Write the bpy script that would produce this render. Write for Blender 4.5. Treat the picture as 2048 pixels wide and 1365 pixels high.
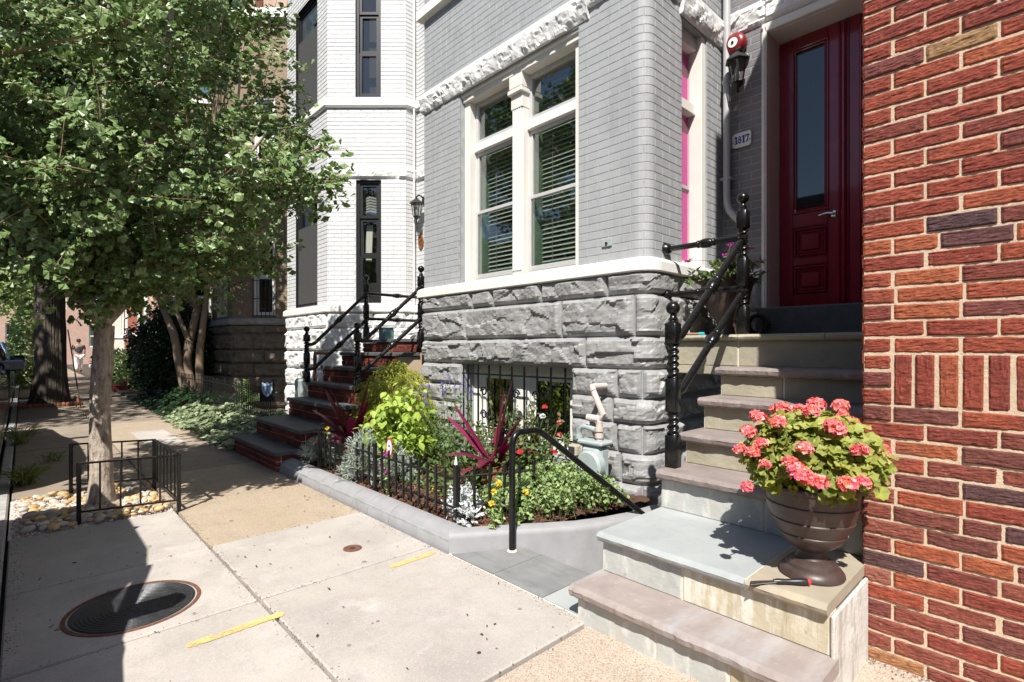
import bpy, math, random
from mathutils import Vector, Matrix, Euler, noise as mn

for o in list(bpy.data.objects):
    bpy.data.objects.remove(o, do_unlink=True)
S = bpy.context.scene
COL = S.collection
rad = math.radians

# ------------------------------------------------------------------ camera
cam_d = bpy.data.cameras.new('camera')
cam = bpy.data.objects.new('camera', cam_d)
COL.objects.link(cam)
cam.location = (0, 0, 1.29)
cam.rotation_euler = (rad(90), 0, rad(46.73))
cam_d.sensor_width = 36
cam_d.lens = 36 * 1040 / 2048
cam_d.shift_y = 14.5 / 2048
cam_d.clip_start = 0.05
cam_d.clip_end = 600
S.camera = cam

# ------------------------------------------------------------------ sky, sun, exposure
SUN_EL = rad(51)
SX, SY = 0.62, -0.785           # towards the sun, on the ground
W = bpy.data.worlds.new('World'); S.world = W
W.use_nodes = True
wn = W.node_tree
wn.nodes.clear()
sky = wn.nodes.new('ShaderNodeTexSky'); sky.sky_type = 'NISHITA'; sky.sun_disc = False
sky.sun_elevation = SUN_EL
sky.sun_rotation = math.atan2(SX, SY)
sky.air_density = 1.0; sky.dust_density = 0.6; sky.ozone_density = 1.0
bg = wn.nodes.new('ShaderNodeBackground'); bg.inputs['Strength'].default_value = 0.072
wo = wn.nodes.new('ShaderNodeOutputWorld')
wn.links.new(sky.outputs[0], bg.inputs[0]); wn.links.new(bg.outputs[0], wo.inputs[0])
sl = bpy.data.lights.new('sun', 'SUN'); sl.energy = 5.0; sl.angle = rad(0.53); sl.color = (1.0, 0.955, 0.88)
sun = bpy.data.objects.new('sun', sl); COL.objects.link(sun)
sun.location = (20, -25, 30)
trav = Vector((-SX * math.cos(SUN_EL), -SY * math.cos(SUN_EL), -math.sin(SUN_EL)))
sun.rotation_euler = trav.to_track_quat('-Z', 'Y').to_euler()
S.view_settings.view_transform = 'Standard'
S.view_settings.look = 'None'
S.view_settings.gamma = 1.0
S.view_settings.exposure = 0.68
S.cycles.max_bounces = 6
S.cycles.transparent_max_bounces = 12
S.cycles.caustics_reflective = False
S.cycles.caustics_refractive = False

# ------------------------------------------------------------------ helpers
FW = Vector((-0.7284, 0.6852, 0)); RT = Vector((0.6852, 0.7284, 0))   # two diagonal directions used for the canted walls
WL = {}
def wl(o):
    return WL.get(o.name, Vector((0, 0, 0))) if o else Vector((0, 0, 0))
def tag(o, label=None, cat=None, group=None, kind=None):
    if label: o['label'] = label
    if cat: o['category'] = cat
    if group: o['group'] = group
    if kind: o['kind'] = kind
    return o
def thing(name, loc, label=None, cat=None, group=None, kind=None):
    o = bpy.data.objects.new(name, None)
    o.empty_display_size = 0.1
    COL.objects.link(o)
    o.location = loc
    WL[o.name] = Vector(loc)
    return tag(o, label, cat, group, kind)
def link(name, me, parent=None, loc=None, rot=None, scale=None, mat4=None):
    """an object for mesh data; loc and mat4 are in world space"""
    o = bpy.data.objects.new(name, me)
    COL.objects.link(o)
    P = wl(parent)
    if parent: o.parent = parent
    if mat4 is not None:
        m = mat4.copy(); m.translation = m.translation - P
        o.matrix_local = m
        WL[o.name] = mat4.translation.copy()
    else:
        L = Vector(loc) if loc is not None else P
        o.location = L - P
        if rot is not None: o.rotation_euler = rot
        if scale is not None: o.scale = scale
        WL[o.name] = L
    return o
def frame_to(a, b, roll=0):
    pass

class MB:
    def __init__(s):
        s.v = []; s.f = []
    def add(s, vs, fs):
        k = len(s.v)
        s.v.extend(vs)
        s.f.extend([tuple(i + k for i in f) for f in fs])
        return s
    def box(s, x0, x1, y0, y1, z0, z1):
        return s.add([(x0,y0,z0),(x1,y0,z0),(x1,y1,z0),(x0,y1,z0),(x0,y0,z1),(x1,y0,z1),(x1,y1,z1),(x0,y1,z1)],
                     [(0,3,2,1),(4,5,6,7),(0,1,5,4),(1,2,6,5),(2,3,7,6),(3,0,4,7)])
    def cbox(s, x0, x1, y0, y1, z0, z1, c=0.005, M=None):
        lo = (x0, y0, z0); hi = (x1, y1, z1)
        c = min(c, (x1-x0)*.45, (y1-y0)*.45, (z1-z0)*.45)
        V = []; I = {}
        for sx in (0,1):
            for sy in (0,1):
                for sz in (0,1):
                    sg = (sx, sy, sz)
                    for a in range(3):
                        p = []
                        for q in range(3):
                            e = hi[q] if sg[q] else lo[q]
                            if q != a: e += -c if sg[q] else c
                            p.append(e)
                        I[(sg, a)] = len(V); V.append(tuple(p))
        Fs = []
        for a in range(3):
            b, d = (a+1) % 3, (a+2) % 3
            for sa in (0,1):
                q = []
                for sb, sd in ((0,0),(1,0),(1,1),(0,1)):
                    g = [0,0,0]; g[a] = sa; g[b] = sb; g[d] = sd
                    q.append(I[(tuple(g), a)])
                Fs.append(tuple(q) if sa else tuple(q[::-1]))
            for sb in (0,1):
                for sd in (0,1):
                    g0 = [0,0,0]; g0[b] = sb; g0[d] = sd
                    g1 = list(g0); g1[a] = 1
                    q = (I[(tuple(g0), b)], I[(tuple(g1), b)], I[(tuple(g1), d)], I[(tuple(g0), d)])
                    Fs.append(q if (sb == sd) == False else q[::-1])
        for g in [(x,y,z) for x in (0,1) for y in (0,1) for z in (0,1)]:
            q = (I[(g,0)], I[(g,1)], I[(g,2)])
            Fs.append(q if sum(g) % 2 else q[::-1])
        if M is not None: V = [tuple(M @ Vector(p)) for p in V]
        return s.add(V, Fs)
    def tube(s, path, r, n=8, cap=True):
        P = [Vector(p) for p in path]
        R = r if isinstance(r, (list, tuple)) else [r] * len(P)
        prev = None; k = len(s.v)
        for i, p in enumerate(P):
            t = (P[min(i+1, len(P)-1)] - P[max(i-1, 0)])
            if t.length < 1e-9: t = Vector((0,0,1))
            t.normalize()
            if prev is None:
                a = Vector((0,0,1)) if abs(t.z) < .9 else Vector((1,0,0))
                u = t.cross(a).normalized()
            else:
                u = (prev - t * prev.dot(t))
                if u.length < 1e-6: u = t.orthogonal()
                u.normalize()
            prev = u
            w = t.cross(u)
            for j in range(n):
                q = 2*math.pi*j/n
                s.v.append(tuple(p + (u*math.cos(q) + w*math.sin(q))*R[i]))
        for i in range(len(P)-1):
            for j in range(n):
                a = k+i*n+j; b = k+i*n+(j+1) % n
                s.f.append((a, b, b+n, a+n))
        if cap:
            s.f.append(tuple(k+j for j in range(n))[::-1])
            s.f.append(tuple(k+(len(P)-1)*n+j for j in range(n)))
        return s
    def lathe(s, prof, n=24, c=(0,0,0), M=None, cap=True):
        k = len(s.v)
        for r, z in prof:
            for j in range(n):
                q = 2*math.pi*j/n
                p = Vector((r*math.cos(q), r*math.sin(q), z))
                if M is not None: p = M @ p
                s.v.append((p.x+c[0], p.y+c[1], p.z+c[2]))
        for i in range(len(prof)-1):
            for j in range(n):
                a = k+i*n+j; b = k+i*n+(j+1) % n
                s.f.append((a, b, b+n, a+n))
        if cap:
            s.f.append(tuple(k+j for j in range(n))[::-1])
            s.f.append(tuple(k+(len(prof)-1)*n+j for j in range(n)))
        return s
    def ball(s, c, r, n=12, m=8, sz=1.0):
        return s.lathe([(max(1e-4, r*math.sin(math.pi*i/m)), -r*sz*math.cos(math.pi*i/m)) for i in range(m+1)], n, c)
    def prism(s, poly, z0, z1):
        n = len(poly); k = len(s.v)
        s.v += [(x, y, z0) for x, y in poly] + [(x, y, z1) for x, y in poly]
        s.f.append(tuple(k+i for i in range(n))[::-1]); s.f.append(tuple(k+n+i for i in range(n)))
        for i in range(n):
            j = (i+1) % n
            s.f.append((k+i, k+j, k+n+j, k+n+i))
        return s
    def sheet(s, poly3):
        k = len(s.v); s.v += [tuple(p) for p in poly3]; s.f.append(tuple(range(k, k+len(poly3)))); return s
    def mesh(s, name, mat, off=None, smooth=False):
        me = bpy.data.meshes.new(name)
        vs = s.v if off is None else [(x-off[0], y-off[1], z-off[2]) for x, y, z in s.v]
        me.from_pydata(vs, [], s.f)
        if mat: me.materials.append(mat)
        if smooth:
            me.polygons.foreach_set('use_smooth', [True]*len(me.polygons))
        me.update()
        return me
    def obj(s, name, mat, parent=None, smooth=False, loc=None):
        """one mesh object; vertices are given in world space"""
        off = Vector(loc) if loc is not None else wl(parent)
        me = s.mesh(name, mat, off, smooth)
        return link(name, me, parent, loc=off)
def smooth_by_angle(o, ang=40):
    me = o.data
    me.polygons.foreach_set('use_smooth', [True]*len(me.polygons))
    try: me.set_sharp_from_angle(angle=rad(ang))
    except Exception: pass
    return o

# ------------------------------------------------------------------ materials
MT = {}
def nodes(name):
    m = bpy.data.materials.new(name); m.use_nodes = True
    nt = m.node_tree; nt.nodes.clear()
    out = nt.nodes.new('ShaderNodeOutputMaterial')
    MT[name] = m
    return m, nt, out
def N(nt, t, **kw):
    n = nt.nodes.new(t)
    for k, v in kw.items():
        if k in n.inputs: n.inputs[k].default_value = v
        else: setattr(n, k, v)
    return n
def ramp(nt, fac, cols):
    r = nt.nodes.new('ShaderNodeValToRGB')
    el = r.color_ramp.elements
    while len(el) < len(cols): el.new(0.5)
    for e, (p, c) in zip(el, cols):
        e.position = p; e.color = (c[0], c[1], c[2], 1)
    nt.links.new(fac, r.inputs[0])
    return r.outputs[0]
def mixc(nt, fac, a, b, mode='MIX'):
    m = nt.nodes.new('ShaderNodeMix'); m.data_type = 'RGBA'; m.blend_type = mode
    for s_, v in ((0, fac), (6, a), (7, b)):
        if hasattr(v, 'is_output'): nt.links.new(v, m.inputs[s_])
        else: m.inputs[s_].default_value = v if s_ == 0 else (v[0], v[1], v[2], 1)
    return m.outputs[2]
def surf(name, cols, scale=4, rough=0.7, bump=None, stains=None, vary=0, speck=None, metal=0, spec=0.5, detail=6, stretch=None, coat=0, normal2=None):
    """procedural surface: noise -> colour ramp, optional stains, specks, per-object variation, bump.
    cols: [(pos,(r,g,b))..]; stains: (scale, lo, hi, colour, amount); speck: (scale, threshold, colour, amount); bump: [(scale, strength, distance)]"""
    m, nt, out = nodes(name)
    L = nt.links.new
    b = N(nt, 'ShaderNodeBsdfPrincipled')
    b.inputs['Metallic'].default_value = metal
    b.inputs['Specular IOR Level'].default_value = spec
    b.inputs['Coat Weight'].default_value = coat
    g = N(nt, 'ShaderNodeNewGeometry')
    pos = g.outputs['Position']
    if stretch:
        mp = N(nt, 'ShaderNodeMapping'); mp.inputs['Scale'].default_value = stretch
        L(pos, mp.inputs[0]); pos2 = mp.outputs[0]
    else: pos2 = pos
    nz = N(nt, 'ShaderNodeTexNoise', Scale=scale, Detail=detail, Roughness=0.6)
    L(pos2, nz.inputs['Vector'])
    c = ramp(nt, nz.outputs[0], cols)
    if vary:
        oi = N(nt, 'ShaderNodeObjectInfo')
        hs = N(nt, 'ShaderNodeHueSaturation')
        mr = N(nt, 'ShaderNodeMapRange'); mr.inputs[3].default_value = 1-vary; mr.inputs[4].default_value = 1+vary
        L(oi.outputs['Random'], mr.inputs[0]); L(mr.outputs[0], hs.inputs['Value']); L(c, hs.inputs['Color']); c = hs.outputs[0]
    for st in (stains or []):
        sc_, lo, hi, col, amt = st[:5]
        n2 = N(nt, 'ShaderNodeTexNoise', Scale=sc_, Detail=8, Roughness=0.65)
        if len(st) > 5:
            mp = N(nt, 'ShaderNodeMapping'); mp.inputs['Scale'].default_value = st[5]
            L(pos, mp.inputs[0]); L(mp.outputs[0], n2.inputs['Vector'])
        else: L(pos, n2.inputs['Vector'])
        mr = N(nt, 'ShaderNodeMapRange'); mr.inputs[1].default_value = lo; mr.inputs[2].default_value = hi; mr.inputs[4].default_value = amt
        L(n2.outputs[0], mr.inputs[0])
        c = mixc(nt, mr.outputs[0], c, col)
    for sp in (speck or []):
        sc_, th, col, amt = sp
        vo = N(nt, 'ShaderNodeTexVoronoi', Scale=sc_)
        L(pos, vo.inputs['Vector'])
        sh = N(nt, 'ShaderNodeSeparateColor'); L(vo.outputs['Color'], sh.inputs[0])
        mr = N(nt, 'ShaderNodeMapRange'); mr.inputs[1].default_value = th; mr.inputs[2].default_value = th+.03; mr.inputs[4].default_value = amt
        L(sh.outputs[0], mr.inputs[0])
        c = mixc(nt, mr.outputs[0], c, col)
    L(c, b.inputs['Base Color'])
    if isinstance(rough, tuple):
        mr = N(nt, 'ShaderNodeMapRange'); mr.inputs[3].default_value = rough[0]; mr.inputs[4].default_value = rough[1]
        L(nz.outputs[0], mr.inputs[0]); L(mr.outputs[0], b.inputs['Roughness'])
    else: b.inputs['Roughness'].default_value = rough
    prev = None
    for bp in (bump or []):
        n3 = N(nt, 'ShaderNodeTexNoise', Scale=bp[0], Detail=8, Roughness=0.6)
        if len(bp) > 3:
            mp = N(nt, 'ShaderNodeMapping'); mp.inputs['Scale'].default_value = bp[3]
            L(pos, mp.inputs[0]); L(mp.outputs[0], n3.inputs['Vector'])
        else: L(pos, n3.inputs['Vector'])
        bn = N(nt, 'ShaderNodeBump'); bn.inputs['Strength'].default_value = bp[1]; bn.inputs['Distance'].default_value = bp[2]
        L(n3.outputs[0], bn.inputs['Height'])
        if prev: L(prev, bn.inputs['Normal'])
        prev = bn.outputs[0]
    if prev: L(prev, b.inputs['Normal'])
    L(b.outputs[0], out.inputs[0])
    return m
def flat(name, c, rough=0.5, metal=0, spec=0.5, coat=0, bump=None):
    d = 0.9
    return surf(name, [(0.3, tuple(x*d for x in c)), (0.7, c)], 9, rough, bump, metal=metal, spec=spec, coat=coat)
def leafmat(name, cols, trans=0.35, rough=0.5, edge=None, spec=0.35):
    """leaf: tone differs from leaf to leaf; some light passes through"""
    m, nt, out = nodes(name)
    L = nt.links.new
    g = N(nt, 'ShaderNodeNewGeometry'); oi = N(nt, 'ShaderNodeObjectInfo')
    ad = N(nt, 'ShaderNodeMath', operation='ADD'); L(g.outputs['Random Per Island'], ad.inputs[0]); L(oi.outputs['Random'], ad.inputs[1])
    fr = N(nt, 'ShaderNodeMath', operation='FRACT'); L(ad.outputs[0], fr.inputs[0])
    k = len(cols)
    c = ramp(nt, fr.outputs[0], [(i/max(1, k-1), cc) for i, cc in enumerate(cols)])
    nz = N(nt, 'ShaderNodeTexNoise', Scale=60, Detail=3); L(g.outputs['Position'], nz.inputs['Vector'])
    hs = N(nt, 'ShaderNodeHueSaturation'); mr = N(nt, 'ShaderNodeMapRange'); mr.inputs[3].default_value = .75; mr.inputs[4].default_value = 1.25
    L(nz.outputs[0], mr.inputs[0]); L(mr.outputs[0], hs.inputs['Value']); L(c, hs.inputs['Color']); c = hs.outputs[0]
    b = N(nt, 'ShaderNodeBsdfPrincipled'); b.inputs['Roughness'].default_value = rough; b.inputs['Specular IOR Level'].default_value = spec
    L(c, b.inputs['Base Color'])
    t = N(nt, 'ShaderNodeBsdfTranslucent')
    hs2 = N(nt, 'ShaderNodeHueSaturation'); hs2.inputs['Saturation'].default_value = 1.15; hs2.inputs['Value'].default_value = 1.3; hs2.inputs['Hue'].default_value = .49
    L(c, hs2.inputs['Color']); L(hs2.outputs[0], t.inputs[0])
    mx = N(nt, 'ShaderNodeMixShader'); mx.inputs[0].default_value = trans
    L(b.outputs[0], mx.inputs[1]); L(t.outputs[0], mx.inputs[2]); L(mx.outputs[0], out.inputs[0])
    return m
def glass(name, tint=(0.75, 0.8, 0.8), refl=0.22, top=.7):
    m, nt, out = nodes(name)
    L = nt.links.new
    tr = N(nt, 'ShaderNodeBsdfTransparent'); tr.inputs[0].default_value = (*tint, 1)
    gl = N(nt, 'ShaderNodeBsdfGlossy'); gl.inputs['Roughness'].default_value = 0.02; gl.inputs[0].default_value = (1, 1, 1, 1)
    lw = N(nt, 'ShaderNodeLayerWeight'); lw.inputs[0].default_value = .5
    pw_ = N(nt, 'ShaderNodeMath', operation='POWER'); pw_.inputs[1].default_value = 4.0; L(lw.outputs['Facing'], pw_.inputs[0])
    mr = N(nt, 'ShaderNodeMapRange'); mr.inputs[3].default_value = refl; mr.inputs[4].default_value = top
    L(pw_.outputs[0], mr.inputs[0])
    mx = N(nt, 'ShaderNodeMixShader'); L(mr.outputs[0], mx.inputs[0]); L(tr.outputs[0], mx.inputs[1]); L(gl.outputs[0], mx.inputs[2])
    L(mx.outputs[0], out.inputs[0])
    return m

G3 = lambda a: (a, a, a)
surf('concrete', [(.3, (.385,.350,.318)), (.7, (.485,.447,.41))], 2.2, .85, [(180,.25,.002), (12,.15,.004)],
     stains=[(1.3,.5,.72,(.29,.265,.245),.75), (7,.52,.72,(.33,.305,.29),.7), (3.5,.6,.72,(.56,.54,.52),.6), (60,.6,.68,(.22,.2,.19),.45), (24,.66,.72,(.17,.15,.14),.5)], speck=[(420,.9,(.24,.21,.2),.6), (300,.95,(.6,.57,.54),.6)], vary=.06)
surf('aggregate', [(.3, (.29,.235,.17)), (.7, (.38,.31,.235))], 5, .9, [(260,.6,.003)],
     stains=[(2.5,.5,.75,(.30,.22,.14),.6)], speck=[(330,.72,(.55,.44,.33),.7), (300,.9,(.16,.12,.09),.7)], vary=.05)
surf('aggregate_pale', [(.3, (.37,.305,.245)), (.7, (.46,.385,.315))], 5, .9, [(240,.6,.003)],
     stains=[(2.5,.5,.75,(.44,.35,.26),.6)], speck=[(300,.75,(.58,.49,.40),.7), (260,.91,(.16,.12,.09),.8), (190,.93,(.30,.17,.10),.8)])
surf('aggregate_shaded', [(.3, (.21,.17,.13)), (.7, (.30,.245,.19))], 4, .9, [(200,.5,.003)],  # tan aggregate darkened so its colour carries the shade up the pavement
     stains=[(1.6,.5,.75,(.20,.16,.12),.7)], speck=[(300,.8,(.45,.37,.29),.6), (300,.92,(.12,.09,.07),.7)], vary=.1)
surf('soil', [(.3, (.05,.035,.025)), (.7, (.10,.075,.05))], 9, .95, [(60,.8,.01)])
surf('asphalt', [(.3, (.045,.045,.045)), (.7, (.07,.068,.066))], 6, .9, [(200,.4,.003)])
surf('kerb_stone', [(.3, (.30,.29,.28)), (.7, (.48,.46,.44))], 8, .85, [(120,.4,.003)], stains=[(3,.5,.7,(.2,.19,.17),.5)])
surf('gray_paint', [(.3, (.335,.345,.36)), (.7, (.385,.395,.41))], 6, .62, [(90,.28,.003), (14,.12,.006), (2.5,.25,.02)],
     stains=[(6,.56,.7,(.22,.222,.23),.55,(3,3,.22)), (26,.66,.7,(.16,.155,.155),.6,(1,1,.5)), (2.2,.5,.72,(.25,.255,.265),.65,(1,1,.4)), (9,.58,.72,(.43,.44,.455),.5,(1,1,.5)), (30,.64,.74,(.25,.25,.255),.35)])
surf('gray_paint_shaded', [(.3, (.17,.16,.17)), (.7, (.215,.205,.215))], 6, .6, [(90,.28,.003), (14,.12,.006)], stains=[(6,.58,.75,(.13,.12,.125),.5)])  # the bay's grey with the door wall's shade mixed into the colour
surf('gray_mortar', [(.3, (.26,.265,.275)), (.7, (.37,.38,.39))], 14, .75, [(120,.4,.003)])
surf('gray_stone', [(.25, (.25,.25,.252)), (.75, (.35,.348,.35))], 11, .52, [(50,.5,.005,(1,.6,1)), (220,.3,.003)],
     stains=[(6,.56,.75,(.20,.195,.195),.5), (40,.60,.68,(.52,.52,.515),.5)])
surf('gray_wall_paint', [(.3, (.26,.26,.27)), (.7, (.315,.312,.325))], 9, .6, [(110,.35,.003), (25,.15,.005)], stains=[(5,.6,.75,(.21,.2,.2),.5)])
surf('white_paint', [(.3, (.74,.73,.70)), (.7, (.80,.79,.77))], 5, .55, [(60,.15,.002)], stains=[(12,.62,.8,(.62,.6,.56),.4)])
surf('cream_paint', [(.3, (.70,.67,.61)), (.7, (.76,.735,.69))], 5, .5, [(60,.15,.002)])
surf('white_stone', [(.3, (.66,.66,.66)), (.7, (.79,.785,.77))], 9, .7, [(60,.6,.006), (18,.3,.02)], stains=[(20,.58,.7,(.42,.4,.37),.5)])
surf('white_brick', [(.3, (.56,.56,.565)), (.7, (.65,.65,.65))], 4, .6, [(80,.25,.003), (2.5,.25,.02)], stains=[(3,.55,.8,(.55,.55,.55),.6,(2,2,.3)), (24,.66,.7,(.38,.36,.34),.6)])
surf('white_mortar', [(.3, (.42,.42,.43)), (.7, (.56,.56,.565))], 9, .7)
surf('brown_stone', [(.3, (.15,.12,.09)), (.7, (.25,.205,.155))], 7, .8, [(50,.7,.01)])
surf('brown_brick', [(.3, (.22,.165,.11)), (.7, (.30,.225,.15))], 5, .8, [(80,.3,.003)])
surf('black_iron', [(.3, G3(.005)), (.7, G3(.010))], 30, (.2,.32), [(40,.12,.002)], spec=.42)
surf('black_iron_dull', [(.3, G3(.006)), (.7, G3(.014))], 30, .42, [(90,.3,.002)])
surf('bluestone', [(.3, (.31,.335,.34)), (.7, (.395,.415,.41))], 3, .7, [(30,.25,.006), (140,.2,.002)], stains=[(5,.55,.75,(.37,.36,.32),.6), (2,.5,.65,(.27,.29,.295),.5), (30,.64,.7,(.22,.21,.19),.5)])
surf('bluestone_dark', [(.3, (.17,.175,.18)), (.7, (.26,.265,.265))], 4, .75, [(30,.3,.006)], stains=[(4,.5,.7,(.13,.125,.12),.6,(.4,2.5,1))])
surf('slate_tread', [(.3, (.075,.08,.082)), (.7, (.13,.132,.132))], 5, .7, [(40,.4,.004)])
surf('tan_flag', [(.3, (.31,.27,.20)), (.7, (.40,.35,.275))], 4, .75, [(30,.3,.005)], stains=[(4,.5,.7,(.5,.36,.22),.6), (9,.6,.75,(.36,.35,.27),.6)])
surf('sandstone', [(.25, (.28,.255,.185)), (.75, (.40,.365,.275))], 5, .8, [(22,.7,.008), (90,.3,.003)], stains=[(6,.55,.75,(.30,.30,.27),.7), (3,.55,.7,(.42,.36,.24),.6)], vary=.08)
surf('sandstone_pale', [(.25, (.47,.46,.41)), (.75, (.58,.555,.48))], 4, .8, [(18,.6,.008), (90,.3,.003)], stains=[(5,.5,.7,(.62,.60,.55),.7,(2,2,.5)), (3,.55,.7,(.42,.36,.25),.6), (8,.6,.72,(.3,.27,.2),.5,(2,2,.4))])
surf('riser_blue', [(.3, (.36,.37,.355)), (.7, (.50,.505,.48))], 4, .75, [(9,.6,.012), (70,.35,.003)], stains=[(7,.52,.62,(.62,.60,.56),.7,(2,2,.6)), (4,.58,.7,(.45,.38,.28),.6,(2,2,.5)), (14,.62,.7,(.2,.19,.17),.5)])
surf('riser_stained', [(.3, (.40,.34,.23)), (.7, (.56,.50,.38))], 5, .8, [(9,.6,.012), (70,.35,.003)], stains=[(6,.5,.6,(.70,.67,.60),.75,(3,3,.4)), (5,.58,.68,(.27,.20,.12),.6,(4,4,.5)), (16,.62,.7,(.2,.16,.1),.5)])
surf('brownstone_tread', [(.3, (.20,.165,.155)), (.7, (.28,.235,.22))], 8, .75, [(60,.35,.004), (14,.25,.008)], stains=[(20,.6,.72,(.5,.46,.44),.5)])
surf('brownstone_worn', [(.3, (.26,.215,.20)), (.7, (.33,.28,.26))], 8, .75, [(60,.35,.004), (14,.25,.008)], stains=[(2.2,.5,.7,(.40,.40,.415),.7,(2.2,.7,1)), (30,.6,.75,(.52,.5,.48),.45)])
surf('lime_render', [(.3, (.50,.48,.44)), (.7, (.70,.69,.66))], 7, .85, [(30,.6,.01)], stains=[(5,.5,.62,(.36,.32,.26),.7,(3,3,.5)), (11,.55,.65,(.27,.24,.2),.5,(2,2,.6)), (18,.62,.7,(.3,.27,.24),.6,(1,1,.3))])
surf('mortar_pale', [(.3, (.58,.53,.45)), (.7, (.68,.63,.55))], 15, .9, [(120,.4,.003)])
surf('mortar', [(.25, (.50,.38,.26)), (.75, (.62,.50,.37))], 20, .92, [(160,.7,.004), (40,.4,.006)], stains=[(5,.58,.75,(.45,.36,.26),.5)])
surf('door_paint', [(.3, (.19,.006,.016)), (.7, (.25,.010,.024))], 6, .2, [(50,.06,.002)], spec=.5, coat=.4)
surf('dark_sill', [(.3, (.045,.055,.065)), (.7, (.075,.085,.10))], 9, .55, [(60,.3,.003)])
flat('chrome', (.62,.63,.64), .18, 1.0)
flat('rusty_iron', (.20,.075,.035), .8)
surf('rust', [(.3, (.09,.04,.025)), (.7, (.20,.09,.055))], 60, .85, [(200,.5,.002)])
surf('manhole_iron', [(.3, (.03,.032,.036)), (.7, (.07,.072,.078))], 25, (.3,.5), [(160,.3,.002)], metal=.35)
m, nt, out = nodes('yellow_paint')
b_ = N(nt, 'ShaderNodeBsdfPrincipled'); b_.inputs['Base Color'].default_value = (.72,.49,.17,1); b_.inputs['Roughness'].default_value = .85
g_ = N(nt, 'ShaderNodeNewGeometry'); n_ = N(nt, 'ShaderNodeTexNoise', Scale=110, Detail=6, Roughness=.7); nt.links.new(g_.outputs['Position'], n_.inputs['Vector'])
n2_ = N(nt, 'ShaderNodeTexNoise', Scale=14, Detail=3); nt.links.new(g_.outputs['Position'], n2_.inputs['Vector'])
ad_ = N(nt, 'ShaderNodeMath', operation='ADD'); nt.links.new(n_.outputs[0], ad_.inputs[0]); nt.links.new(n2_.outputs[0], ad_.inputs[1])
mr_ = N(nt, 'ShaderNodeMapRange'); mr_.inputs[1].default_value = .80; mr_.inputs[2].default_value = 1.0; mr_.inputs[3].default_value = .12; mr_.inputs[4].default_value = .92; nt.links.new(ad_.outputs[0], mr_.inputs[0])
t_ = N(nt, 'ShaderNodeBsdfTransparent'); mx_ = N(nt, 'ShaderNodeMixShader'); nt.links.new(mr_.outputs[0], mx_.inputs[0]); nt.links.new(t_.outputs[0], mx_.inputs[1]); nt.links.new(b_.outputs[0], mx_.inputs[2]); nt.links.new(mx_.outputs[0], out.inputs[0])
surf('urn', [(.3, (.042,.026,.023)), (.7, (.07,.046,.041))], 20, .42, [(100,.15,.002)])
surf('terracotta', [(.3, (.30,.10,.05)), (.7, (.40,.15,.08))], 12, .85)
surf('bark_ginkgo', [(.30, (.16,.12,.09)), (.45, (.40,.325,.26)), (.7, (.62,.53,.45))], 34, .9, [(30,1.0,.03,(1,1,.35)), (90,.8,.012)], stretch=(1,1,.35))
surf('bark_old', [(.3, (.035,.028,.022)), (.7, (.15,.12,.095))], 8, .95, [(14,1.0,.05,(1,1,.25)), (60,.6,.01)], stretch=(1,1,.25))
surf('bark_myrtle', [(.3, (.17,.12,.08)), (.7, (.30,.22,.15))], 7, .7, [(20,.4,.01,(1,1,.3))], stretch=(1,1,.3))
surf('twig', [(.3, (.22,.13,.075)), (.7, (.34,.22,.14))], 30, .8)
surf('mulch', [(.3, (.055,.025,.015)), (.7, (.14,.07,.042))], 30, .95, [(70,1.0,.02)])
surf('meter_paint', [(.3, (.30,.355,.36)), (.7, (.38,.43,.43))], 20, .55, [(70,.2,.002)])
surf('pipe_paint', [(.3, (.50,.42,.385)), (.7, (.60,.50,.46))], 20, .6, [(50,.5,.004)], stains=[(30,.6,.7,(.35,.28,.25),.6)])
surf('pebble', [(.3, (.40,.36,.30)), (.7, (.55,.50,.43))], 20, .5, vary=.35)
surf('pebble_tan', [(.3, (.42,.26,.11)), (.7, (.55,.38,.2))], 20, .5, vary=.35)
surf('gravel', [(.3, (.45,.38,.33)), (.7, (.70,.64,.58))], 40, .85, [(110,.8,.01)], speck=[(160,.7,(.8,.76,.72),.7), (160,.9,(.2,.15,.12),.7)])
flat('signal_red', (.20,.012,.015), .3)
flat('plate_white', (.80,.80,.76), .25)
flat('enamel_blue', (.02,.045,.28), .4)
flat('vinyl_frame', (.52,.52,.515), .45)
flat('blind', (.72,.75,.72), .6)
flat('cord_white', (.5,.5,.48), .6)
flat('room_dark', (.03,.028,.03), .9)
flat('jamb_green', (.22,.32,.24), .8)
flat('curtain_pink', (.72,.03,.36), .9)
flat('curtain_plum', (.10,.015,.07), .9)
flat('frame_black', (.018,.018,.02), .35)
flat('screen_mesh', (.06,.06,.06), .8)
flat('copper', (.38,.15,.055), .45, .5)
flat('pvc', (.42,.42,.43), .5)
flat('sign_red', (.55,.03,.04), .5)
flat('sign_blue', (.08,.16,.42), .5)
flat('sign_black', (.012,.012,.014), .4)
flat('flat_glass_bulb', (.55,.58,.58), .15)
glass('window_glass', (.80,.83,.81), .13)
glass('lamp_glass', (.8,.8,.78), .12)
glass('clear_glass', (.92,.92,.92), .03, .3)
glass('dark_glass', (.25,.28,.3), .18)
flat('door_back', (.01,.01,.012), .6)
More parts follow.
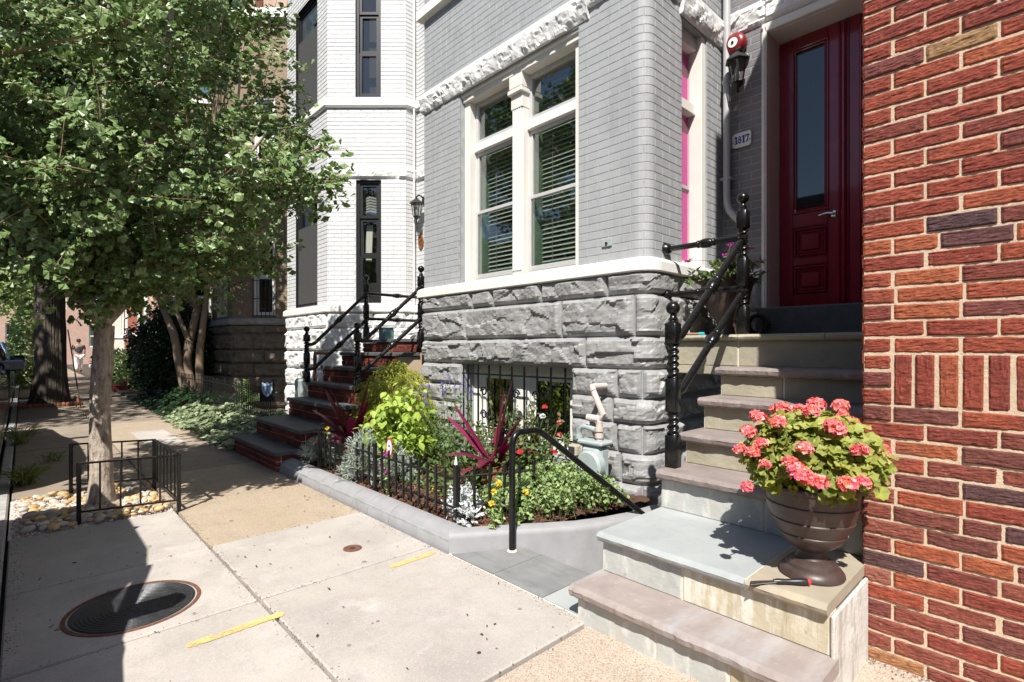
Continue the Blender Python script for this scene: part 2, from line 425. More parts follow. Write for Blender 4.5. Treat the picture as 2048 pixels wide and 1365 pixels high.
# ------------------------------------------------------------------ walls that follow a plan line
class Wall:
    def __init__(s, pts):
        s.p = [Vector((x, y)) for x, y in pts]
        s.L = [0]
        for a, b in zip(s.p, s.p[1:]): s.L.append(s.L[-1] + (b-a).length)
    def pt(s, t, out=0.0):
        n = len(s.p)
        i = 0
        while i < n-2 and t > s.L[i+1] + 1e-9: i += 1
        a, b = s.p[i], s.p[i+1]
        d = (b-a).normalized()
        k = t - s.L[i]
        base = a + d*k
        nr = Vector((d.y, -d.x))
        # at a bend use the bisector so that offsets meet
        def bis(j):
            if j <= 0 or j >= n-1: return None
            d0 = (s.p[j]-s.p[j-1]).normalized(); d1 = (s.p[j+1]-s.p[j]).normalized()
            m = Vector((d0.y+d1.y, -d0.x-d1.x))
            m.normalize()
            c = m.dot(Vector((d0.y, -d0.x)))
            return m / max(.5, c)
        for j in (i, i+1):
            if abs(t - s.L[j]) < 1e-6 and bis(j) is not None: nr = bis(j)
        q = base + nr*out
        return q
    def P(s, t, out, z):
        q = s.pt(t, out); return (q.x, q.y, z)
    def breaks(s, a, b):
        return [x for x in s.L[1:-1] if a+1e-6 < x < b-1e-6]
    def samples(s, a, b, step):
        r = [a] + s.breaks(a, b) + [b]
        o = []
        for x, y in zip(r, r[1:]):
            k = max(1, int(round((y-x)/step)))
            o += [x + (y-x)*i/k for i in range(k)]
        return o + [b]
def grid_faces(k, nc, nr):
    return [(k+r*nc+c, k+r*nc+c+1, k+(r+1)*nc+c+1, k+(r+1)*nc+c) for r in range(nr-1) for c in range(nc-1)]
def brick_geo(mb, w, s0, s1, z0, z1, out, ch, jit=0):
    ss = [s0, s0+ch] + w.breaks(s0+ch, s1-ch) + [s1-ch, s1]
    zs = [z0, z0+ch, z1-ch, z1]
    k = len(mb.v)
    for r, z in enumerate(zs):
        for c, t in enumerate(ss):
            e = r in (0, 3) or c in (0, len(ss)-1)
            mb.v.append(w.P(t, out-ch*1.3 if e else out+jit, z))
    mb.f += grid_faces(k, len(ss), 4)
def courses(z0, z1, h=0.0677):
    n = int(round((z1-z0)/h)); h = (z1-z0)/n
    return [(z0+i*h, z0+(i+1)*h, i) for i in range(n)]
def lay(w, s0, s1, z0, z1, holes=(), mod=0.213, joint=0.008, rng=None, phase=0.0):
    """running bond: (s0,s1,z0,z1) of every brick in a stretch of wall"""
    res = []
    for za, zb, i in courses(z0, z1):
        segs = [(s0, s1)]
        zm = (za+zb)/2
        for (ha, hb, hz0, hz1) in holes:
            if hz0 < zm < hz1:
                ns = []
                for a, b in segs:
                    if hb <= a or ha >= b: ns.append((a, b)); continue
                    if ha > a+.02: ns.append((a, ha))
                    if hb < b-.02: ns.append((hb, b))
                segs = ns
        for a, b in segs:
            x = (math.floor((a-phase)/mod))*mod + phase + (mod/2 if i % 2 else 0)
            while x > a: x -= mod
            while x < b:
                p, q = max(a, x), min(b, x+mod)
                if q-p > .035: res.append((p+joint/2, q-joint/2, za+joint/2, zb-joint/2))
                x += mod
    return res
def molding(mb, w, s0, s1, prof, step=.5, rough=0, seed=0):
    ss = w.samples(s0, s1, step)
    k = len(mb.v); n = len(prof)
    for t in ss:
        for j, (o, z) in enumerate(prof):
            if rough and 0 < j < n-1:
                q = Vector((t*7, z*9, seed)); o2 = o + rough*(mn.noise(q*1.7)*1.0 + mn.noise(q*4)*.6)
                z2 = z + rough*.5*mn.noise(q*2.3+Vector((9,9,9)))
            else: o2, z2 = o, z
            mb.v.append(w.P(t, o2, z2))
    for i in range(len(ss)-1):
        for j in range(n-1):
            a = k+i*n+j
            mb.f.append((a, a+n, a+n+1, a+1))
    mb.f.append(tuple(k+j for j in range(n))); mb.f.append(tuple(k+(len(ss)-1)*n+j for j in range(n))[::-1])
def rock(mb, w, s0, s1, z0, z1, base, bulge, seed, res=.016, j=.004):
    """a rock-faced stone: flat at its joints, broken and bulging in between"""
    s0 += j; s1 -= j; z0 += j; z1 -= j
    ss = [s0] + w.samples(s0+.004, s1-.004, res) + [s1]
    nz = max(4, int((z1-z0)/res))
    zs = [z0] + [z0+.004+(z1-z0-.008)*i/nz for i in range(nz+1)] + [z1]
    k = len(mb.v)
    rv = Vector((seed*3.7, seed*1.3, seed*7.1))
    tilt = mn.cell(rv)*.5
    for r, z in enumerate(zs):
        for c, t in enumerate(ss):
            if r in (0, len(zs)-1) or c in (0, len(ss)-1):
                mb.v.append(w.P(t, base-.010, z)); continue
            e = min(t-s0, s1-t, z-z0, z1-z)
            prof = min(1, max(0, (e-.003)/.034)); prof = prof**.6
            q = Vector((t*4.2, z*6.5, 0)) + rv
            d, pts = mn.voronoi(q)
            cv = mn.cell_vector(pts[0]*5.3)
            off = q-pts[0]
            fac = (cv.x-.5)*.7 + off.x*(cv.y-.5)*1.5 + off.y*(cv.z-.5)*1.7
            q2 = Vector((t*13, z*15, 7)) + rv
            d2, pt2 = mn.voronoi(q2); c2 = mn.cell_vector(pt2[0]*4.1); o2 = q2-pt2[0]
            fac += .16*(c2.x-.5) + .26*(o2.x*(c2.y-.5)+o2.y*(c2.z-.2))
            fb = mn.fractal(q*2.6, .7, 2.1, 4)
            lo = (z-z0)/(z1-z0)-.5
            o = base + prof*(bulge*(.68 + .52*fac + .09*fb + .22*lo))
            mb.v.append(w.P(t, max(base-.002, o), z))
    mb.f += grid_faces(k, len(ss), len(zs))
def backing(mb, w, s0, s1, z0, z1, out, holes=()):
    """flat wall face with rectangular openings"""
    cs = sorted(set([s0, s1] + w.breaks(s0, s1) + [h for H in holes for h in H[:2] if s0 < h < s1]))
    zs = sorted(set([z0, z1] + [h for H in holes for h in H[2:] if z0 < h < z1]))
    for a, b in zip(cs, cs[1:]):
        for c, d in zip(zs, zs[1:]):
            m, q = (a+b)/2, (c+d)/2
            if any(H[0] < m < H[1] and H[2] < q < H[3] for H in holes): continue
            mb.sheet([w.P(a, out, c), w.P(b, out, c), w.P(b, out, d), w.P(a, out, d)])

# ------------------------------------------------------------------ ground and pavement
PARENT_S = {}
mb = MB()
for (x0, x1, y0, y1) in [(-300, 300, -300, 2.40), (-300, -2.62, 2.40, 3.60), (-1.6, 300, 2.40, 3.60), (-300, 300, 3.60, 300)]:
    mb.sheet([(x0,y0,-.14), (x1,y0,-.14), (x1,y1,-.14), (x0,y1,-.14)])
tag(mb.obj('ground', MT['soil']), kind='structure')
mb = MB().sheet([(-300,-9.2,-.13), (60,-9.2,-.13), (60,-.17,-.13), (-300,-.17,-.13)])
tag(mb.obj('road', MT['asphalt']), kind='structure')
far_walk = MB().box(-120, 60, -13, -9.2, -.135, .0)
tag(far_walk.obj('far_pavement', MT['concrete']), kind='structure')
flat('joint_dirt', (.045,.036,.028), .95)
kerb = thing('kerb', (0, -.2, 0), kind='structure')
x = 4.0
while x > -60:
    l = random.Random(int(x*10)).uniform(1.3, 1.9)
    MB().cbox(x-l+.006, x-.006, -.17, -.085, -.14, .004, .012).obj('kerb_stone', MT['kerb_stone'], kerb)
    x -= l
walk = thing('sidewalk', (-5, 1, 0), kind='structure')
mb = MB()
for (x0, x1, y0, y1) in [(-90, 8, -.085, 2.40)]:
    mb.sheet([(x0,y0,-.05), (x1,y0,-.05), (x1,y1,-.05), (x0,y1,-.05)])
mb.obj('bed', MT['joint_dirt'], walk)
def slab(x0, x1, y0, y1, m, z=0.0, g=.0075, parent=walk, name='concrete_slab'):
    return MB().cbox(x0+g, x1-g, y0+g, y1-g, -.06, z, .007).obj(name, MT[m], parent)
YJ, YB, YC = .888, 1.952, -.075
for a, b in [(-4.87, -3.77), (-3.77, -2.833), (-2.833, -1.54)]: slab(a, b, YC, YJ, 'concrete')
for a, b in [(-3.815, -2.833), (-2.833, -1.54)]: slab(a, b, YJ, YB, 'concrete', .001)
slab(-4.95, -3.815, YJ, YB, 'aggregate')
slab(-6.35, -4.95, YJ, YB, 'aggregate')
for a, b in [(-1.54, .3), (.3, 2.2), (2.2, 4.2)]:
    slab(a, b, YC, YJ, 'aggregate_pale', -.008); slab(a, b, YJ, 2.6, 'aggregate_pale', -.008)
rs = random.Random(5)
x = -6.35
k = 0
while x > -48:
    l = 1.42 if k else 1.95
    slab(x-l, x, YJ, YB if x > -12 else 2.1, 'aggregate_shaded' if rs.random() < .7 else 'aggregate', rs.uniform(-.006, .004))
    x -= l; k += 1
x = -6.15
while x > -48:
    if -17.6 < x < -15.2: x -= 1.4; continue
    slab(x-1.4, x, YC, YJ, 'aggregate_shaded', rs.uniform(-.006, .004)); x -= 1.4
MB().cbox(-9.75, -8.3, 1.2, 1.62, -.02, .012, .004).obj('pale_patch', MT['concrete'], walk)
# flagstones in front of the basement steps
fl = thing('flagstone_threshold', (-2.1, 2.15, 0), 'grey flagstones at the head of the basement steps', 'paving')
for poly, m in [([(-2.63,1.957),(-2.235,1.957),(-2.235,2.36),(-2.385,2.36)], 'bluestone_dark'),
                ([(-2.222,1.957),(-1.85,1.957),(-1.85,2.36),(-2.222,2.36)], 'bluestone_dark'),
                ([(-1.838,1.957),(-1.56,1.957),(-1.56,2.36),(-1.838,2.36)], 'bluestone')]:
    MB().prism(poly, -.1, .003).obj('flagstone', MT[m], fl)
MB().prism([(-2.66,1.95),(-1.56,1.95),(-1.56,2.355),(-2.36,2.355)], -.9, -.004).obj('mortar_bed', MT['mortar_pale'], fl)
# the well down to the basement door
aw = thing('basement_steps', (-1.95, 2.9, -.9), 'grey steps going down between the planter and the stone stair', 'steps')
for i in range(5):
    MB().cbox(-2.6, -1.6, 2.36+i*.24, 2.62+i*.24, -1.2, -.17-.17*i, .01).obj('step', MT['gray_wall_paint'], aw)
MB().box(-2.7, -1.6, 3.5, 4.9, -1.2, -1.03).obj('floor', MT['gray_wall_paint'], aw)

# ------------------------------------------------------------------ grey rowhouse with the bay
GX0, GX1, GY = -5.25, -2.2, 3.5
R0 = .11
arc = [(GX1-R0+R0*math.sin(a), GY+R0-R0*math.cos(a)) for a in [rad(15*i) for i in range(7)]]
bay = Wall([(GX0, 4.8), (GX0, GY)] + arc + [(GX1, 4.8), (-.58, 4.8)])
SF = 1.3                         # path length at the front left corner
def sx(x): return SF + (x-GX0)   # front face: x -> path
SARC = bay.L[2]; SARC2 = bay.L[8]
def sy(y): return SARC2 + (y-(GY+R0))
SEND = bay.L[10]
gh = thing('grey_rowhouse', (-3.7, 4.2, 0), 'grey painted brick rowhouse with square bay and rough stone base', 'house')
WZ0, WZ1 = 2.0, 4.075
win_main = (sx(-4.55), sx(-2.88), 2.0, 4.07)
win_side = (sy(4.03), sy(4.47), 2.0, 4.07)
holes_g = [win_main, win_side]
door_hole = (sy(4.8)+.36, SEND+.01, 1.3, 4.16)
wallpart = MB()
backing(wallpart, bay, 0, SEND, 1.3, 5.2, -.0022, holes_g + [door_hole, (-1, sy(4.8), 1.2, 1.9)])
backing(wallpart, bay, 0, SEND, 5.2, 7.5, -.0022)
# reveals of the two windows
for (a, b, z0, z1) in holes_g:
    for t in (a, b):
        wallpart.sheet([bay.P(t, -.004, z0), bay.P(t, -.16, z0), bay.P(t, -.16, z1), bay.P(t, -.004, z1)])
    wallpart.sheet([bay.P(a, -.004, z1), bay.P(b, -.004, z1), bay.P(b, -.16, z1), bay.P(a, -.16, z1)])
brick_wall = wallpart.obj('brick_wall', MT['gray_mortar'], gh)
br = lay(bay, 0, sy(4.8), 2.0, 4.08, holes_g, phase=sx(-2.88))
br += [b for b in lay(bay, sx(-5.25), sy(4.8), 4.31, 5.2, phase=.05)]
cache = {}
def one_brick(parent, w, b, m, out, ch, name='brick'):
    s0, s1, z0, z1 = b
    if w.breaks(s0-.002, s1+.002):
        mbb = MB(); brick_geo(mbb, w, s0, s1, z0, z1, out, ch)
        c = Vector(w.P((s0+s1)/2, 0, (z0+z1)/2))
        return mbb.obj(name, m, parent, loc=c)
    key = (round(s1-s0, 3), round(z1-z0, 3), m.name)
    if key not in cache:
        mbb = MB(); h = (s1-s0)/2
        brick_geo(mbb, Wall([(-h-1, 0), (h+1, 0)]), 1, 1+2*h, -(z1-z0)/2, (z1-z0)/2, out, ch)
        cache[key] = mbb.mesh('brick', m)
    p0 = Vector(w.P(s0, 0, 0)); p1 = Vector(w.P(s1, 0, 0)); d = p1-p0
    return link(name, cache[key], parent, loc=((p0.x+p1.x)/2, (p0.y+p1.y)/2, (z0+z1)/2), rot=(0, 0, math.atan2(d.y, d.x)))
front = [b for b in br if b[3] < 4.1 and b[0] > SF-.05 and b[1] < sy(4.8)+.01]
front.sort(key=lambda b: -((b[0] > sx(-2.9))*10 + (b[0] < sx(-4.5))*5 - b[0]*.01))
solo = front[:296]
rest = [b for b in br if b not in solo]
for b in solo: one_brick(brick_wall, bay, b, MT['gray_paint'], .0, .0021)
mb = MB()
for b in rest: brick_geo(mb, bay, *b, .0, .0021)
# the wall beside the door
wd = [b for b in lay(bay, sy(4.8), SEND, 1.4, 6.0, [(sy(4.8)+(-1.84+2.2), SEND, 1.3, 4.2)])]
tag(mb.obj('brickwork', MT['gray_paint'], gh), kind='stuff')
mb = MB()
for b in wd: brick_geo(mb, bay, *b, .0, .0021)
tag(mb.obj('door_wall_brickwork', MT['gray_paint_shaded'], gh), kind='stuff')

# stone base
zc = [-.25, 0.0, .22, .46, .692, .893, 1.125, 1.386, 1.717, 1.9]
xs_by = {8: [-5.25,-4.326,-3.986,-3.311,-2.57], 7: [-5.25,-4.426,-3.064,-2.311], 6: [-5.25,-2.792]}
base_wall = MB()
bw = (sx(-4.51), sx(-2.95), .30, 1.12)
backing(base_wall, bay, 0, sy(4.8), -1.2, 1.9, -.007, [bw])
for t in bw[:2]:
    base_wall.sheet([bay.P(t, -.03, bw[2]), bay.P(t, -.24, bw[2]), bay.P(t, -.24, bw[3]), bay.P(t, -.03, bw[3])])
base_wall.sheet([bay.P(bw[0], -.03, bw[3]), bay.P(bw[1], -.03, bw[3]), bay.P(bw[1], -.24, bw[3]), bay.P(bw[0], -.24, bw[3])])
base_wall.sheet([bay.P(bw[0], -.03, bw[2]), bay.P(bw[1], -.03, bw[2]), bay.P(bw[1], -.24, bw[2]), bay.P(bw[0], -.24, bw[2])])
found = base_wall.obj('foundation', MT['gray_mortar'], gh)
seed = 1
rs = random.Random(11)
for i in range(len(zc)-1):
    z0, z1 = zc[i], zc[i+1]
    if i in xs_by:
        cuts = [sx(x) for x in xs_by[i]] + [sy(3.98 + .1*(i % 2)), sy(4.45), sy(4.8)]
        segs = list(zip(cuts, cuts[1:]))
    else:
        a = rs.uniform(-2.62, -2.42)
        r = [sx(-2.95), sx(a), sy(3.92+.16*(i % 2)), sy(4.4), sy(4.8)]
        if i % 2: r = [sx(-2.95), sx(-2.47), sx(-2.25+.0), sy(4.02), sy(4.8)]
        segs = list(zip(r, r[1:]))
        l = [sx(-5.25), sx(-4.51)]
        if i % 2 == 0: l = [sx(-5.25), sx(-4.85), sx(-4.51)]
        segs += list(zip(l, l[1:]))
        if z1 <= .31:
            m = [sx(-4.51), sx(-3.7), sx(-2.95)]; segs += list(zip(m, m[1:]))
    for a, b in segs:
        mbb = MB(); seed += 1
        if a < SARC < b and b > SARC2:       # the stone that turns the corner
            rock(mbb, bay, a, b, z0, z1, 0, .055, seed)
        else:
            rock(mbb, bay, a, b, z0, z1, 0, .062, seed)
        mbb.obj('stone', MT['gray_stone'], found)
# left return
for i in range(len(zc)-1):
    mbb = MB(); rock(mbb, bay, 0, SF, zc[i], zc[i+1], 0, .06, 90+i, .05); mbb.obj('stone', MT['gray_stone'], found)

# white belt course and rough lintel course
mb = MB(); molding(mb, bay, 0, sy(4.8), [(-.03,1.89),(.05,1.885),(.062,1.895),(.062,1.965),(.045,1.985),(.012,2.002),(-.03,2.003)])
mb.obj('belt_course', MT['white_paint'], gh)
lin = MB().obj('lintel_course', MT['white_stone'], gh)
cuts = [0, SF-.02, sx(-4.86), sx(-2.76), sy(3.99), sy(4.8)]
for i, (a, b) in enumerate(zip(cuts, cuts[1:])):
    mb = MB()
    ss = bay.samples(a+.002, b-.002, .018)
    prof = [(-.03, 4.31), (.035, 4.31), (.05, 4.30), (.052, 4.262), (.054, 4.235), (.05, 4.21), (.046, 4.185), (.042, 4.16), (.038, 4.135), (.03, 4.11), (.02, 4.085), (-.03, 4.078)]
    k = len(mb.v); n = len(prof)
    thin = i in (3,)
    for t in ss:
        for j, (o, z) in enumerate(prof):
            if j >= 4 and j < n-1:
                q = Vector((t*9, z*11, 3.3*i))
                d, pts = mn.voronoi(q*.9)
                cv = mn.cell_vector(pts[0]*3.1); of_ = q*.9-pts[0]
                o = o + .022*(cv.x-.45) + .02*(of_.x*(cv.y-.5)+of_.y*(cv.z-.5)) + .007*mn.fractal(q*1.5, .9, 2.2, 3)
                z = z + .006*mn.noise(q*2)
                if thin: z = 4.31-(4.31-z)*.62
            elif thin: z = 4.31-(4.31-z)*.62
            mb.v.append(bay.P(t, o, z))
    for ii in range(len(ss)-1):
        for j in range(n-1):
            q = k+ii*n+j
            mb.f.append((q, q+1, q+n+1, q+n))
    mb.f.append(tuple(k+j for j in range(n))); mb.f.append(tuple(k+(len(ss)-1)*n+j for j in range(n)))
    mb.obj('stone', MT['white_stone'], lin)
mb = MB()
for b in lay(bay, sx(-2.76)+.004, sy(3.99)-.004, 4.08, 4.172, phase=sx(-2.88)): brick_geo(mb, bay, *b, .0, .0021)
tag(mb.obj('brickwork', MT['gray_paint'], brick_wall), kind='stuff')
mb = MB(); molding(mb, bay, 0, sy(4.8), [(-.03,5.18),(.03,5.18),(.07,5.2),(.07,5.31),(.04,5.33),(-.03,5.33)])
mb.obj('sill_course', MT['white_paint'], gh)

# main window of the bay
def window_pair(parent):
    wn_ = MB()
    Yc = 3.565                                     # front of the casing
    wn_.cbox(-4.55, -4.46, Yc, 3.72, 2.0, 3.985, .004)
    wn_.cbox(-2.97, -2.88, Yc, 3.72, 2.0, 3.985, .004)
    wn_.cbox(-4.55, -2.88, Yc-.03, 3.72, 3.986, 4.075, .005)
    wn_.cbox(-4.56, -2.87, Yc-.05, 3.58, 4.04, 4.0745, .006)
    wn_.cbox(-4.46, -2.97, 3.64, 3.72, 2.004, 2.045, .004)
    win = wn_.obj('window', MT['cream_paint'], parent)
    pm = MB()
    pm.cbox(-3.785, -3.635, Yc+.005, 3.72, 2.0, 3.7, .004)
    for i in range(5): pm.cbox(-3.775+i*.027, -3.757+i*.027, Yc-.008, Yc+.01, 2.06, 3.66, .004)
    pm.cbox(-3.80, -3.62, Yc-.03, 3.70, 3.86, 3.985, .004)
    pm.cbox(-3.81, -3.61, Yc-.045, 3.70, 3.80, 3.845, .006)
    pm.cbox(-3.79, -3.63, Yc-.012, 3.70, 3.66, 3.80, .004)
    pm.obj('pilaster', MT['cream_paint'], win)
    for (a, b) in ((-4.458, -3.787), (-3.633, -2.972)):
        w2 = MB()
        f = .045
        def fr(x0, x1, z0, z1, y0, y1, t, tb=None):
            w2.cbox(x0, x0+t, y0, y1, z0, z1, .003); w2.cbox(x1-t, x1, y0, y1, z0, z1, .003)
            w2.cbox(x0+t, x1-t, y0, y1, z1-t, z1, .003); w2.cbox(x0+t, x1-t, y0, y1, z0, z0+(tb or t), .003)
        fr(a, b, 3.53, 3.983, 3.645, 3.70, .04)
        fr(a, b, 2.76, 3.44, 3.665, 3.70, .035)
        fr(a, b, 2.046, 2.79, 3.64, 3.664, .035, .05)
        w2.obj('sash', MT['vinyl_frame'], win)
        MB().cbox(a, b, 3.625, 3.71, 3.441, 3.529, .006).obj('transom_bar', MT['white_paint'], win)
        MB().box(a+.03, b-.03, 3.672, 3.676, 3.56, 3.95).obj('pane', MT['window_glass'], win)
        MB().box(a+.03, b-.03, 3.682, 3.686, 2.78, 3.41).obj('pane', MT['window_glass'], win)
        MB().box(a+.03, b-.03, 3.652, 3.656, 2.09, 2.77).obj('pane', MT['window_glass'], win)
        me = MB().cbox(-(b-a)/2+.05, (b-a)/2-.02, -.024, .024, -.0015, .0015, .001).mesh('slat', MT['blind'])
        z = 2.16
        while z < 3.95:
            link('slat', me, win, loc=((a+b)/2, 3.80, z), rot=(rad(40), 0, 0)); z += .046
        MB().cbox(a+.06, b-.02, 3.775, 3.825, 2.115, 2.135, .003).obj('bottom_rail', MT['jamb_green'], win)
        for xx in (a+.2, b-.16):
            MB().box(xx, xx+.004, 3.772, 3.775, 2.13, 3.9).obj('ladder_cord', MT['cord_white'], win)
        # the white curtain and the painted jamb inside
        MB().cbox(a-.01, a+.012, 3.72, 4.0, 2.05, 3.98, .002).obj('jamb', MT['jamb_green'], win)
        cu = MB()
        for i in range(9):
            cu.tube([(a+.05+i*.008, 3.93+.01*(i % 2), 2.1), (a+.05+i*.008, 3.93+.01*(i % 2), 3.95)], .008, 6)
        cu.obj('curtain', MT['curtain_plum'], win)
    return win
win = window_pair(gh)
rm = MB().box(-5.2, -2.42, 4.4, 4.41, 1.9, 4.4)
rm.sheet([(-5.2,3.72,2.0),(-2.42,3.72,2.0),(-2.42,4.4,2.0),(-5.2,4.4,2.0)])
rm.sheet([(-5.2,3.72,4.3),(-2.42,3.72,4.3),(-2.42,4.4,4.3),(-5.2,4.4,4.3)])
rm.sheet([(-5.2,3.55,1.9),(-5.2,4.4,1.9),(-5.2,4.4,4.3),(-5.2,3.55,4.3)])
rm.obj('room', MT['room_dark'], gh)
# side window
sw = MB()
sw.cbox(-2.36, -2.265, 4.04, 4.10, 2.0, 4.07, .004)
sw.cbox(-2.38, -2.212, 4.40, 4.47, 2.0, 4.07, .004)
sw.cbox(-2.38, -2.262, 4.10, 4.40, 3.95, 4.07, .004)
sw.cbox(-2.38, -2.24, 4.04, 4.47, 2.0, 2.04, .004)
sw.cbox(-2.37, -2.27, 4.10, 4.40, 3.38, 3.47, .004)
side = sw.obj('window', MT['cream_paint'], gh)
MB().cbox(-2.345, -2.33, 4.10, 4.40, 2.72, 2.75, .002).obj('sash', MT['vinyl_frame'], side)
MB().box(-2.334, -2.33, 4.10, 4.40, 2.04, 3.95).obj('pane', MT['clear_glass'], side)
MB().cbox(-2.362, -2.347, 4.09, 4.41, 2.04, 3.95, .003).obj('curtain', MT['curtain_pink'], side)

# basement window with its grille
bwf = MB()
Yb = 3.66
bwf.cbox(-4.51, -4.40, Yb, Yb+.08, .30, 1.11, .004); bwf.cbox(-3.06, -2.95, Yb, Yb+.08, .30, 1.11, .004)
bwf.cbox(-4.40, -3.06, Yb, Yb+.08, 1.04, 1.11, .004); bwf.cbox(-4.40, -3.06, Yb-.01, Yb+.08, .30, .37, .004)
bwf.cbox(-3.82, -3.64, Yb-.006, Yb+.08, .37, 1.04, .004)
bwin = bwf.obj('basement_window', MT['white_paint'], gh)
for a, b in ((-4.40, -3.82), (-3.64, -3.06)):
    m_ = MB(); t = .07
    m_.cbox(a, a+t, Yb+.02, Yb+.06, .37, 1.04, .004); m_.cbox(b-t, b, Yb+.02, Yb+.06, .37, 1.04, .004)
    m_.cbox(a+t, b-t, Yb+.02, Yb+.06, .97, 1.04, .004); m_.cbox(a+t, b-t, Yb+.02, Yb+.06, .37, .44, .004)
    m_.obj('sash', MT['white_paint'], bwin)
    MB().box(a+t-.01, b-t+.01, Yb+.04, Yb+.044, .43, .98).obj('pane', MT['dark_glass'], bwin)
    MB().box(a+.05, a+.2, Yb+.11, Yb+.13, .36, 1.05).obj('curtain', MT['curtain_plum'], bwin)
MB().box(-4.5, -2.96, 3.83, 3.84, .3, 1.12).obj('backdrop_wall', MT['room_dark'], bwin)
gr = thing('window_grille', (-3.73, 3.5, .4), 'black iron grille with scrolls over the basement window', 'grille')
for z in (.47, 1.02): MB().cbox(-4.53, -2.93, 3.502, 3.514, z-.008, z+.008, .002).obj('rail', MT['black_iron'], gr)
me = MB().cbox(-.008, .008, -.008, .008, -.37, .37, .002).mesh('bar', MT['black_iron'])
for i in range(9): link('bar', me, gr, loc=(-4.42+i*.173, 3.508, .745))
def scroll(cx, cz, r, sgn):
    p = []
    for i in range(22):
        a = i/21*rad(460); rr = r*(1-.62*i/21)
        p.append((cx+sgn*rr*math.cos(a), 3.505, cz+rr*math.sin(a)))
    return p
for cx in (-4.10, -3.72, -3.34):
    for s_ in (-1, 1):
        for cz in (.60, .84):
            m_ = MB(); m_.tube(scroll(cx+s_*.055, cz, .05, s_), .008, 6); m_.obj('scroll', MT['black_iron'], gr)

# door, its frame and lintel
DY = 5.09
dc = MB()
dc.cbox(-1.845, -1.80, 4.775, 4.83, 1.645, 4.13, .006)
dc.cbox(-1.832, -1.812, 4.768, 4.80, 1.645, 4.12, .004)
dc.cbox(-1.845, .3, 4.775, 4.83, 4.085, 4.16, .006)
dc.cbox(-1.82, -1.80, 4.83, DY+.06, 1.645, 4.13, .003)
dc.cbox(-1.80, .3, 4.83, DY+.06, 4.085, 4.12, .003)
dfr = dc.obj('door_frame', MT['cream_paint'], gh)
MB().cbox(-1.86, -.585, 4.70, DY+.06, 1.39, 1.644, .012).obj('door_sill', MT['dark_sill'], gh)
def leaf(x0, x1, hx, name, flip=False):
    d = MB()
    st = .115
    zb, zt = 1.655, 4.08
    d.cbox(x0, x0+st, DY-.02, DY+.03, zb, zt, .004); d.cbox(x1-st, x1, DY-.02, DY+.03, zb, zt, .004)
    for z0, z1 in ((zb, 1.77), (2.03, 2.10), (2.37, 2.50), (3.98, zt)): d.cbox(x0+st, x1-st, DY-.02, DY+.03, z0, z1, .004)
    o = d.obj(name, MT['door_paint'], gh)
    a, b = x0+st, x1-st
    for z0, z1 in ((1.77, 2.03), (2.10, 2.37)):
        p = MB()
        p.cbox(a, b, DY-.004, DY+.02, z0, z1, .002)
        for k, (ins, y) in enumerate(((.012, -.036), (.034, -.022))):
            w_ = .018
            p.cbox(a+ins, b-ins, DY+y, DY, z0+ins, z0+ins+w_, .006); p.cbox(a+ins, b-ins, DY+y, DY, z1-ins-w_, z1-ins, .006)
            p.cbox(a+ins, a+ins+w_, DY+y, DY, z0+ins+w_, z1-ins-w_, .006); p.cbox(b-ins-w_, b-ins, DY+y, DY, z0+ins+w_, z1-ins-w_, .006)
        p.cbox(a+.062, b-.062, DY-.026, DY, z0+.058, z1-.058, .012)
        p.obj('raised_panel', MT['door_paint'], o)
    fm = MB()
    z0, z1 = 2.50, 3.98
    for ins, y, w_ in ((-.008, -.034, .02), (.014, -.022, .016)):
        fm.cbox(a+ins, b-ins, DY+y, DY, z0+ins, z0+ins+w_, .006); fm.cbox(a+ins, b-ins, DY+y, DY, z1-ins-w_, z1-ins, .006)
        fm.cbox(a+ins, a+ins+w_, DY+y, DY, z0+ins+w_, z1-ins-w_, .006); fm.cbox(b-ins-w_, b-ins, DY+y, DY, z0+ins+w_, z1-ins-w_, .006)
    fm.obj('glass_molding', MT['door_paint'], o)
    MB().box(a+.02, b-.02, DY-.002, DY+.002, z0+.02, z1-.02).obj('pane', MT['door_glass'], o)
    MB().box(a, b, DY+.04, DY+.05, z0, z1).obj('blind', MT['door_back'], o)
    return o
m, nt, out = nodes('door_glass')
b_ = N(nt, 'ShaderNodeBsdfPrincipled'); b_.inputs['Base Color'].default_value = (.006,.007,.008,1); b_.inputs['Roughness'].default_value = .02; b_.inputs['IOR'].default_value = 1.9
nt.links.new(b_.outputs[0], out.inputs[0])
d1 = leaf(-1.797, -1.285, -1.43, 'door')
d2 = leaf(-1.275, -.76, -1.0, 'door')
as_ = MB(); as_.cbox(-1.30, -1.262, DY-.045, DY-.018, 1.66, 4.07, .012); as_.cbox(-1.322, -1.306, DY-.032, DY-.018, 1.66, 4.07, .006); as_.cbox(-1.256, -1.24, DY-.032, DY-.018, 1.66, 4.07, .006)
as_.obj('astragal', MT['door_paint'], d1)
hd = MB()
Mx = Matrix.Rotation(rad(90), 4, 'X')
hd.lathe([(.034,0),(.034,.012),(.026,.02),(.012,.024),(.012,.06)], 20, (-1.352, DY-.02, 2.44), Mx)
hd.tube([(-1.352,DY-.075,2.44),(-1.39,DY-.085,2.445),(-1.455,DY-.078,2.437)], [.013,.011,.009], 10)
smooth_by_angle(hd.obj('handle', MT['chrome'], d1))
ld = MB()
ln = Wall([(-2.19, 4.8), (-.4, 4.8)])
rock(ld, ln, .005, 1.6, 4.165, 4.40, 0, .06, 77)
ld.obj('door_lintel', MT['white_stone'], gh)
MB().sheet([(-1.85,4.86,4.1),(-.5,4.86,4.1),(-.5,4.86,6),(-1.85,4.86,6)]).obj('upper_wall', MT['gray_mortar'], gh)
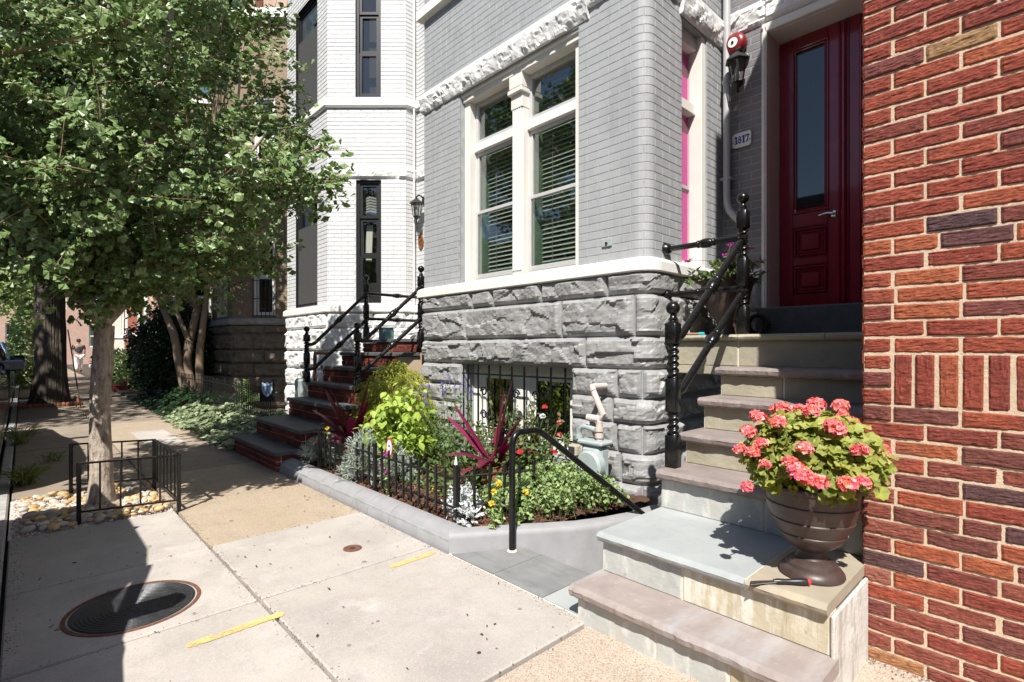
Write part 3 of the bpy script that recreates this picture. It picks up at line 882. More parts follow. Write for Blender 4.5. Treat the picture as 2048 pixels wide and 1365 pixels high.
# stone pier foot beside the door
pf = Wall([(-2.195, 4.8), (-1.85, 4.8)])
mb = MB(); rock(mb, pf, 0, .345, 1.39, 1.62, 0, .05, 61); mb.obj('stone', MT['gray_stone'], found)
mb = MB(); rock(mb, pf, 0, .345, 1.62, 1.88, 0, .05, 62); mb.obj('stone', MT['gray_stone'], found)
mb = MB(); molding(mb, pf, 0, .345, [(-.01,1.885),(.06,1.89),(.06,1.975),(.01,2.0),(-.01,2.0)]); mb.obj('belt_course', MT['white_paint'], gh)
# downpipe in the inner corner
dp = MB(); dp.tube([(-2.13,4.72,7.4),(-2.13,4.72,2.72),(-2.125,4.715,2.63),(-2.10,4.705,2.55),(-2.05,4.69,2.49),(-1.99,4.67,2.43),(-1.955,4.66,2.37),(-1.95,4.655,2.30)], .033, 14)
for z in (4.62, 3.72): dp.lathe([(.034,0),(.04,.004),(.04,.03),(.034,.034)], 14, (-2.13,4.72,z))
dpo = tag(smooth_by_angle(dp.obj('downpipe', MT['pvc'], None, loc=(-2.13,4.72,2.5))), 'grey downpipe in the corner beside the red door', 'downpipe')
MB().cbox(-2.19, -2.09, 4.70, 4.80, 2.84, 2.862, .004).obj('bracket', MT['pvc'], dpo)

# number plate, bell, lantern
pl = thing('number_plate', (-2.02, 4.79, 3.19), 'white enamel house number plate reading 1817 in blue', 'number plate')
cx, cz, hw, hh = -2.02, 3.195, .085, .066
poly = []
for qx, qz in ((1,1),(-1,1),(-1,-1),(1,-1)):
    for a in ((0, 45, 90) if (qx*qz > 0) else (90, 45, 0)):
        poly.append((cx+qx*(hw-.02+.02*math.cos(rad(a))), cz+qz*(hh-.02+.02*math.sin(rad(a)))))
k = MB(); n_ = len(poly)
k.v = [(x, 4.777, z) for x, z in poly] + [(x, 4.795, z) for x, z in poly]
k.f = [tuple(range(n_)), tuple(range(n_, 2*n_))[::-1]] + [(i, (i+1) % n_, n_+(i+1) % n_, n_+i) for i in range(n_)]
k.obj('plate', MT['plate_white'], pl)
def digit(ch, x, z, h, w):
    d = MB(); y0, y1 = 4.7735, 4.778
    if ch == '1':
        d.cbox(x-.0075, x+.0075, y0, y1, z, z+h, .001); d.cbox(x-.014, x+.014, y0, y1, z, z+.006, .001)
        d.sheet([(x-.018, y0, z+h*.78), (x-.005, y0, z+h*.78), (x-.005, y0, z+h), (x-.008, y0, z+h)])
    elif ch == '8':
        for cz_, r, ww in ((z+h*.73, h*.25, .8), (z+h*.28, h*.285, .88)):
            for i in range(16):
                a0, a1 = 2*math.pi*i/16, 2*math.pi*(i+1)/16
                r0 = r*.48
                d.sheet([(x+r*ww*math.cos(a0), y0, cz_+r*math.sin(a0)), (x+r*ww*math.cos(a1), y0, cz_+r*math.sin(a1)),
                         (x+r0*.55*math.cos(a1), y0, cz_+r0*math.sin(a1)*1.2), (x+r0*.55*math.cos(a0), y0, cz_+r0*math.sin(a0)*1.2)])
    else:
        d.cbox(x-.018, x+.018, y0, y1, z+h-.013, z+h, .001)
        d.cbox(x-.018, x-.013, y0, y1, z+h-.024, z+h, .001)
        d.sheet([(x+.018, y0, z+h-.006), (x+.008, y0, z+h-.013), (x-.010, y0, z), (x+.004, y0, z)])
    d.obj('digit', MT['enamel_blue'], pl)
for ch, xx in (('1', -2.067), ('8', -2.035), ('1', -2.0), ('7', -1.968)): digit(ch, xx, 3.162, .068, .03)
for xx in (-2.095, -1.945): MB().ball((xx, 4.776, 3.18), .006, 8, 6).obj('screw', MT['rust'], pl)
bell = thing('alarm_bell', (-2.06, 4.79, 4.05), 'red round alarm bell on the wall above the lantern', 'bell')
Mb = Matrix.Rotation(rad(90), 4, 'X')
smooth_by_angle(MB().lathe([(.098,.0),(.102,.03),(.10,.055),(.088,.075),(.06,.086),(.045,.088)], 28, (-2.06,4.775,4.06), Mb).obj('gong', MT['signal_red'], bell))
MB().lathe([(.044,.086),(.044,.092),(.012,.093)], 24, (-2.06,4.775,4.06), Mb).obj('centre_plate', MT['plate_white'], bell)
MB().lathe([(.012,.09),(.012,.1),(.004,.102)], 12, (-2.06,4.775,4.06), Mb).obj('bolt', MT['black_iron'], bell)
MB().cbox(-2.10, -2.02, 4.74, 4.80, 3.93, 4.0, .01).obj('back_box', MT['signal_red'], bell)
def lantern(loc, nx, ny, label, sc=1.0):
    x, y, z = loc
    t = thing('wall_lantern', loc, label, 'lantern')
    ox, oy = x+nx*.14*sc, y+ny*.14*sc
    MB().lathe([(.045*sc,0),(.05*sc,.01),(.05*sc,.02),(.03*sc,.03)], 16, (x, y, z+.12*sc), Matrix.Rotation(math.atan2(ny, nx), 4, 'Z') @ Matrix.Rotation(rad(90), 4, 'Y')).obj('back_plate', MT['black_iron_dull'], t)
    MB().tube([(x, y, z+.12*sc), (x+nx*.05*sc, y+ny*.05*sc, z+.17*sc), (ox-nx*.04*sc, oy-ny*.04*sc, z+.18*sc), (ox, oy, z+.14*sc)], .011*sc, 8).obj('arm', MT['black_iron_dull'], t)
    smooth_by_angle(MB().lathe([(.003,.16*sc),(.014*sc,.15*sc),(.012*sc,.13*sc),(.03*sc,.115*sc),(.07*sc,.085*sc),(.10*sc,.052*sc),(.105*sc,.045*sc),(.09*sc,.04*sc)], 6, (ox, oy, z)).obj('roof', MT['black_iron_dull'], t), 20)
    MB().lathe([(.072*sc,.04*sc),(.045*sc,-.14*sc)], 6, (ox, oy, z), cap=False).obj('pane', MT['lamp_glass'], t)
    for i in range(6):
        a = 2*math.pi*i/6
        MB().tube([(ox+.075*sc*math.cos(a), oy+.075*sc*math.sin(a), z+.04*sc), (ox+.047*sc*math.cos(a), oy+.047*sc*math.sin(a), z-.14*sc)], .0055*sc, 5).obj('rib', MT['black_iron_dull'], t)
    MB().lathe([(.05*sc,-.135*sc),(.045*sc,-.155*sc),(.02*sc,-.175*sc),(.012*sc,-.19*sc),(.016*sc,-.205*sc),(.003,-.225*sc)], 10, (ox, oy, z)).obj('finial', MT['black_iron_dull'], t)
    MB().lathe([(.012*sc,-.11*sc),(.022*sc,-.07*sc),(.022*sc,-.03*sc),(.01*sc,.01*sc)], 10, (ox, oy, z)).obj('bulb', MT['flat_glass_bulb'], t)
    return t
lantern((-2.0, 4.79, 3.80), 0, -1, 'black wall lantern under the red alarm bell', 1.05)
jp = thing('junction_plate', (-2.573, 3.49, 2.157), 'small steel outlet plate on the grey brick of the bay', 'outlet plate')
MB().cbox(-2.625, -2.525, 3.487, 3.497, 2.125, 2.19, .003).obj('plate', MT['meter_paint'], jp)
MB().lathe([(.011,0),(.011,.01),(.004,.012)], 12, (-2.573, 3.487, 2.15), Mb).obj('socket', MT['frame_black'], jp)
# ------------------------------------------------------------------ red brick rowhouse on the right
def brick_ramp(name, stops):
    m, nt, out = nodes(name)
    L = nt.links.new
    oi = N(nt, 'ShaderNodeObjectInfo'); g = N(nt, 'ShaderNodeNewGeometry')
    ad = N(nt, 'ShaderNodeMath', operation='ADD'); L(oi.outputs['Random'], ad.inputs[0]); L(g.outputs['Random Per Island'], ad.inputs[1])
    fr = N(nt, 'ShaderNodeMath', operation='FRACT'); L(ad.outputs[0], fr.inputs[0])
    c = ramp(nt, fr.outputs[0], stops)
    mp = N(nt, 'ShaderNodeMapping'); mp.inputs['Scale'].default_value = (1, 1, 1.9); L(g.outputs['Position'], mp.inputs[0])
    n1 = N(nt, 'ShaderNodeTexNoise', Scale=38, Detail=9, Roughness=.75); L(mp.outputs[0], n1.inputs['Vector'])
    d = N(nt, 'ShaderNodeMapRange'); d.inputs[1].default_value = .35; d.inputs[2].default_value = .7; d.inputs[3].default_value = .5; d.inputs[4].default_value = 1.3; L(n1.outputs[0], d.inputs[0])
    hs = N(nt, 'ShaderNodeHueSaturation'); L(d.outputs[0], hs.inputs['Value']); L(c, hs.inputs['Color']); c = hs.outputs[0]
    n2 = N(nt, 'ShaderNodeTexNoise', Scale=5, Detail=5); L(g.outputs['Position'], n2.inputs['Vector'])
    mr = N(nt, 'ShaderNodeMapRange'); mr.inputs[1].default_value = .58; mr.inputs[2].default_value = .75; mr.inputs[4].default_value = .45; L(n2.outputs[0], mr.inputs[0])
    c = mixc(nt, mr.outputs[0], c, (.10,.045,.05))
    n4 = N(nt, 'ShaderNodeTexNoise', Scale=34, Detail=6); L(mp.outputs[0], n4.inputs['Vector'])
    mr2 = N(nt, 'ShaderNodeMapRange'); mr2.inputs[1].default_value = .66; mr2.inputs[2].default_value = .74; mr2.inputs[4].default_value = .35; L(n4.outputs[0], mr2.inputs[0])
    c = mixc(nt, mr2.outputs[0], c, (.5,.38,.33))
    b = N(nt, 'ShaderNodeBsdfPrincipled'); b.inputs['Roughness'].default_value = .85; b.inputs['Specular IOR Level'].default_value = .25
    L(c, b.inputs['Base Color'])
    bn = N(nt, 'ShaderNodeBump'); bn.inputs['Strength'].default_value = 1.0; bn.inputs['Distance'].default_value = .009
    L(n1.outputs[0], bn.inputs['Height']); L(bn.outputs[0], b.inputs['Normal']); L(b.outputs[0], out.inputs[0])
    return m
brick_ramp('red_brick', [(0,(.10,.055,.06)), (.035,(.19,.06,.05)), (.3,(.255,.056,.040)), (.6,(.30,.068,.042)), (.85,(.345,.085,.047)), (.975,(.40,.12,.056)), (1,(.36,.24,.12))])
brick_ramp('red_brick_dark', [(0,(.10,.058,.06)), (.05,(.17,.062,.052)), (.35,(.24,.068,.05)), (.8,(.28,.085,.058)), (1,(.33,.13,.095))])
rh = thing('red_brick_rowhouse', (.4, 3.2, 0), 'red rough-textured brick house front with cream mortar at the right', 'house')
RX, RY = -.585, 2.6
rw = MB().box(RX+.003, 3.4, RY-.0022, 6.0, -.1, 6.5).obj('wall', MT['mortar'], rh)
rb = random.Random(21)
def rug_brick(l, h, seed, vertical=False):
    """brick with a torn, ridged face; local: face towards -Y, centred"""
    mb = MB(); nx, nz = (max(5, int(l/.0085)), 11)
    if vertical: nx, nz = 10, max(5, int(h/.0085))
    k = 0
    for r in range(nz+1):
        for c in range(nx+1):
            x, z = -l/2+l*c/nx, -h/2+h*r/nz
            e = r in (0, nz) or c in (0, nx)
            wv = .006*mn.noise(Vector((x*22, z*9, seed*7.7)))
            q = Vector((x*16, (z+wv)*95, seed*3.1)) if not vertical else Vector(((x+wv)*95, z*18, seed*3.1))
            rdg = abs(mn.noise(q))*1.8-.45
            y = -.0085 + (.0052 if e else -.0022*rdg + .0022*mn.noise(q*2.1) + .0022*mn.noise(Vector((x*90, z*110, seed))))
            jx = .0025*mn.noise(Vector((z*40, seed, 1))) if c in (0, nx) else 0
            jz = .0025*mn.noise(Vector((x*25, seed, 5))) if r in (0, nz) else 0
            mb.v.append((x+jx, y, z+jz))
    mb.f += grid_faces(0, nx+1, nz+1)
    # sides
    a = [(-l/2,-.0015,-h/2),(l/2,-.0015,-h/2),(l/2,-.0015,h/2),(-l/2,-.0015,h/2)]
    b = [(x,.02,z) for x,_,z in a]
    mb.add(a+b, [(0,4,5,1),(1,5,6,2),(2,6,7,3),(3,7,4,0)])
    return mb
RM = {}
def red_brick(x0, x1, z0, z1, vertical=False):
    l, h = x1-x0, z1-z0
    var = rb.randrange(5)
    dark = (z0+z1)/2 < 1.05 and rb.random() < .6
    key = (round(l, 2), round(h, 2), var, vertical, dark)
    if key not in RM: RM[key] = rug_brick(l, h, len(RM), vertical).mesh('brick', MT['red_brick_dark' if dark else 'red_brick'])
    o = link('brick', RM[key], rw, loc=((x0+x1)/2, RY, (z0+z1)/2), rot=(rb.gauss(0,.008), rb.gauss(0,.004), rb.gauss(0,.008)))
    o.location.y += rb.gauss(0, .0015)
CH = .0677; JT = .0098; MODL = .2135
zlist = []
z = 1.055
while z > -.03: zlist.append((z-CH, z, len(zlist))); z -= CH
z = 1.268; kk = 0
while z < 3.1: zlist.append((z, z+CH, kk)); z += CH; kk += 1
XR = .40
far = MB()
for z0, z1, i in zlist:
    x = RX
    first = True
    while x < 3.3:
        l = MODL
        if first and i % 2 == 0: l = MODL/2
        elif rb.random() < .1: l = MODL*rb.choice((.55, .7))
        first = False
        p = (x, x+l-JT, z0+JT/2, z1-JT/2)
        if x < XR: red_brick(*p)
        else: far.cbox(p[0], p[1], RY-.007, RY+.02, p[2], p[3], .003)
        x += l
for i in range(3): red_brick(RX, RX+.098, 1.055+i*.071+JT/2, 1.055+(i+1)*.071-JT/2)
x = RX+.108
while x < 3.2:
    if x < XR: red_brick(x, x+.057, 1.055+JT/2, 1.268-JT/2, True)
    else: far.cbox(x, x+.057, RY-.007, RY+.02, 1.06, 1.263, .003)
    x += .0715
for z0, z1, i in [(3.1+j*CH, 3.1+(j+1)*CH, j) for j in range(48)]:
    x = RX - (MODL/2 if i % 2 else 0)
    while x < 3.3:
        a = max(RX, x); far.cbox(a, x+MODL-JT, RY-.007, RY+.02, z0+JT/2, z1-JT/2, .003); x += MODL
# the return wall that faces the stair
for z0, z1, i in [(j*CH, (j+1)*CH, j) for j in range(95)]:
    y = RY + .004 + (0 if i % 2 else MODL/2)
    if i % 2 == 0: far.cbox(RX-.006, RX+.02, RY, RY+MODL/2-JT, z0+JT/2, z1-JT/2, .003)
    while y < 5.0:
        far.cbox(RX-.006, RX+.02, y, y+MODL-JT, z0+JT/2, z1-JT/2, .003); y += MODL
tag(far.obj('brickwork', MT['red_brick'], rh), kind='stuff')

# ------------------------------------------------------------------ stone stair up to the red door
st = thing('stone_stair', (-1.1, 2.6, 0), 'stone entrance stair with brown treads leading up to the red door', 'stairs')
def tread(x0, x1, y0, y1, z0, z1, m, amp=.006, seed=0, name='tread', rag=None):
    """slab whose front edge is broken stone"""
    mb = MB(); n = max(6, int((x1-x0)/.018))
    t = z1-z0
    prof = [(y1, z1), (y0+.022, z1), (y0+.006, z1-.006), (y0-.002, z1-.018), (y0, z1-t*.5), (y0+.004, z0+.012), (y0+.014, z0), (y1, z0)]
    for i in range(n+1):
        x = x0+(x1-x0)*i/n
        for j, (y, z) in enumerate(prof):
            if 1 <= j <= 6:
                q = Vector((x*16, z*24+j*.35, seed*5.3))
                y += amp*(mn.noise(q)*1.2+.5*mn.noise(q*3.1)) * (1 if j > 1 else .4)
                z += amp*.5*mn.noise(q*1.9+Vector((4,4,4))) * (0 if j == 1 else 1)
            mb.v.append((x, y, z))
    np_ = len(prof)
    for i in range(n):
        for j in range(np_):
            a, b = i*np_+j, i*np_+(j+1) % np_
            mb.f.append((a, b, b+np_, a+np_))
    mb.f.append(tuple(range(np_))[::-1]); mb.f.append(tuple(n*np_+j for j in range(np_)))
    return mb.obj(name, MT[m], st)
rsr = random.Random(77)
def riser(y, z0, z1, cuts, m='sandstone', depth=.06):
    for a, b in zip(cuts, cuts[1:]):
        mm_ = m if isinstance(m, str) else m[list(cuts).index(a)]
        MB().cbox(a+.005, b-.005, y+rsr.uniform(0,.003), y+depth, z0, z1, .004).obj('riser_stone', MT[mm_], st)
    MB().box(cuts[0]+.001, cuts[-1]-.001, y+.006, y+depth+.01, z0-.001, z1+.001).obj('joint', MT['mortar_pale'], st)
XL, XRt = -1.6, -.576
core = MB()
core.box(XL+.02, XRt-.02, 1.985, 2.2, -.14, .118); core.box(XL+.02, XRt-.02, 2.19, 2.6, -.14, .325); core.box(XL+.02, XRt-.012, 2.6, 4.8, -.14, .36)
core.box(XL+.02, -.59, 2.72, 4.75, .3, .535); core.box(XL+.02, -.59, 3.0, 4.75, .5, .72); core.box(XL+.02, -.59, 3.22, 4.75, .7, .92); core.box(XL+.02, -.59, 3.46, 4.75, .9, 1.10)
core.obj('core', MT['mortar_pale'], st)
riser(1.92, -.05, .120, [XL+.012, -1.17, -.86, XRt+.004], ('riser_blue', 'riser_blue', 'riser_stained'))
tread(XL-.003, XRt+.02, 1.875, 2.14, .120, .174, 'brownstone_worn', .007, 1)
riser(2.125, .175, .325, [XL+.006, -1.16, XRt-.002], ('riser_blue', 'riser_stained'))
tread(XL, -.873, 2.085, 2.70, .328, .372, 'bluestone', .0028, 2, 'landing_slab')
tread(-.866, XRt-.004, 2.085, 2.70, .328, .373, 'tan_flag', .003, 3, 'landing_slab')
MB().box(-.8725, -.8665, 2.095, 2.69, .33, .371).obj('joint', MT['mortar_pale'], st)
riser(2.69, .373, .538, [XL, -1.02, -.585], 'riser_blue')
for i, (yn, z1) in enumerate(((2.64, .593), (2.905, .777), (3.13, .975), (3.375, 1.163))):
    tread(XL-.004, -.59, yn, yn+.34, z1-.053, z1, 'brownstone_tread', .0055, 10+i)
riser(2.95, .594, .722, [XL+.012, -.985, -.59]); riser(3.185, .778, .920, [XL+.012, -.59]); riser(3.425, .976, 1.108, [XL+.012, -1.19, -.59])
riser(3.69, 1.164, 1.343, [-2.13, -1.585, -.82, -.59])
riser(3.69, 1.10, 1.163, [-2.13, XL+.0])
for i, (a, b) in enumerate(((-2.14, -1.575), (-1.57, -1.03), (-1.025, -.59))):
    tread(a, b, 3.65, 4.79, 1.345, 1.388, 'sandstone', .003, 20+i, 'porch_slab')
MB().box(-2.14, -.6, 3.78, 4.79, 1.25, 1.34).obj('porch_deck', MT['mortar_pale'], st)
MB().cbox(XRt-.002, XRt+.012, 2.118, 2.585, -.04, .326, .004).obj('side_render', MT['lime_render'], st)
MB().cbox(XRt-.002, XRt+.012, 1.915, 2.117, -.04, .119, .004).obj('side_render', MT['lime_render'], st)
sp = MB(); sp.prism([(1.885, -.02),(1.93, -.02),(1.93, .3),(2.0, .3)], 0, .01)
# ------------------------------------------------------------------ twisted iron newels and rails
def newel(mb, x, y, z0, h, r=.036):
    """square foot, rope twist, square block, rope twist, square head, ball"""
    def sq(za, zb, w): mb.cbox(x-w, x+w, y-w, y+w, z0+za, z0+zb, .006)
    def twist(za, zb):
        n = 56; k = len(mb.v); m = 16
        for i in range(n+1):
            z = z0+za+(zb-za)*i/n
            for j in range(m):
                a = 2*math.pi*j/m
                rr = r*(.84+.17*math.cos(2*(a) ))
                b = a + 2*math.pi*(zb-za)/.075*i/n
                mb.v.append((x+rr*math.cos(b), y+rr*math.sin(b), z))
        for i in range(n):
            for j in range(m):
                a, b = k+i*m+j, k+i*m+(j+1) % m
                mb.f.append((a, b, b+m, a+m))
    s = h/.93
    sq(0, .20*s, r*1.0); twist(.20*s, .34*s); sq(.34*s, .55*s, r*.95); twist(.55*s, .76*s); sq(.76*s, .89*s, r)
    mb.lathe([(r*.9,.89*s),(r*.6,.905*s),(r*.75,.915*s),(r*.5,.925*s),(r*.45,.94*s)], 16, (x, y, z0))
    mb.ball((x, y, z0+.945*s+r*.95), r*1.12, 18, 12)
def knuckle(mb, a, b, t0, r):
    a, b = Vector(a), Vector(b); d = b-a; L_ = d.length; d.normalize()
    c = a + d*L_*t0
    for off, rr in ((-.07, 1.0), (-.06, 1.3), (-.045, 1.15), (-.03, 1.55), (0, 1.75), (.03, 1.55), (.045, 1.15), (.06, 1.3), (.07, 1.0)):
        pass
    prof = [(-.075,.95),(-.068,1.28),(-.055,1.3),(-.05,1.08),(-.035,1.45),(-.012,1.62),(.012,1.62),(.035,1.45),(.05,1.08),(.055,1.3),(.068,1.28),(.075,.95)]
    mb.tube([tuple(c+d*o) for o, _ in prof], [r*k_ for _, k_ in prof], 14)
def railing(base, label, n1, n2, wall_x=None, wall_y=None, side=1, h1=.88, h2=.93, post_r=.036, rails=((.76,.69),(.43,.31))):
    t = thing('stair_railing', base, label, 'railing')
    for (x, y, z), h in ((n1, h1), (n2, h2)):
        m_ = MB(); newel(m_, x, y, z, h, post_r); smooth_by_angle(m_.obj('newel', MT['black_iron'], t), 50)
    r = .0235
    for zo1, zo2 in rails:
        a = Vector((n1[0], n1[1], n1[2]+zo1)); b = Vector((n2[0], n2[1], n2[2]+zo2))
        path = [a, a+Vector((0, .06, .002)), a+Vector((0, .09, .010)), a+Vector((0, .115, .026)), a+Vector((0, .135, .045)), b]
        m_ = MB(); m_.tube([tuple(p) for p in path], r, 12); knuckle(m_, a+Vector((0,.135,.045)), b, .45, r)
        m_.tube([tuple(b-(b-a).normalized()*.05), tuple(b)], r*1.35, 12)
        smooth_by_angle(m_.obj('rail', MT['black_iron'], t), 50)
    if wall_x is not None or wall_y is not None:
        for zo in (rails[0][1]+.005, rails[1][1]+.02):
            a = Vector((n2[0], n2[1], n2[2]+zo)); b = Vector((wall_x if wall_x is not None else n2[0], n2[1]+.02 if wall_y is None else wall_y, a.z))
            m_ = MB(); m_.tube([tuple(a), tuple(b)], r*.95, 12); knuckle(m_, a, b, .45, r*.95)
            d = (b-a).normalized()
            m_.tube([tuple(b-d*.05), tuple(b-d*.035), tuple(b-d*.012), tuple(b)], [r, r*1.6, r*2.3, r*2.4], 14)
            smooth_by_angle(m_.obj('wall_rail', MT['black_iron'], t), 50)
    return t
railing((-1.575, 2.78, .59), 'glossy black railing with twisted newels on the stone stair to the red door', (-1.575, 2.78, .592), (-1.575, 3.75, 1.389), -2.2, h1=.885, h2=.925)

# handrail of the basement steps
hr = thing('handrail', (-2.405, 2.265, 0), 'black bent pipe handrail at the basement steps beside the planter', 'handrail')
pth = [(-2.405,2.265,0), (-2.405,2.265,.66), (-2.404,2.272,.70), (-2.403,2.29,.735), (-2.401,2.325,.752), (-2.392,2.45,.752), (-2.385,2.49,.742), (-2.372,2.53,.715), (-2.05,3.20,.115), (-1.95,3.41,-.08)]
smooth_by_angle(MB().tube(pth, .0205, 14).obj('pipe', MT['black_iron'], hr), 60)
MB().lathe([(.034,.001),(.03,.008),(.021,.012)], 14, (-2.405,2.265,0)).obj('foot', MT['mortar_pale'], hr)

# ------------------------------------------------------------------ urn with geraniums on the stair landing
ux, uy, uz = -.705, 2.335, .373
urn = thing('urn_planter', (ux, uy, uz), 'brown ribbed pedestal urn on the stair landing', 'planter')
prof = [(.001,.0),(.128,0),(.133,.008),(.131,.018),(.118,.034),(.106,.040),(.102,.052),(.082,.066),(.066,.072),(.058,.085),(.056,.10),(.066,.112),(.09,.122),(.118,.142),(.134,.163),(.139,.170),(.140,.175),(.137,.178),(.152,.198),(.164,.220),(.170,.228),(.171,.233),(.167,.237),(.178,.262),(.184,.285),(.187,.291),(.187,.297),(.182,.300),(.186,.325),(.189,.348),(.197,.354),(.199,.362),(.197,.372),(.19,.375),(.175,.372),(.168,.345),(.001,.340)]
prof = [(r_*.9, z_) for r_, z_ in prof]
o = MB().lathe(prof, 56, (ux, uy, uz), cap=False).obj('bowl', MT['urn'], urn); smooth_by_angle(o, 35)
MB().lathe([(.001,.335),(.152,.342)], 20, (ux, uy, uz+.005), cap=False).obj('soil', MT['soil'], urn)
kn = thing('putty_knife', (-.80, 2.13, .378), 'putty knife with black and red handle lying before the urn', 'tool')
Mk = Matrix.Translation((-.735, 2.155, .381)) @ Matrix.Rotation(rad(38), 4, 'Z') @ Matrix.Rotation(rad(-3), 4, 'Y')
bl = MB(); bl.v = [tuple(Mk @ Vector(p)) for p in [(-.14,-.016,-.002),(-.13,.017,-.002),(-.04,.010,.004),(-.04,-.008,.004),(-.14,-.016,-.0005),(-.13,.017,-.0005),(-.04,.010,.007),(-.04,-.008,.007)]]
bl.f = [(0,1,2,3),(4,5,6,7),(0,1,5,4),(1,2,6,5),(2,3,7,6),(3,0,4,7)]
bl.obj('blade', MT['rusty_blade'] if 'rusty_blade' in MT else MT['chrome'], kn)
hm = MB(); hm.tube([tuple(Mk @ Vector((-.05+.13*i/8, .001, .006))) for i in range(9)], [.008,.011,.0105,.0095,.010,.0115,.0125,.0125,.008], 10)
smooth_by_angle(hm.obj('handle', MT['frame_black'], kn), 60)
MB().tube([tuple(Mk @ Vector((.073, .001, .006))), tuple(Mk @ Vector((.083, .001, .006)))], .0122, 10).obj('cap', MT['sign_red'], kn)
# ------------------------------------------------------------------ planting bed before the bay
pw = thing('garden_wall', (-4, 2.0, 0), 'low grey rounded concrete edge around the planting bed', 'garden wall')
def sweep_x(x0, x1, prof, n, seed=0, amp=.002):
    mb = MB(); k = len(prof)
    for i in range(n+1):
        x = x0+(x1-x0)*i/n
        for j, (y, z) in enumerate(prof):
            d = amp*mn.noise(Vector((x*6, j*.8, seed)))
            mb.v.append((x, y-d, z+d*.6))
    for i in range(n):
        for j in range(k-1):
            a = i*k+j; mb.f.append((a, a+k, a+k+1, a+1))
    mb.f.append(tuple(range(k))); mb.f.append(tuple(n*k+j for j in range(k))[::-1])
    return mb
kp = [(1.955,-.06),(1.953,.0),(1.956,.03),(1.965,.058),(1.982,.085),(2.005,.105),(2.035,.118),(2.07,.123),(2.10,.122),(2.11,.06)]
xc = [-5.625, -5.18, -4.95, -4.62, -4.40, -3.98, -3.72, -3.4, -2.66]
for i, (a, b) in enumerate(zip(xc, xc[1:])):
    smooth_by_angle(sweep_x(a+.0025, b-.0025, kp, 10, i).obj('kerb_length', MT['gray_wall_paint'], pw), 50)
MB().box(-5.62, -2.67, 1.965, 2.09, -.05, .075).obj('joint', MT['gray_mortar'], pw)
plan = [(-2.655, 1.953), (-2.60, 2.03), (-2.395, 2.355), (-2.30, 2.49), (-2.18, 2.68), (-2.09, 2.90), (-2.03, 3.12), (-2.0, 3.42)]
sw_ = Wall(plan)
mb = MB(); molding(mb, sw_, 0, sw_.L[-1], [(0,-1.2),(.0,.085),(-.006,.108),(-.02,.12),(-.10,.124),(-.11,.05)], .05, .0015, 4)
smooth_by_angle(mb.obj('side_wall', MT['gray_wall_paint'], pw), 40)
bed = [(-5.62,2.09),(-2.72,2.09),(-2.66,2.12),(-2.48,2.42),(-2.28,2.74),(-2.14,3.1),(-2.1,3.43),(-5.62,3.47)]
mb = MB()
def in_poly(x, y, poly):
    c = False; n = len(poly)
    for i in range(n):
        x0, y0 = poly[i]; x1, y1 = poly[i-1]
        if (y0 > y) != (y1 > y) and x < (x1-x0)*(y-y0)/(y1-y0)+x0: c = not c
    return c
def bed_z(x, y): return .075 + .07*min(1, max(0, (y-2.1)/.8)) + .012*mn.noise(Vector((x*5, y*5, 2)))
nx, ny = 90, 40
idx = {}
for i in range(nx+1):
    for j in range(ny+1):
        x, y = -5.64+3.62*i/nx, 2.06+1.46*j/ny
        if in_poly(x, y, [(-5.66,2.05),(-2.70,2.05),(-2.49,2.42),(-2.29,2.74),(-2.17,3.1),(-2.12,3.55),(-5.66,3.55)]):
            idx[i, j] = len(mb.v); mb.v.append((x, y, bed_z(x, y)))
for (i, j), a in idx.items():
    q = [(i, j), (i+1, j), (i+1, j+1), (i, j+1)]
    if all(p in idx for p in q): mb.f.append(tuple(idx[p] for p in q))
tag(mb.obj('garden_soil', MT['mulch']), kind='structure')
rs = random.Random(8)
mb = MB()
while len(mb.f) < 6*3400:
    x, y = rs.uniform(-5.6, -2.05), 2.09+abs(rs.gauss(0, .45))
    if not in_poly(x, y, bed): continue
    l, w = rs.uniform(.012,.045), rs.uniform(.002,.006)
    M = Matrix.Translation((x, y, bed_z(x, y)+rs.uniform(0,.012))) @ Euler((rs.gauss(0,.3), rs.gauss(0,.35), rs.uniform(0, 6.3))).to_matrix().to_4x4()
    k = len(mb.v)
    for px_, py_, pz_ in [(-l,-w,0),(l,-w,0),(l,w,0),(-l,w,0),(-l,-w,.004),(l,-w,.004),(l,w,.004),(-l,w,.004)]:
        p = M @ Vector((px_, py_, pz_)); mb.v.append(tuple(p))
    mb.f += [tuple(k+i for i in f) for f in [(0,3,2,1),(4,5,6,7),(0,1,5,4),(1,2,6,5),(2,3,7,6),(3,0,4,7)]]
leafmat('mulch_chip', [(.045,.02,.012), (.11,.05,.03), (.20,.105,.065), (.07,.03,.018)], .0, .9)
tag(mb.obj('bark_mulch', MT['mulch_chip']), 'brown shredded bark mulch covering the planting bed', 'mulch', kind='stuff')

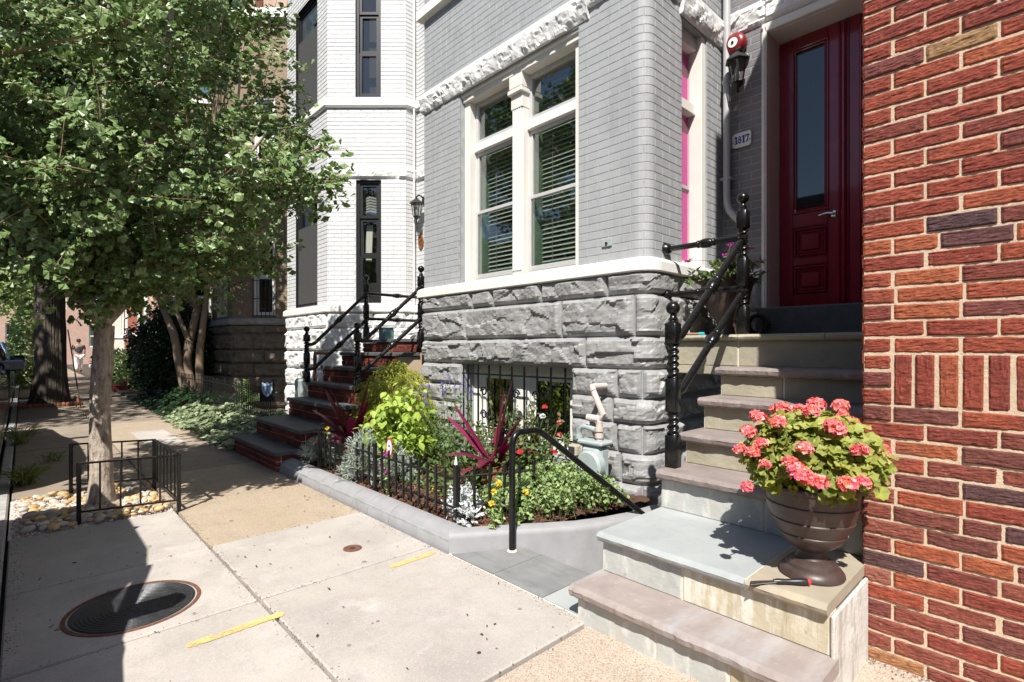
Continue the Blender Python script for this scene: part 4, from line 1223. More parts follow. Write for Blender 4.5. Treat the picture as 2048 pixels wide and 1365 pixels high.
# ------------------------------------------------------------------ leaf tools
def basis(d, up):
    x = d.normalized(); y = up.cross(x)
    if y.length < 1e-4: y = x.orthogonal()
    y.normalize(); z = x.cross(y)
    return x, y, z
def put(mb, p, d, up, shape, size, w=None):
    vs, fs = shape
    x, y, z = basis(d, up)
    k = len(mb.v)
    wy = size if w is None else w
    for a, b, c in vs:
        q = p + x*(a*size) + y*(b*wy) + z*(c*size)
        mb.v.append((q.x, q.y, q.z))
    for f in fs: mb.f.append(tuple(i+k for i in f))
def ovate(w=.5, fold=.06, curl=-.12):
    return ([(0,0,0),(.22,w*.42,fold),(.22,-w*.42,fold),(.55,w*.5,fold+curl*.3),(.55,-w*.5,fold+curl*.3),(.55,0,curl*.3),(1,0,curl),(.22,0,0)],
            [(0,7,1),(0,2,7),(7,5,3,1),(7,2,4,5),(5,6,3),(5,4,6)])
def ginkgo_leaf(r_=random.Random(1)):
    vs = [(0,0,0),(.42,.012,0),(.42,-.012,0)]; fs = [(0,2,1)]
    k = len(vs); vs.append((.42,0,0))
    angs = [-62,-42,-20,-4,0,4,20,42,62]
    for i, a in enumerate(angs):
        rr = .62*(.80 if a == 0 else 1.0)*(1-.05*abs(a)/62)*r_.uniform(.94,1.05)
        vs.append((.42+rr*math.cos(rad(a)), rr*math.sin(rad(a)), .10*math.sin(i*2.1)+r_.uniform(-.04,.04)-.05))
    for i in range(len(angs)-1): fs.append((k, k+1+i, k+2+i))
    return vs, fs
def round_leaf(r_, n=14):
    vs = [(.5,0,-.10)]; fs = []
    for i in range(n+1):
        a = rad(-165+330*i/n)
        rr = .5*(1+.09*math.cos(i*math.pi))*r_.uniform(.94,1.06)
        vs.append((.5+rr*math.cos(a), rr*math.sin(a), .07+.10*math.sin(i*1.35)+r_.uniform(-.03,.03)))
    for i in range(n): fs.append((0, i+1, i+2))
    return vs, fs
needle = ([(0,.5,0),(0,-.5,0),(.7,-.35,.03),(1,0,.02),(.7,.35,.03)], [(0,1,2,4),(2,3,4)])
def rdir(r_, upb=0.0):
    v = Vector((r_.gauss(0,1), r_.gauss(0,1), r_.gauss(0,1)+upb)); return v.normalized()
def ell(r_, c, rx, ry, rz, lo=.55):
    d = rdir(r_); k = lo+(1-lo)*r_.random()**.6
    return Vector((c[0]+d.x*rx*k, c[1]+d.y*ry*k, c[2]+d.z*rz*k)), d

leafmat('leaf_ginkgo', [(.09,.155,.042), (.15,.235,.072), (.225,.32,.125), (.11,.18,.05), (.32,.41,.20)], .12, .38, spec=.5)
leafmat('leaf_dark', [(.012,.03,.012), (.02,.045,.016), (.03,.06,.02)], .15, .4)
leafmat('leaf_mid', [(.06,.115,.03), (.10,.17,.045), (.14,.21,.07), (.075,.14,.04)], .25, .5)
leafmat('leaf_ivy', [(.14,.19,.09), (.30,.35,.21), (.40,.44,.29), (.17,.23,.11), (.08,.13,.055)], .2, .55)
leafmat('leaf_lime', [(.31,.42,.06), (.40,.52,.11), (.24,.35,.05), (.46,.56,.17)], .3, .5)
leafmat('leaf_gold', [(.38,.40,.05), (.27,.31,.04), (.50,.50,.10), (.13,.18,.03)], .15, .55)
leafmat('leaf_silver', [(.33,.39,.33), (.45,.50,.44), (.25,.32,.26)], .15, .7)
leafmat('leaf_white', [(.60,.63,.63), (.72,.74,.74), (.5,.54,.54)], .1, .8)
leafmat('leaf_cordyline', [(.20,.02,.06), (.10,.015,.03), (.34,.035,.12), (.08,.016,.024), (.28,.05,.07)], .3, .3, spec=.5)
leafmat('leaf_rose', [(.07,.12,.04), (.12,.18,.065), (.18,.08,.045), (.09,.15,.055), (.2,.24,.1)], .2, .45)
leafmat('leaf_mint', [(.22,.33,.10), (.31,.42,.16), (.40,.50,.24), (.15,.25,.07)], .25, .6)
leafmat('leaf_geranium', [(.22,.25,.04), (.31,.34,.07), (.40,.40,.12), (.14,.19,.03), (.34,.35,.08)], .28, .55)
leafmat('petal_coral', [(.78,.12,.13), (.82,.24,.20), (.72,.06,.17), (.86,.52,.48), (.82,.17,.06), (.84,.40,.42)], .25, .6)
leafmat('petal_yellow', [(.80,.50,.02), (.85,.60,.05)], .2, .6)
leafmat('petal_purple', [(.10,.06,.42), (.16,.10,.55)], .2, .6)
leafmat('petal_magenta', [(.45,.03,.35), (.60,.06,.45)], .25, .6)
leafmat('petal_red', [(.55,.02,.03), (.65,.06,.05)], .2, .6)
leafmat('stem_green', [(.09,.13,.04), (.13,.17,.06)], .0, .6)
leafmat('grass_blade', [(.20,.25,.06), (.12,.18,.04), (.35,.36,.14)], .3, .6)

def tubes(pths, r, mat, name, parent, n=5):
    mb = MB()
    for p in pths: mb.tube(p, r, n, cap=False)
    return mb.obj(name, MT[mat], parent)
def plant(name, loc, label, cat='plant', group=None):
    return thing(name, loc, label, cat, group)

# geraniums in the urn
gp = plant('geranium', (ux, uy, uz+.34), 'coral geranium in full bloom filling the brown urn', 'flowers')
rs = random.Random(31)
gl = [MB() for _ in range(6)]
gmesh = []
for i, g_ in enumerate(gl):
    put(g_, Vector((0,0,0)), Vector((1,0,0)), Vector((0,0,1)), round_leaf(random.Random(i)), 1.0)
    gmesh.append(g_.mesh('leaf', MT['leaf_geranium']))
def place_leaf(me, parent, p, d, up, size, name='leaf'):
    x, y, z = basis(d, up)
    M = Matrix(((x.x, y.x, z.x, p.x), (x.y, y.y, z.y, p.y), (x.z, y.z, z.z, p.z), (0,0,0,1))) @ Matrix.Scale(size, 4)
    return link(name, me, parent, mat4=M)
gc = Vector((ux+.0, uy, uz+.46))
inner = MB(); stems = []
cand = []
for i in range(1500):
    d = rdir(rs); 
    k = rs.uniform(.62, 1.0)
    p = gc + Vector((d.x*.255*k, d.y*.25*k, d.z*.18*k + .02))
    if p.z < uz+.33 and (p.xy-gc.xy).length < .17: continue
    if p.z < uz+.30: continue
    if p.x > RX-.03 and p.y > RY-.03: continue
    cand.append((k + d.dot(Vector((.25,-.85,.35)))*.35, p, d))
cand.sort(key=lambda c: -c[0])
for i, (k, p, d) in enumerate(cand):
    n_ = (d*.7 + Vector((rs.gauss(0,.35), rs.gauss(0,.35)-.2, .75))).normalized()
    t = n_.orthogonal(); t.rotate(Matrix.Rotation(rs.uniform(0,6.3), 3, n_))
    if i < 285: place_leaf(gmesh[rs.randrange(6)], gp, p, t, n_, rs.uniform(.034,.060))
    else: put(inner, p, t, n_, round_leaf(rs), rs.uniform(.03,.052))
    if i % 8 == 0: stems.append([tuple(gc+Vector((d.x*.05, d.y*.05, -.11))), tuple(gc+(p-gc)*.6+Vector((0,0,.01))), tuple(p)])
tag(inner.obj('foliage', MT['leaf_geranium'], gp), kind='stuff')
tubes(stems, .003, 'stem_green', 'stems', gp)
def bloom(parent, c, r, rs, mat='petal_coral', n=60, pet=.022):
    mb = MB()
    for i in range(n):
        d = rdir(rs, .35)
        if d.z < -.35: d.z *= -1
        p = c + Vector((d.x*r, d.y*r, d.z*r*.75))*rs.uniform(.75, 1.0)
        for q in range(4):
            t = d.orthogonal(); t.rotate(Matrix.Rotation(q*1.57+rs.uniform(0,.6), 3, d))
            put(mb, p, (t+d*.35), d, ovate(.95, .05, .1), rs.uniform(.75,1.1)*pet)
    return mb.obj('flower_head', MT[mat], parent, loc=c)
import itertools
def cam_pt(u, v, c):
    """a point c metres in front of the camera plane; only used to read positions off the measured layout"""
    return Vector((0,0,1.29)) + FW*c + RT*((u-1024)/1040*c) + Vector((0,0,(697-v)/1040*c))
for (u, v, c, r) in [(1562,822,2.32,.050),(1630,842,2.16,.040),(1668,850,2.18,.034),(1720,850,2.25,.040),(1766,908,2.15,.032),(1520,875,2.12,.034),(1506,905,2.0,.024),(1605,955,1.86,.043),(1622,948,1.95,.035),(1684,962,1.88,.034),(1585,925,1.93,.026),(1495,975,1.98,.020),(1530,930,1.96,.016),(1650,895,2.0,.020),(1600,820,2.36,.03),(1575,835,2.25,.045),(1655,862,2.1,.036),(1705,846,2.28,.03),(1536,893,2.03,.028),(1640,965,1.84,.03),(1595,940,1.88,.035),(1700,955,1.9,.026),(1548,860,2.2,.026),(1735,905,2.1,.022)]:
    c_ = cam_pt(u, v, c)
    dv = c_-gc; kx = math.sqrt((dv.x/.255)**2+(dv.y/.25)**2+((dv.z-.02)/.18)**2)
    if kx < 1.12: c_ = gc+dv*(1.12/kx)
    bloom(gp, c_, r*.85, rs, n=int(26+r*700), pet=.017)
    tubes([[tuple(gc+(c_-gc)*.3), tuple(gc+(c_-gc)*.7+Vector((0,0,.01))), tuple(c_)]], .003, 'stem_green', 'flower_stalk', gp)

for (dx, dy, dz, r) in [(-.2,-.75,.75,.034),(.45,-.6,.75,.036),(-.55,-.5,.75,.03),(.1,-.35,.95,.034),(.75,-.6,.35,.03),(-.75,-.7,.1,.028),(.2,-.95,.35,.03)]:
    c_ = gc+Vector((dx*.275, dy*.27, dz*.2+.02)); bloom(gp, c_, r*.85, rs, n=int(26+r*700), pet=.017)
    tubes([[tuple(gc+(c_-gc)*.3), tuple(c_)]], .003, 'stem_green', 'flower_stalk', gp)

# porch pot with a flowering shrub
pp = thing('porch_pot', (-1.86, 4.12, 1.388), 'brown pot beside the bay on the porch behind the railing', 'pot')
prof = [(.001,0),(.11,0),(.115,.02),(.09,.06),(.075,.09),(.08,.12),(.13,.18),(.165,.25),(.18,.34),(.20,.42),(.225,.43),(.23,.445),(.21,.45),(.19,.43),(.001,.42)]
smooth_by_angle(MB().lathe(prof, 36, (-1.86,4.12,1.388), cap=False).obj('bowl', MT['urn'], pp), 35)
ps = plant('flowering_shrub', (-1.86,4.12,1.80), 'small leafy shrub with purple flowers in the porch pot', 'shrub')
rs = random.Random(41)
mb = MB(); stm = []
for i in range(34):
    a = rs.uniform(0, 6.3); e = rs.uniform(.35, 1.2)
    d = Vector((math.cos(a)*math.cos(e), math.sin(a)*math.cos(e), math.sin(e)))
    L_ = rs.uniform(.24, .42); p0 = Vector((-1.86,4.12,1.80))
    pts = [p0 + d*L_*t + Vector((0,0,-.12*t*t)) for t in (0,.33,.66,1)]
    stm.append([tuple(p) for p in pts])
    for j in range(16):
        t = rs.uniform(.3, 1); p = p0 + d*L_*t + Vector((0,0,-.12*t*t))
        put(mb, p, (d*.6+rdir(rs)), rdir(rs, 1.2), ovate(.42), rs.uniform(.035,.065))
mb.obj('foliage', MT['leaf_mid'], ps); tubes(stm, .003, 'twig', 'stems', ps)
for (u, v, c) in [(1503,497,4.55),(1518,522,4.6),(1377,522,4.1),(1462,490,4.2),(1452,510,4.1)]:
    c0 = cam_pt(u, v, c); mb = MB()
    for i in range(30): put(mb, c0+Vector((rs.uniform(-.03,.03), rs.uniform(-.01,.01), rs.uniform(-.01,.01))), rdir(rs), rdir(rs), ovate(.8), .014)
    mb.obj('flower_head', MT['petal_magenta'], ps, loc=c0)
    tubes([[(-1.86,4.12,1.9), tuple((c0+Vector((-1.86,4.12,2.0)))/2), tuple(c0)]], .002, 'stem_green', 'flower_stalk', ps)
tw = thing('hose', (-1.80, 4.55, 1.39), 'coil of black hose on the porch beside the door sill', 'hose')
m_ = MB()
m_.tube([(-1.79+.075*math.cos(a)*(1-.01*i), 4.56+.05*math.sin(a*.37)+.05*math.cos(a), 1.49+.08*math.sin(a)) for i, a in enumerate([rad(24*k) for k in range(46)])], .014, 8)
smooth_by_angle(m_.obj('coil', MT['frame_black'], tw), 60)
gt = thing('garden_tool', (-1.98, 3.78, 1.395), 'small turquoise handled garden tool lying on the porch edge', 'tool')
MB().tube([(-2.0,3.74,1.40),(-1.9,3.74,1.40)], .009, 8).obj('shaft', MT['twig'], gt)
flat('turquoise', (.03,.45,.55), .4)
MB().tube([(-2.06,3.76,1.42),(-2.0,3.74,1.405)], .016, 8).obj('grip', MT['turquoise'], gt)
MB().tube([(-1.9,3.74,1.40),(-1.86,3.74,1.40)], .012, 8).obj('cap', MT['turquoise'], gt)

# garden fence around the bed corner
gf = thing('garden_fence', (-2.81, 2.13, .1), 'low black iron picket fence round the corner of the planting bed', 'fence')
def fence_run(root, a, b, z0, h, n, rails, mat='black_iron_dull', w=.0085, start=True):
    a, b = Vector(a), Vector(b)
    me = MB().cbox(-w, w, -w, w, 0, h, .002).mesh('picket', MT[mat])
    for i in range(0 if start else 1, n+1):
        p = a+(b-a)*(i/n); link('picket', me, root, loc=(p.x, p.y, z0))
    for zr in rails:
        m_ = MB(); m_.tube([(a.x, a.y, z0+zr), (b.x, b.y, z0+zr)], .009, 4); m_.obj('rail', MT[mat], root)
fence_run(gf, (-5.02, 2.14), (-2.83, 2.13), .14, .33, 20, (.07, .265))
fence_run(gf, (-2.81, 2.15), (-2.60, 2.66), .15, .34, 5, (.07, .27))
for p in ((-2.815, 2.13), (-3.93, 2.135), (-5.05, 2.14)):
    MB().cbox(p[0]-.015, p[0]+.015, p[1]-.015, p[1]+.015, .08, .505, .004).obj('post', MT['black_iron_dull'], gf)
MB().tube([(-2.815,2.13,.505),(-2.815,2.13,.53),(-2.815,2.13,.56)], [.012,.009,.002], 8).obj('finial', MT['plate_white'], gf)

# golden thread-leaf cypress
rs = random.Random(51)
cy = plant('golden_cypress', (-5.12, 3.02, .12), 'golden yellow thread-leaf cypress beside the brick steps', 'shrub')
mb = MB(); stm = []
for i in range(330):
    a = rs.uniform(0, 6.3); e = rs.uniform(-.3, 1.5)
    d = Vector((math.cos(a)*math.cos(e), math.sin(a)*math.cos(e), math.sin(e)*1.0))
    p = Vector((-5.12, 3.02, .5)) + Vector((d.x*.47, d.y*.38, d.z*.62))*rs.uniform(.55, 1.0)
    if p.y > 3.38: p.y = 3.38 - (p.y-3.38)
    for j in range(11):
        dd = (d*.6 + rdir(rs, .15)*.8).normalized()
        L_ = rs.uniform(.09, .19)
        q = [p + dd*L_*t + Vector((0,0,-.13*t*t)) for t in (0,.35,.7,1)]
        for k_ in range(3):
            for s_ in range(4):
                o = q[k_]+(q[k_+1]-q[k_])*(s_/4)
                side = rdir(rs)
                put(mb, o, (q[k_+1]-q[k_]).normalized()*.8+side*.55+Vector((0,0,-.15)), rdir(rs), needle, rs.uniform(.022,.042), .0042)
mb.obj('foliage', MT['leaf_gold'], cy)
tubes([[(-5.12,3.02,.1), (-5.14,3.02,.5), (-5.12,3.0,.95)]], .02, 'twig', 'trunk', cy)

# lime-leaved salvia with purple spikes
sv = plant('lime_salvia', (-4.35, 2.62, .13), 'lime green broad-leaved salvia behind the picket fence', 'plant')
mb = MB(); stm = []
rs = random.Random(61)
lm = [MB() for _ in range(3)]
for i, g_ in enumerate(lm): put(g_, Vector((0,0,0)), Vector((1,0,0)), Vector((0,0,1)), ovate(.62+.06*i, .05, -.18), 1.0)
lm = [g_.mesh('leaf', MT['leaf_lime']) for g_ in lm]
nleaf = 0
for i in range(30):
    a = rs.uniform(0, 6.3); rr = rs.uniform(.02, .34)
    top = Vector((-4.35+math.cos(a)*rr, 2.62+math.sin(a)*rr, rs.uniform(.60, .98)-rr*.7))
    b0 = Vector((-4.35+math.cos(a)*.06, 2.62+math.sin(a)*.06, .12))
    mid = (b0+top)/2+Vector((0,0,.05))
    stm.append([tuple(b0), tuple(mid), tuple(top)])
    for j in range(10):
        t = rs.uniform(.3, 1.0)
        p = b0*(1-t)**2+mid*2*t*(1-t)+top*t*t
        an = rs.uniform(0, 6.3); d = Vector((math.cos(an), math.sin(an), -.45))
        place_leaf(lm[rs.randrange(3)], sv, p, d, Vector((0,0,1))+rdir(rs)*.4, rs.uniform(.06,.115))
    
tubes(stm, .004, 'stem_green', 'stems', sv)
mb = MB()
for i in range(620):
    p, d = ell(rs, (-4.30, 2.58, .54), .34, .30, .36, .45)
    p = Vector((-4.30, 2.58, .54))+(p-Vector((-4.30, 2.58, .54)))*(1+.75*mn.noise(p*5.5))
    if p.z < .2: continue
    put(mb, p, rdir(rs)+Vector((0,-.2,-.5)), Vector((0,-.2,1))+rdir(rs)*.5, ovate(.66, .05, -.18), rs.uniform(.045,.09))
mb.obj('foliage', MT['leaf_lime'], sv)
bs = plant('blue_sage', (-4.3, 3.12, .14), 'tall blue flowered sage in front of the grey stone', 'flowers')
sp_ = []; fl_ = MB(); lv = MB()
for i in range(16):
    x, y = -4.35+rs.uniform(-.45,.38), 3.1+rs.uniform(-.14,.14); h = rs.uniform(.8, 1.06)
    tp = Vector((x+rs.uniform(-.1,.1), y-rs.uniform(0,.08), h))
    sp_.append([(x, y, .13), tuple((Vector((x,y,.13))+tp)/2+Vector((.02,0,0))), tuple(tp)])
    for j in range(9):
        p = tp+Vector((rs.gauss(0,.006), rs.gauss(0,.006), -.018*j))
        put(fl_, p, rdir(rs), rdir(rs), ovate(.7), .024)
    for j in range(24):
        t = rs.uniform(.1,.85); p = Vector((x,y,.13)).lerp(tp, t)
        put(lv, p, rdir(rs), rdir(rs, 1.0), ovate(.45), rs.uniform(.03,.055))
tubes(sp_, .003, 'stem_green', 'stems', bs); fl_.obj('flowers', MT['petal_purple'], bs); lv.obj('foliage', MT['leaf_mid'], bs)

# cordylines
def cordyline(base, label, leaves, seed, pot=True):
    t = plant('cordyline', base, label, 'plant', None)
    rs = random.Random(seed); B = Vector(base)
    for (az, el, L_, w, droop) in leaves:
        mb = MB(); n = 9
        d0 = Vector((math.cos(rad(az)), math.sin(rad(az)), 0)); side = Vector((-d0.y, d0.x, 0))
        p = B+Vector((0,0,.02)); e = rad(el); k0 = len(mb.v)
        for i in range(n+1):
            u_ = i/n
            ww = 1.45*w*(.28+.72*math.sin(math.pi*min(1, u_*.86+.1))**1.0) if u_ < .97 else .001
            if u_ < .2: ww = 1.3*w*(.22+u_*1.2)
            dirv = d0*math.cos(e)+Vector((0,0,1))*math.sin(e)
            nrm = dirv.cross(side)
            for s_, lift in ((-1, .35), (0, 0), (1, .35)):
                q = p+side*(s_*ww)-nrm*(lift*ww)
                mb.v.append(tuple(q))
            p = p+dirv*(L_/n); e -= rad(droop)/n*(.4+1.6*u_)
        for i in range(n):
            for s_ in range(2):
                a = i*3+s_; mb.f.append((a, a+1, a+4, a+3))
        smooth_by_angle(mb.obj('leaf', MT['leaf_cordyline'], t, loc=B), 70)
    MB().tube([tuple(B-Vector((0,0,.02))), tuple(B+Vector((0,0,.10)))], .014, 8).obj('stem', MT['leaf_cordyline'], t)
    pot_ = thing('flower_pot', (base[0], base[1], base[2]-.16), label.replace('cordyline', 'clay pot holding a cordyline'), 'pot')
    return t, pot_
def pot_mesh(t, r, h):
    x, y, z = WL[t.name]
    smooth_by_angle(MB().lathe([(.001,0),(r*.7,0),(r*.95,h*.8),(r*1.05,h*.8),(r*1.08,h),(r*.95,h),(r*.9,h*.85),(.001,h*.85)], 24, (x, y, z), cap=False).obj('bowl', MT['terracotta'], t), 35)
c1, q1 = cordyline((-5.0, 2.46, .30), 'dark red cordyline', [(215,66,.62,.034,14),(40,78,.66,.030,10),(225,50,.55,.034,30),(50,58,.52,.034,30),(330,62,.42,.032,40),(60,40,.48,.034,50),(215,28,.48,.033,45),(230,14,.44,.032,40),(45,24,.46,.034,55),(290,40,.34,.032,60),(20,70,.5,.03,15),(30,38,.4,.03,60),(130,60,.4,.03,40),(250,75,.6,.03,15)], 71)
tag(c1, 'red-leaved cordyline beside the brick steps of the white house'); tag(q1, 'clay pot under the cordyline nearest the brick steps')
pot_mesh(q1, .11, .17)
c2, q2 = cordyline((-3.2, 2.80, .32), 'dark red cordyline', [(215,60,.60,.036,12),(205,50,.58,.036,25),(40,80,.76,.034,8),(60,84,.62,.030,6),(25,66,.52,.036,25),(350,52,.42,.035,45),(240,34,.42,.034,60),(300,35,.36,.034,70),(120,60,.5,.032,30),(20,40,.42,.034,55),(260,10,.34,.03,50)], 72)
tag(c2, 'red-leaved cordyline before the basement window'); tag(q2, 'clay pot under the cordyline before the basement window')
pot_mesh(q2, .11, .17)

# silver lavender bushes, dusty miller, roses, mint, small flowers
def needle_bush(name, loc, r, h, n, mat, label, seed, nl=.05, nw=.006, shoots=True):
    t = plant(name, loc, label, 'shrub'); rs = random.Random(seed); mb = MB(); st_ = []
    for i in range(n):
        d = rdir(rs, .55)
        if d.z < -.1: d.z = abs(d.z)
        p1 = Vector(loc)+Vector((d.x*r, d.y*r, .03+d.z*h))*rs.uniform(.75,1.05); p0 = Vector(loc)+(p1-Vector(loc))*.35
        st_.append([tuple(p0), tuple(p1)])
        ax = (p1-p0).normalized()
        for j in range(15):
            tt = .35+.65*j/14; p = p0.lerp(p1, tt)
            an = rs.uniform(0, 6.3); o = ax.orthogonal(); o.rotate(Matrix.Rotation(an, 3, ax))
            put(mb, p, ax*.75+o*.75, rdir(rs), needle, rs.uniform(.7,1.2)*nl, nw)
    mb.obj('foliage', MT[mat], t); tubes(st_, .002, 'leaf_silver' if mat == 'leaf_silver' else 'stem_green', 'stems', t)
    return t
needle_bush('silver_lavender', (-4.34, 2.26, .12), .235, .42, 190, 'leaf_silver', 'large silver-grey lavender bush spilling over the picket fence', 81)
needle_bush('silver_lavender', (-5.28, 2.26, .12), .23, .24, 130, 'leaf_silver', 'small silver-grey lavender bush at the foot of the brick steps', 82)
needle_bush('silver_lavender', (-4.02, 2.42, .12), .17, .30, 90, 'leaf_silver', 'silver-grey lavender behind the fence under the lime salvia', 83)
def dusty(loc, r, label, seed):
    t = plant('dusty_miller', loc, label, 'plant'); rs = random.Random(seed); mb = MB()
    for i in range(46):
        d = rdir(rs, .6); d.z = abs(d.z)
        p = Vector(loc)+Vector((d.x*r, d.y*r, d.z*r*1.2))*rs.uniform(.5,1)
        dd = (d+rdir(rs)*.4).normalized()
        for j in range(7):
            s_ = (j-3)
            o = dd.orthogonal(); o.rotate(Matrix.Rotation(rs.uniform(0,6.3), 3, dd))
            put(mb, p+dd*(.012*j), dd*.5+o*.9, rdir(rs), ovate(.55), rs.uniform(.018,.032))
        put(mb, p, dd, rdir(rs), ovate(.25), .07)
    mb.obj('foliage', MT['leaf_white'], t)
dusty((-2.98, 2.30, .12), .085, 'white dusty miller just behind the fence corner post', 91)
dusty((-2.77, 2.21, .115), .075, 'white dusty miller in front of the fence corner post', 92)
dusty((-3.10, 2.42, .12), .085, 'white dusty miller among the pickets left of the corner post', 93)
ro = plant('rose_bush', (-3.02, 3.1, .13), 'rose bush with dark green and reddish leaves under the grille', 'shrub')
rs = random.Random(95); mb = MB(); st_ = []
for i in range(105):
    d = rdir(rs, .5); d.z = abs(d.z)
    b0 = Vector((-3.06+rs.uniform(-.42,.24), 3.02, .13))
    p1 = b0+Vector((d.x*.42, d.y*.26, .15+d.z*.66))*rs.uniform(.65,1.0)
    if p1.y > 3.38: p1.y = 3.36
    md = (b0+p1)/2+Vector((0,0,.06)); st_.append([tuple(b0), tuple(md), tuple(p1)])
    for j in range(26):
        t = rs.uniform(.35,1.0); p = b0*(1-t)**2+md*2*t*(1-t)+p1*t*t
        put(mb, p+rdir(rs)*.02, rdir(rs), rdir(rs, 1.1), ovate(.6), rs.uniform(.024,.046))
mb.obj('foliage', MT['leaf_rose'], ro); tubes(st_, .003, 'stem_green', 'canes', ro)
for (u, v, c, m_, r) in [(1090,815,4.3,'petal_red',.02),(1120,845,4.3,'petal_coral',.02),(1085,833,4.2,'leaf_white',.022),(1108,905,4.1,'petal_red',.018),(1058,815,4.4,'leaf_white',.016),(1040,905,3.9,'petal_red',.016),(1120,870,4.1,'petal_coral',.016)]:
    bloom(ro, cam_pt(u, v, c), r, rs, m_, 16, .016)
mt_ = plant('catmint', (-2.6, 2.9, .12), 'spreading bright green catmint at the corner of the bed', 'plant')
mb = MB(); rs = random.Random(97); st_ = []
while len(st_) < 420:
    x, y = rs.uniform(-3.05, -2.12), rs.uniform(2.36, 3.3)
    if not in_poly(x, y, bed): continue
    e = ((x+2.58)/.48)**2+((y-2.88)/.5)**2
    if e > 1: continue
    h = .07+.22*math.sqrt(1-e)*rs.uniform(.6, 1.05); z = bed_z(x, y)
    tp = Vector((x+rs.gauss(0,.05), y-abs(rs.gauss(0,.06)), z+h)); st_.append([(x, y, z), tuple(tp)])
    for j in range(15):
        t = rs.uniform(.3, 1.05); p = Vector((x, y, z)).lerp(tp, t)+rdir(rs)*.012
        put(mb, p, rdir(rs), rdir(rs, 1.3), ovate(.75), rs.uniform(.018,.034))
mb.obj('foliage', MT['leaf_mint'], mt_); tubes(st_, .0018, 'stem_green', 'stems', mt_, 4)
mg = []
rs = random.Random(99)
for i, (u, v, c, mat, lab) in enumerate([(998,968,3.45,'petal_yellow','yellow marigold tallest beside the handrail post'),(988,985,3.42,'petal_yellow','yellow marigold just left of the handrail post'),(983,1008,3.35,'petal_yellow','lowest yellow marigold beside the handrail post'),(1052,985,3.5,'petal_yellow','yellow flower among the catmint'),(655,857,5.1,'petal_yellow','yellow flower beside the lower brick step'),(770,908,4.35,'petal_magenta','pink flower at the top of the fence pickets'),(763,930,4.3,'petal_magenta','pink flower low between the fence pickets'),(775,945,4.2,'petal_magenta','lowest pink flower by the fence'),(870,978,3.95,'petal_yellow','yellow flower in front of the white dusty miller')]):
    p = cam_pt(u, v, c); gz = bed_z(p.x, max(2.1, p.y))
    t = plant('small_flower', (p.x, p.y, gz), lab, 'flower')
    mb = MB()
    for j in range(26):
        d = rdir(rs, .3); put(mb, p+d*.006, d, rdir(rs), ovate(.9), .018)
    mb.obj('flower_head', MT[mat], t)
    mb = MB(); mb.tube([(p.x+.01, p.y+.02, gz), tuple(p)], .003, 5); mb.obj('stalk', MT['stem_green'], t)
    mb = MB()
    for j in range(30):
        q = Vector((p.x+.01, p.y+.02, gz)).lerp(p, rs.uniform(.05,.9)); put(mb, q, rdir(rs), rdir(rs,1), ovate(.4), rs.uniform(.025,.05))
    mb.obj('foliage', MT['leaf_mint'], t)
# low green filler under the tall plants
fi = MB(); rs = random.Random(101)
for i in range(4200):
    x, y = rs.uniform(-5.5, -2.75), rs.uniform(2.4, 3.4)
    z = bed_z(x, y)+rs.random()**1.3*.42*min(1,(y-2.3)/.5)
    put(fi, Vector((x, y, z)), rdir(rs), rdir(rs, 1.2), ovate(.55), rs.uniform(.03,.06))
tag(fi.obj('ground_cover', MT['leaf_mid']), 'low leafy green ground cover filling the bed along the wall', 'ground cover', kind='stuff')

# yard signs
sg = thing('yard_sign', (-3.95, 2.35, .1), 'red and white oval sign on a stake behind the fence', 'sign')
p0 = Vector((-3.95, 2.28, .44))
sd = Vector((.72,.69,0)); nn = Vector((.69,-.72,0))
def disc(c, rx, rz, mat, off, parent, name):
    mb = MB(); n = 28
    ring = [c+nn*off+sd*(rx*math.cos(2*math.pi*i/n))+Vector((0,0,rz*math.sin(2*math.pi*i/n))) for i in range(n)]
    back = [p-nn*.004 for p in ring]
    mb.v = [tuple(p) for p in ring+back]
    mb.f = [tuple(range(n)), tuple(range(n, 2*n))[::-1]] + [(i, (i+1) % n, n+(i+1) % n, n+i) for i in range(n)]
    return mb.obj(name, MT[mat], parent)
disc(p0, .028, .085, 'sign_red', .002, sg, 'border'); disc(p0, .021, .068, 'plate_white', .005, sg, 'field'); disc(p0+Vector((0,0,-.005)), .012, .032, 'sign_black', .008, sg, 'emblem'); disc(p0+Vector((0,0,-.005)), .007, .018, 'plate_white', .011, sg, 'emblem_centre')
MB().tube([(-3.95,2.285,.10),(-3.95,2.285,.38)], .006, 6).obj('stake', MT['black_iron_dull'], sg)

# gas meter and its pipes
gm = thing('gas_meter', (-2.52, 3.25, .2), 'grey gas meter with pink-grey pipe against the stone base', 'gas meter')
b = MB(); b.cbox(-2.60, -2.40, 3.17, 3.31, .28, .545, .035); b.lathe([(.10,-.05),(.115,-.03),(.115,.03),(.10,.05)], 24, (-2.47,3.15,.40), Mb); 
smooth_by_angle(b.obj('body', MT['meter_paint'], gm), 35)
MB().cbox(-2.62, -2.38, 3.16, 3.32, .545, .58, .012).obj('top_flange', MT['meter_paint'], gm)
MB().cbox(-2.67, -2.585, 3.11, 3.18, .45, .54, .012).obj('index_box', MT['sandstone'], gm)
MB().cbox(-2.66, -2.595, 3.104, 3.11, .475, .525, .003).obj('index_window', MT['room_dark'], gm)
pr_ = MB(); pr_.tube([(-2.46,3.24,.57),(-2.46,3.24,.72)], .026, 12); pr_.tube([(-2.46,3.24,.72),(-2.46,3.24,.745),(-2.56,3.22,.75)], .028, 12)
pr_.tube([(-2.46,3.24,.735),(-2.42,3.24,.78),(-2.53,3.26,.95)], .024, 12); pr_.tube([(-2.53,3.26,.95),(-2.56,3.28,.985),(-2.55,3.44,.985)], .026, 12)
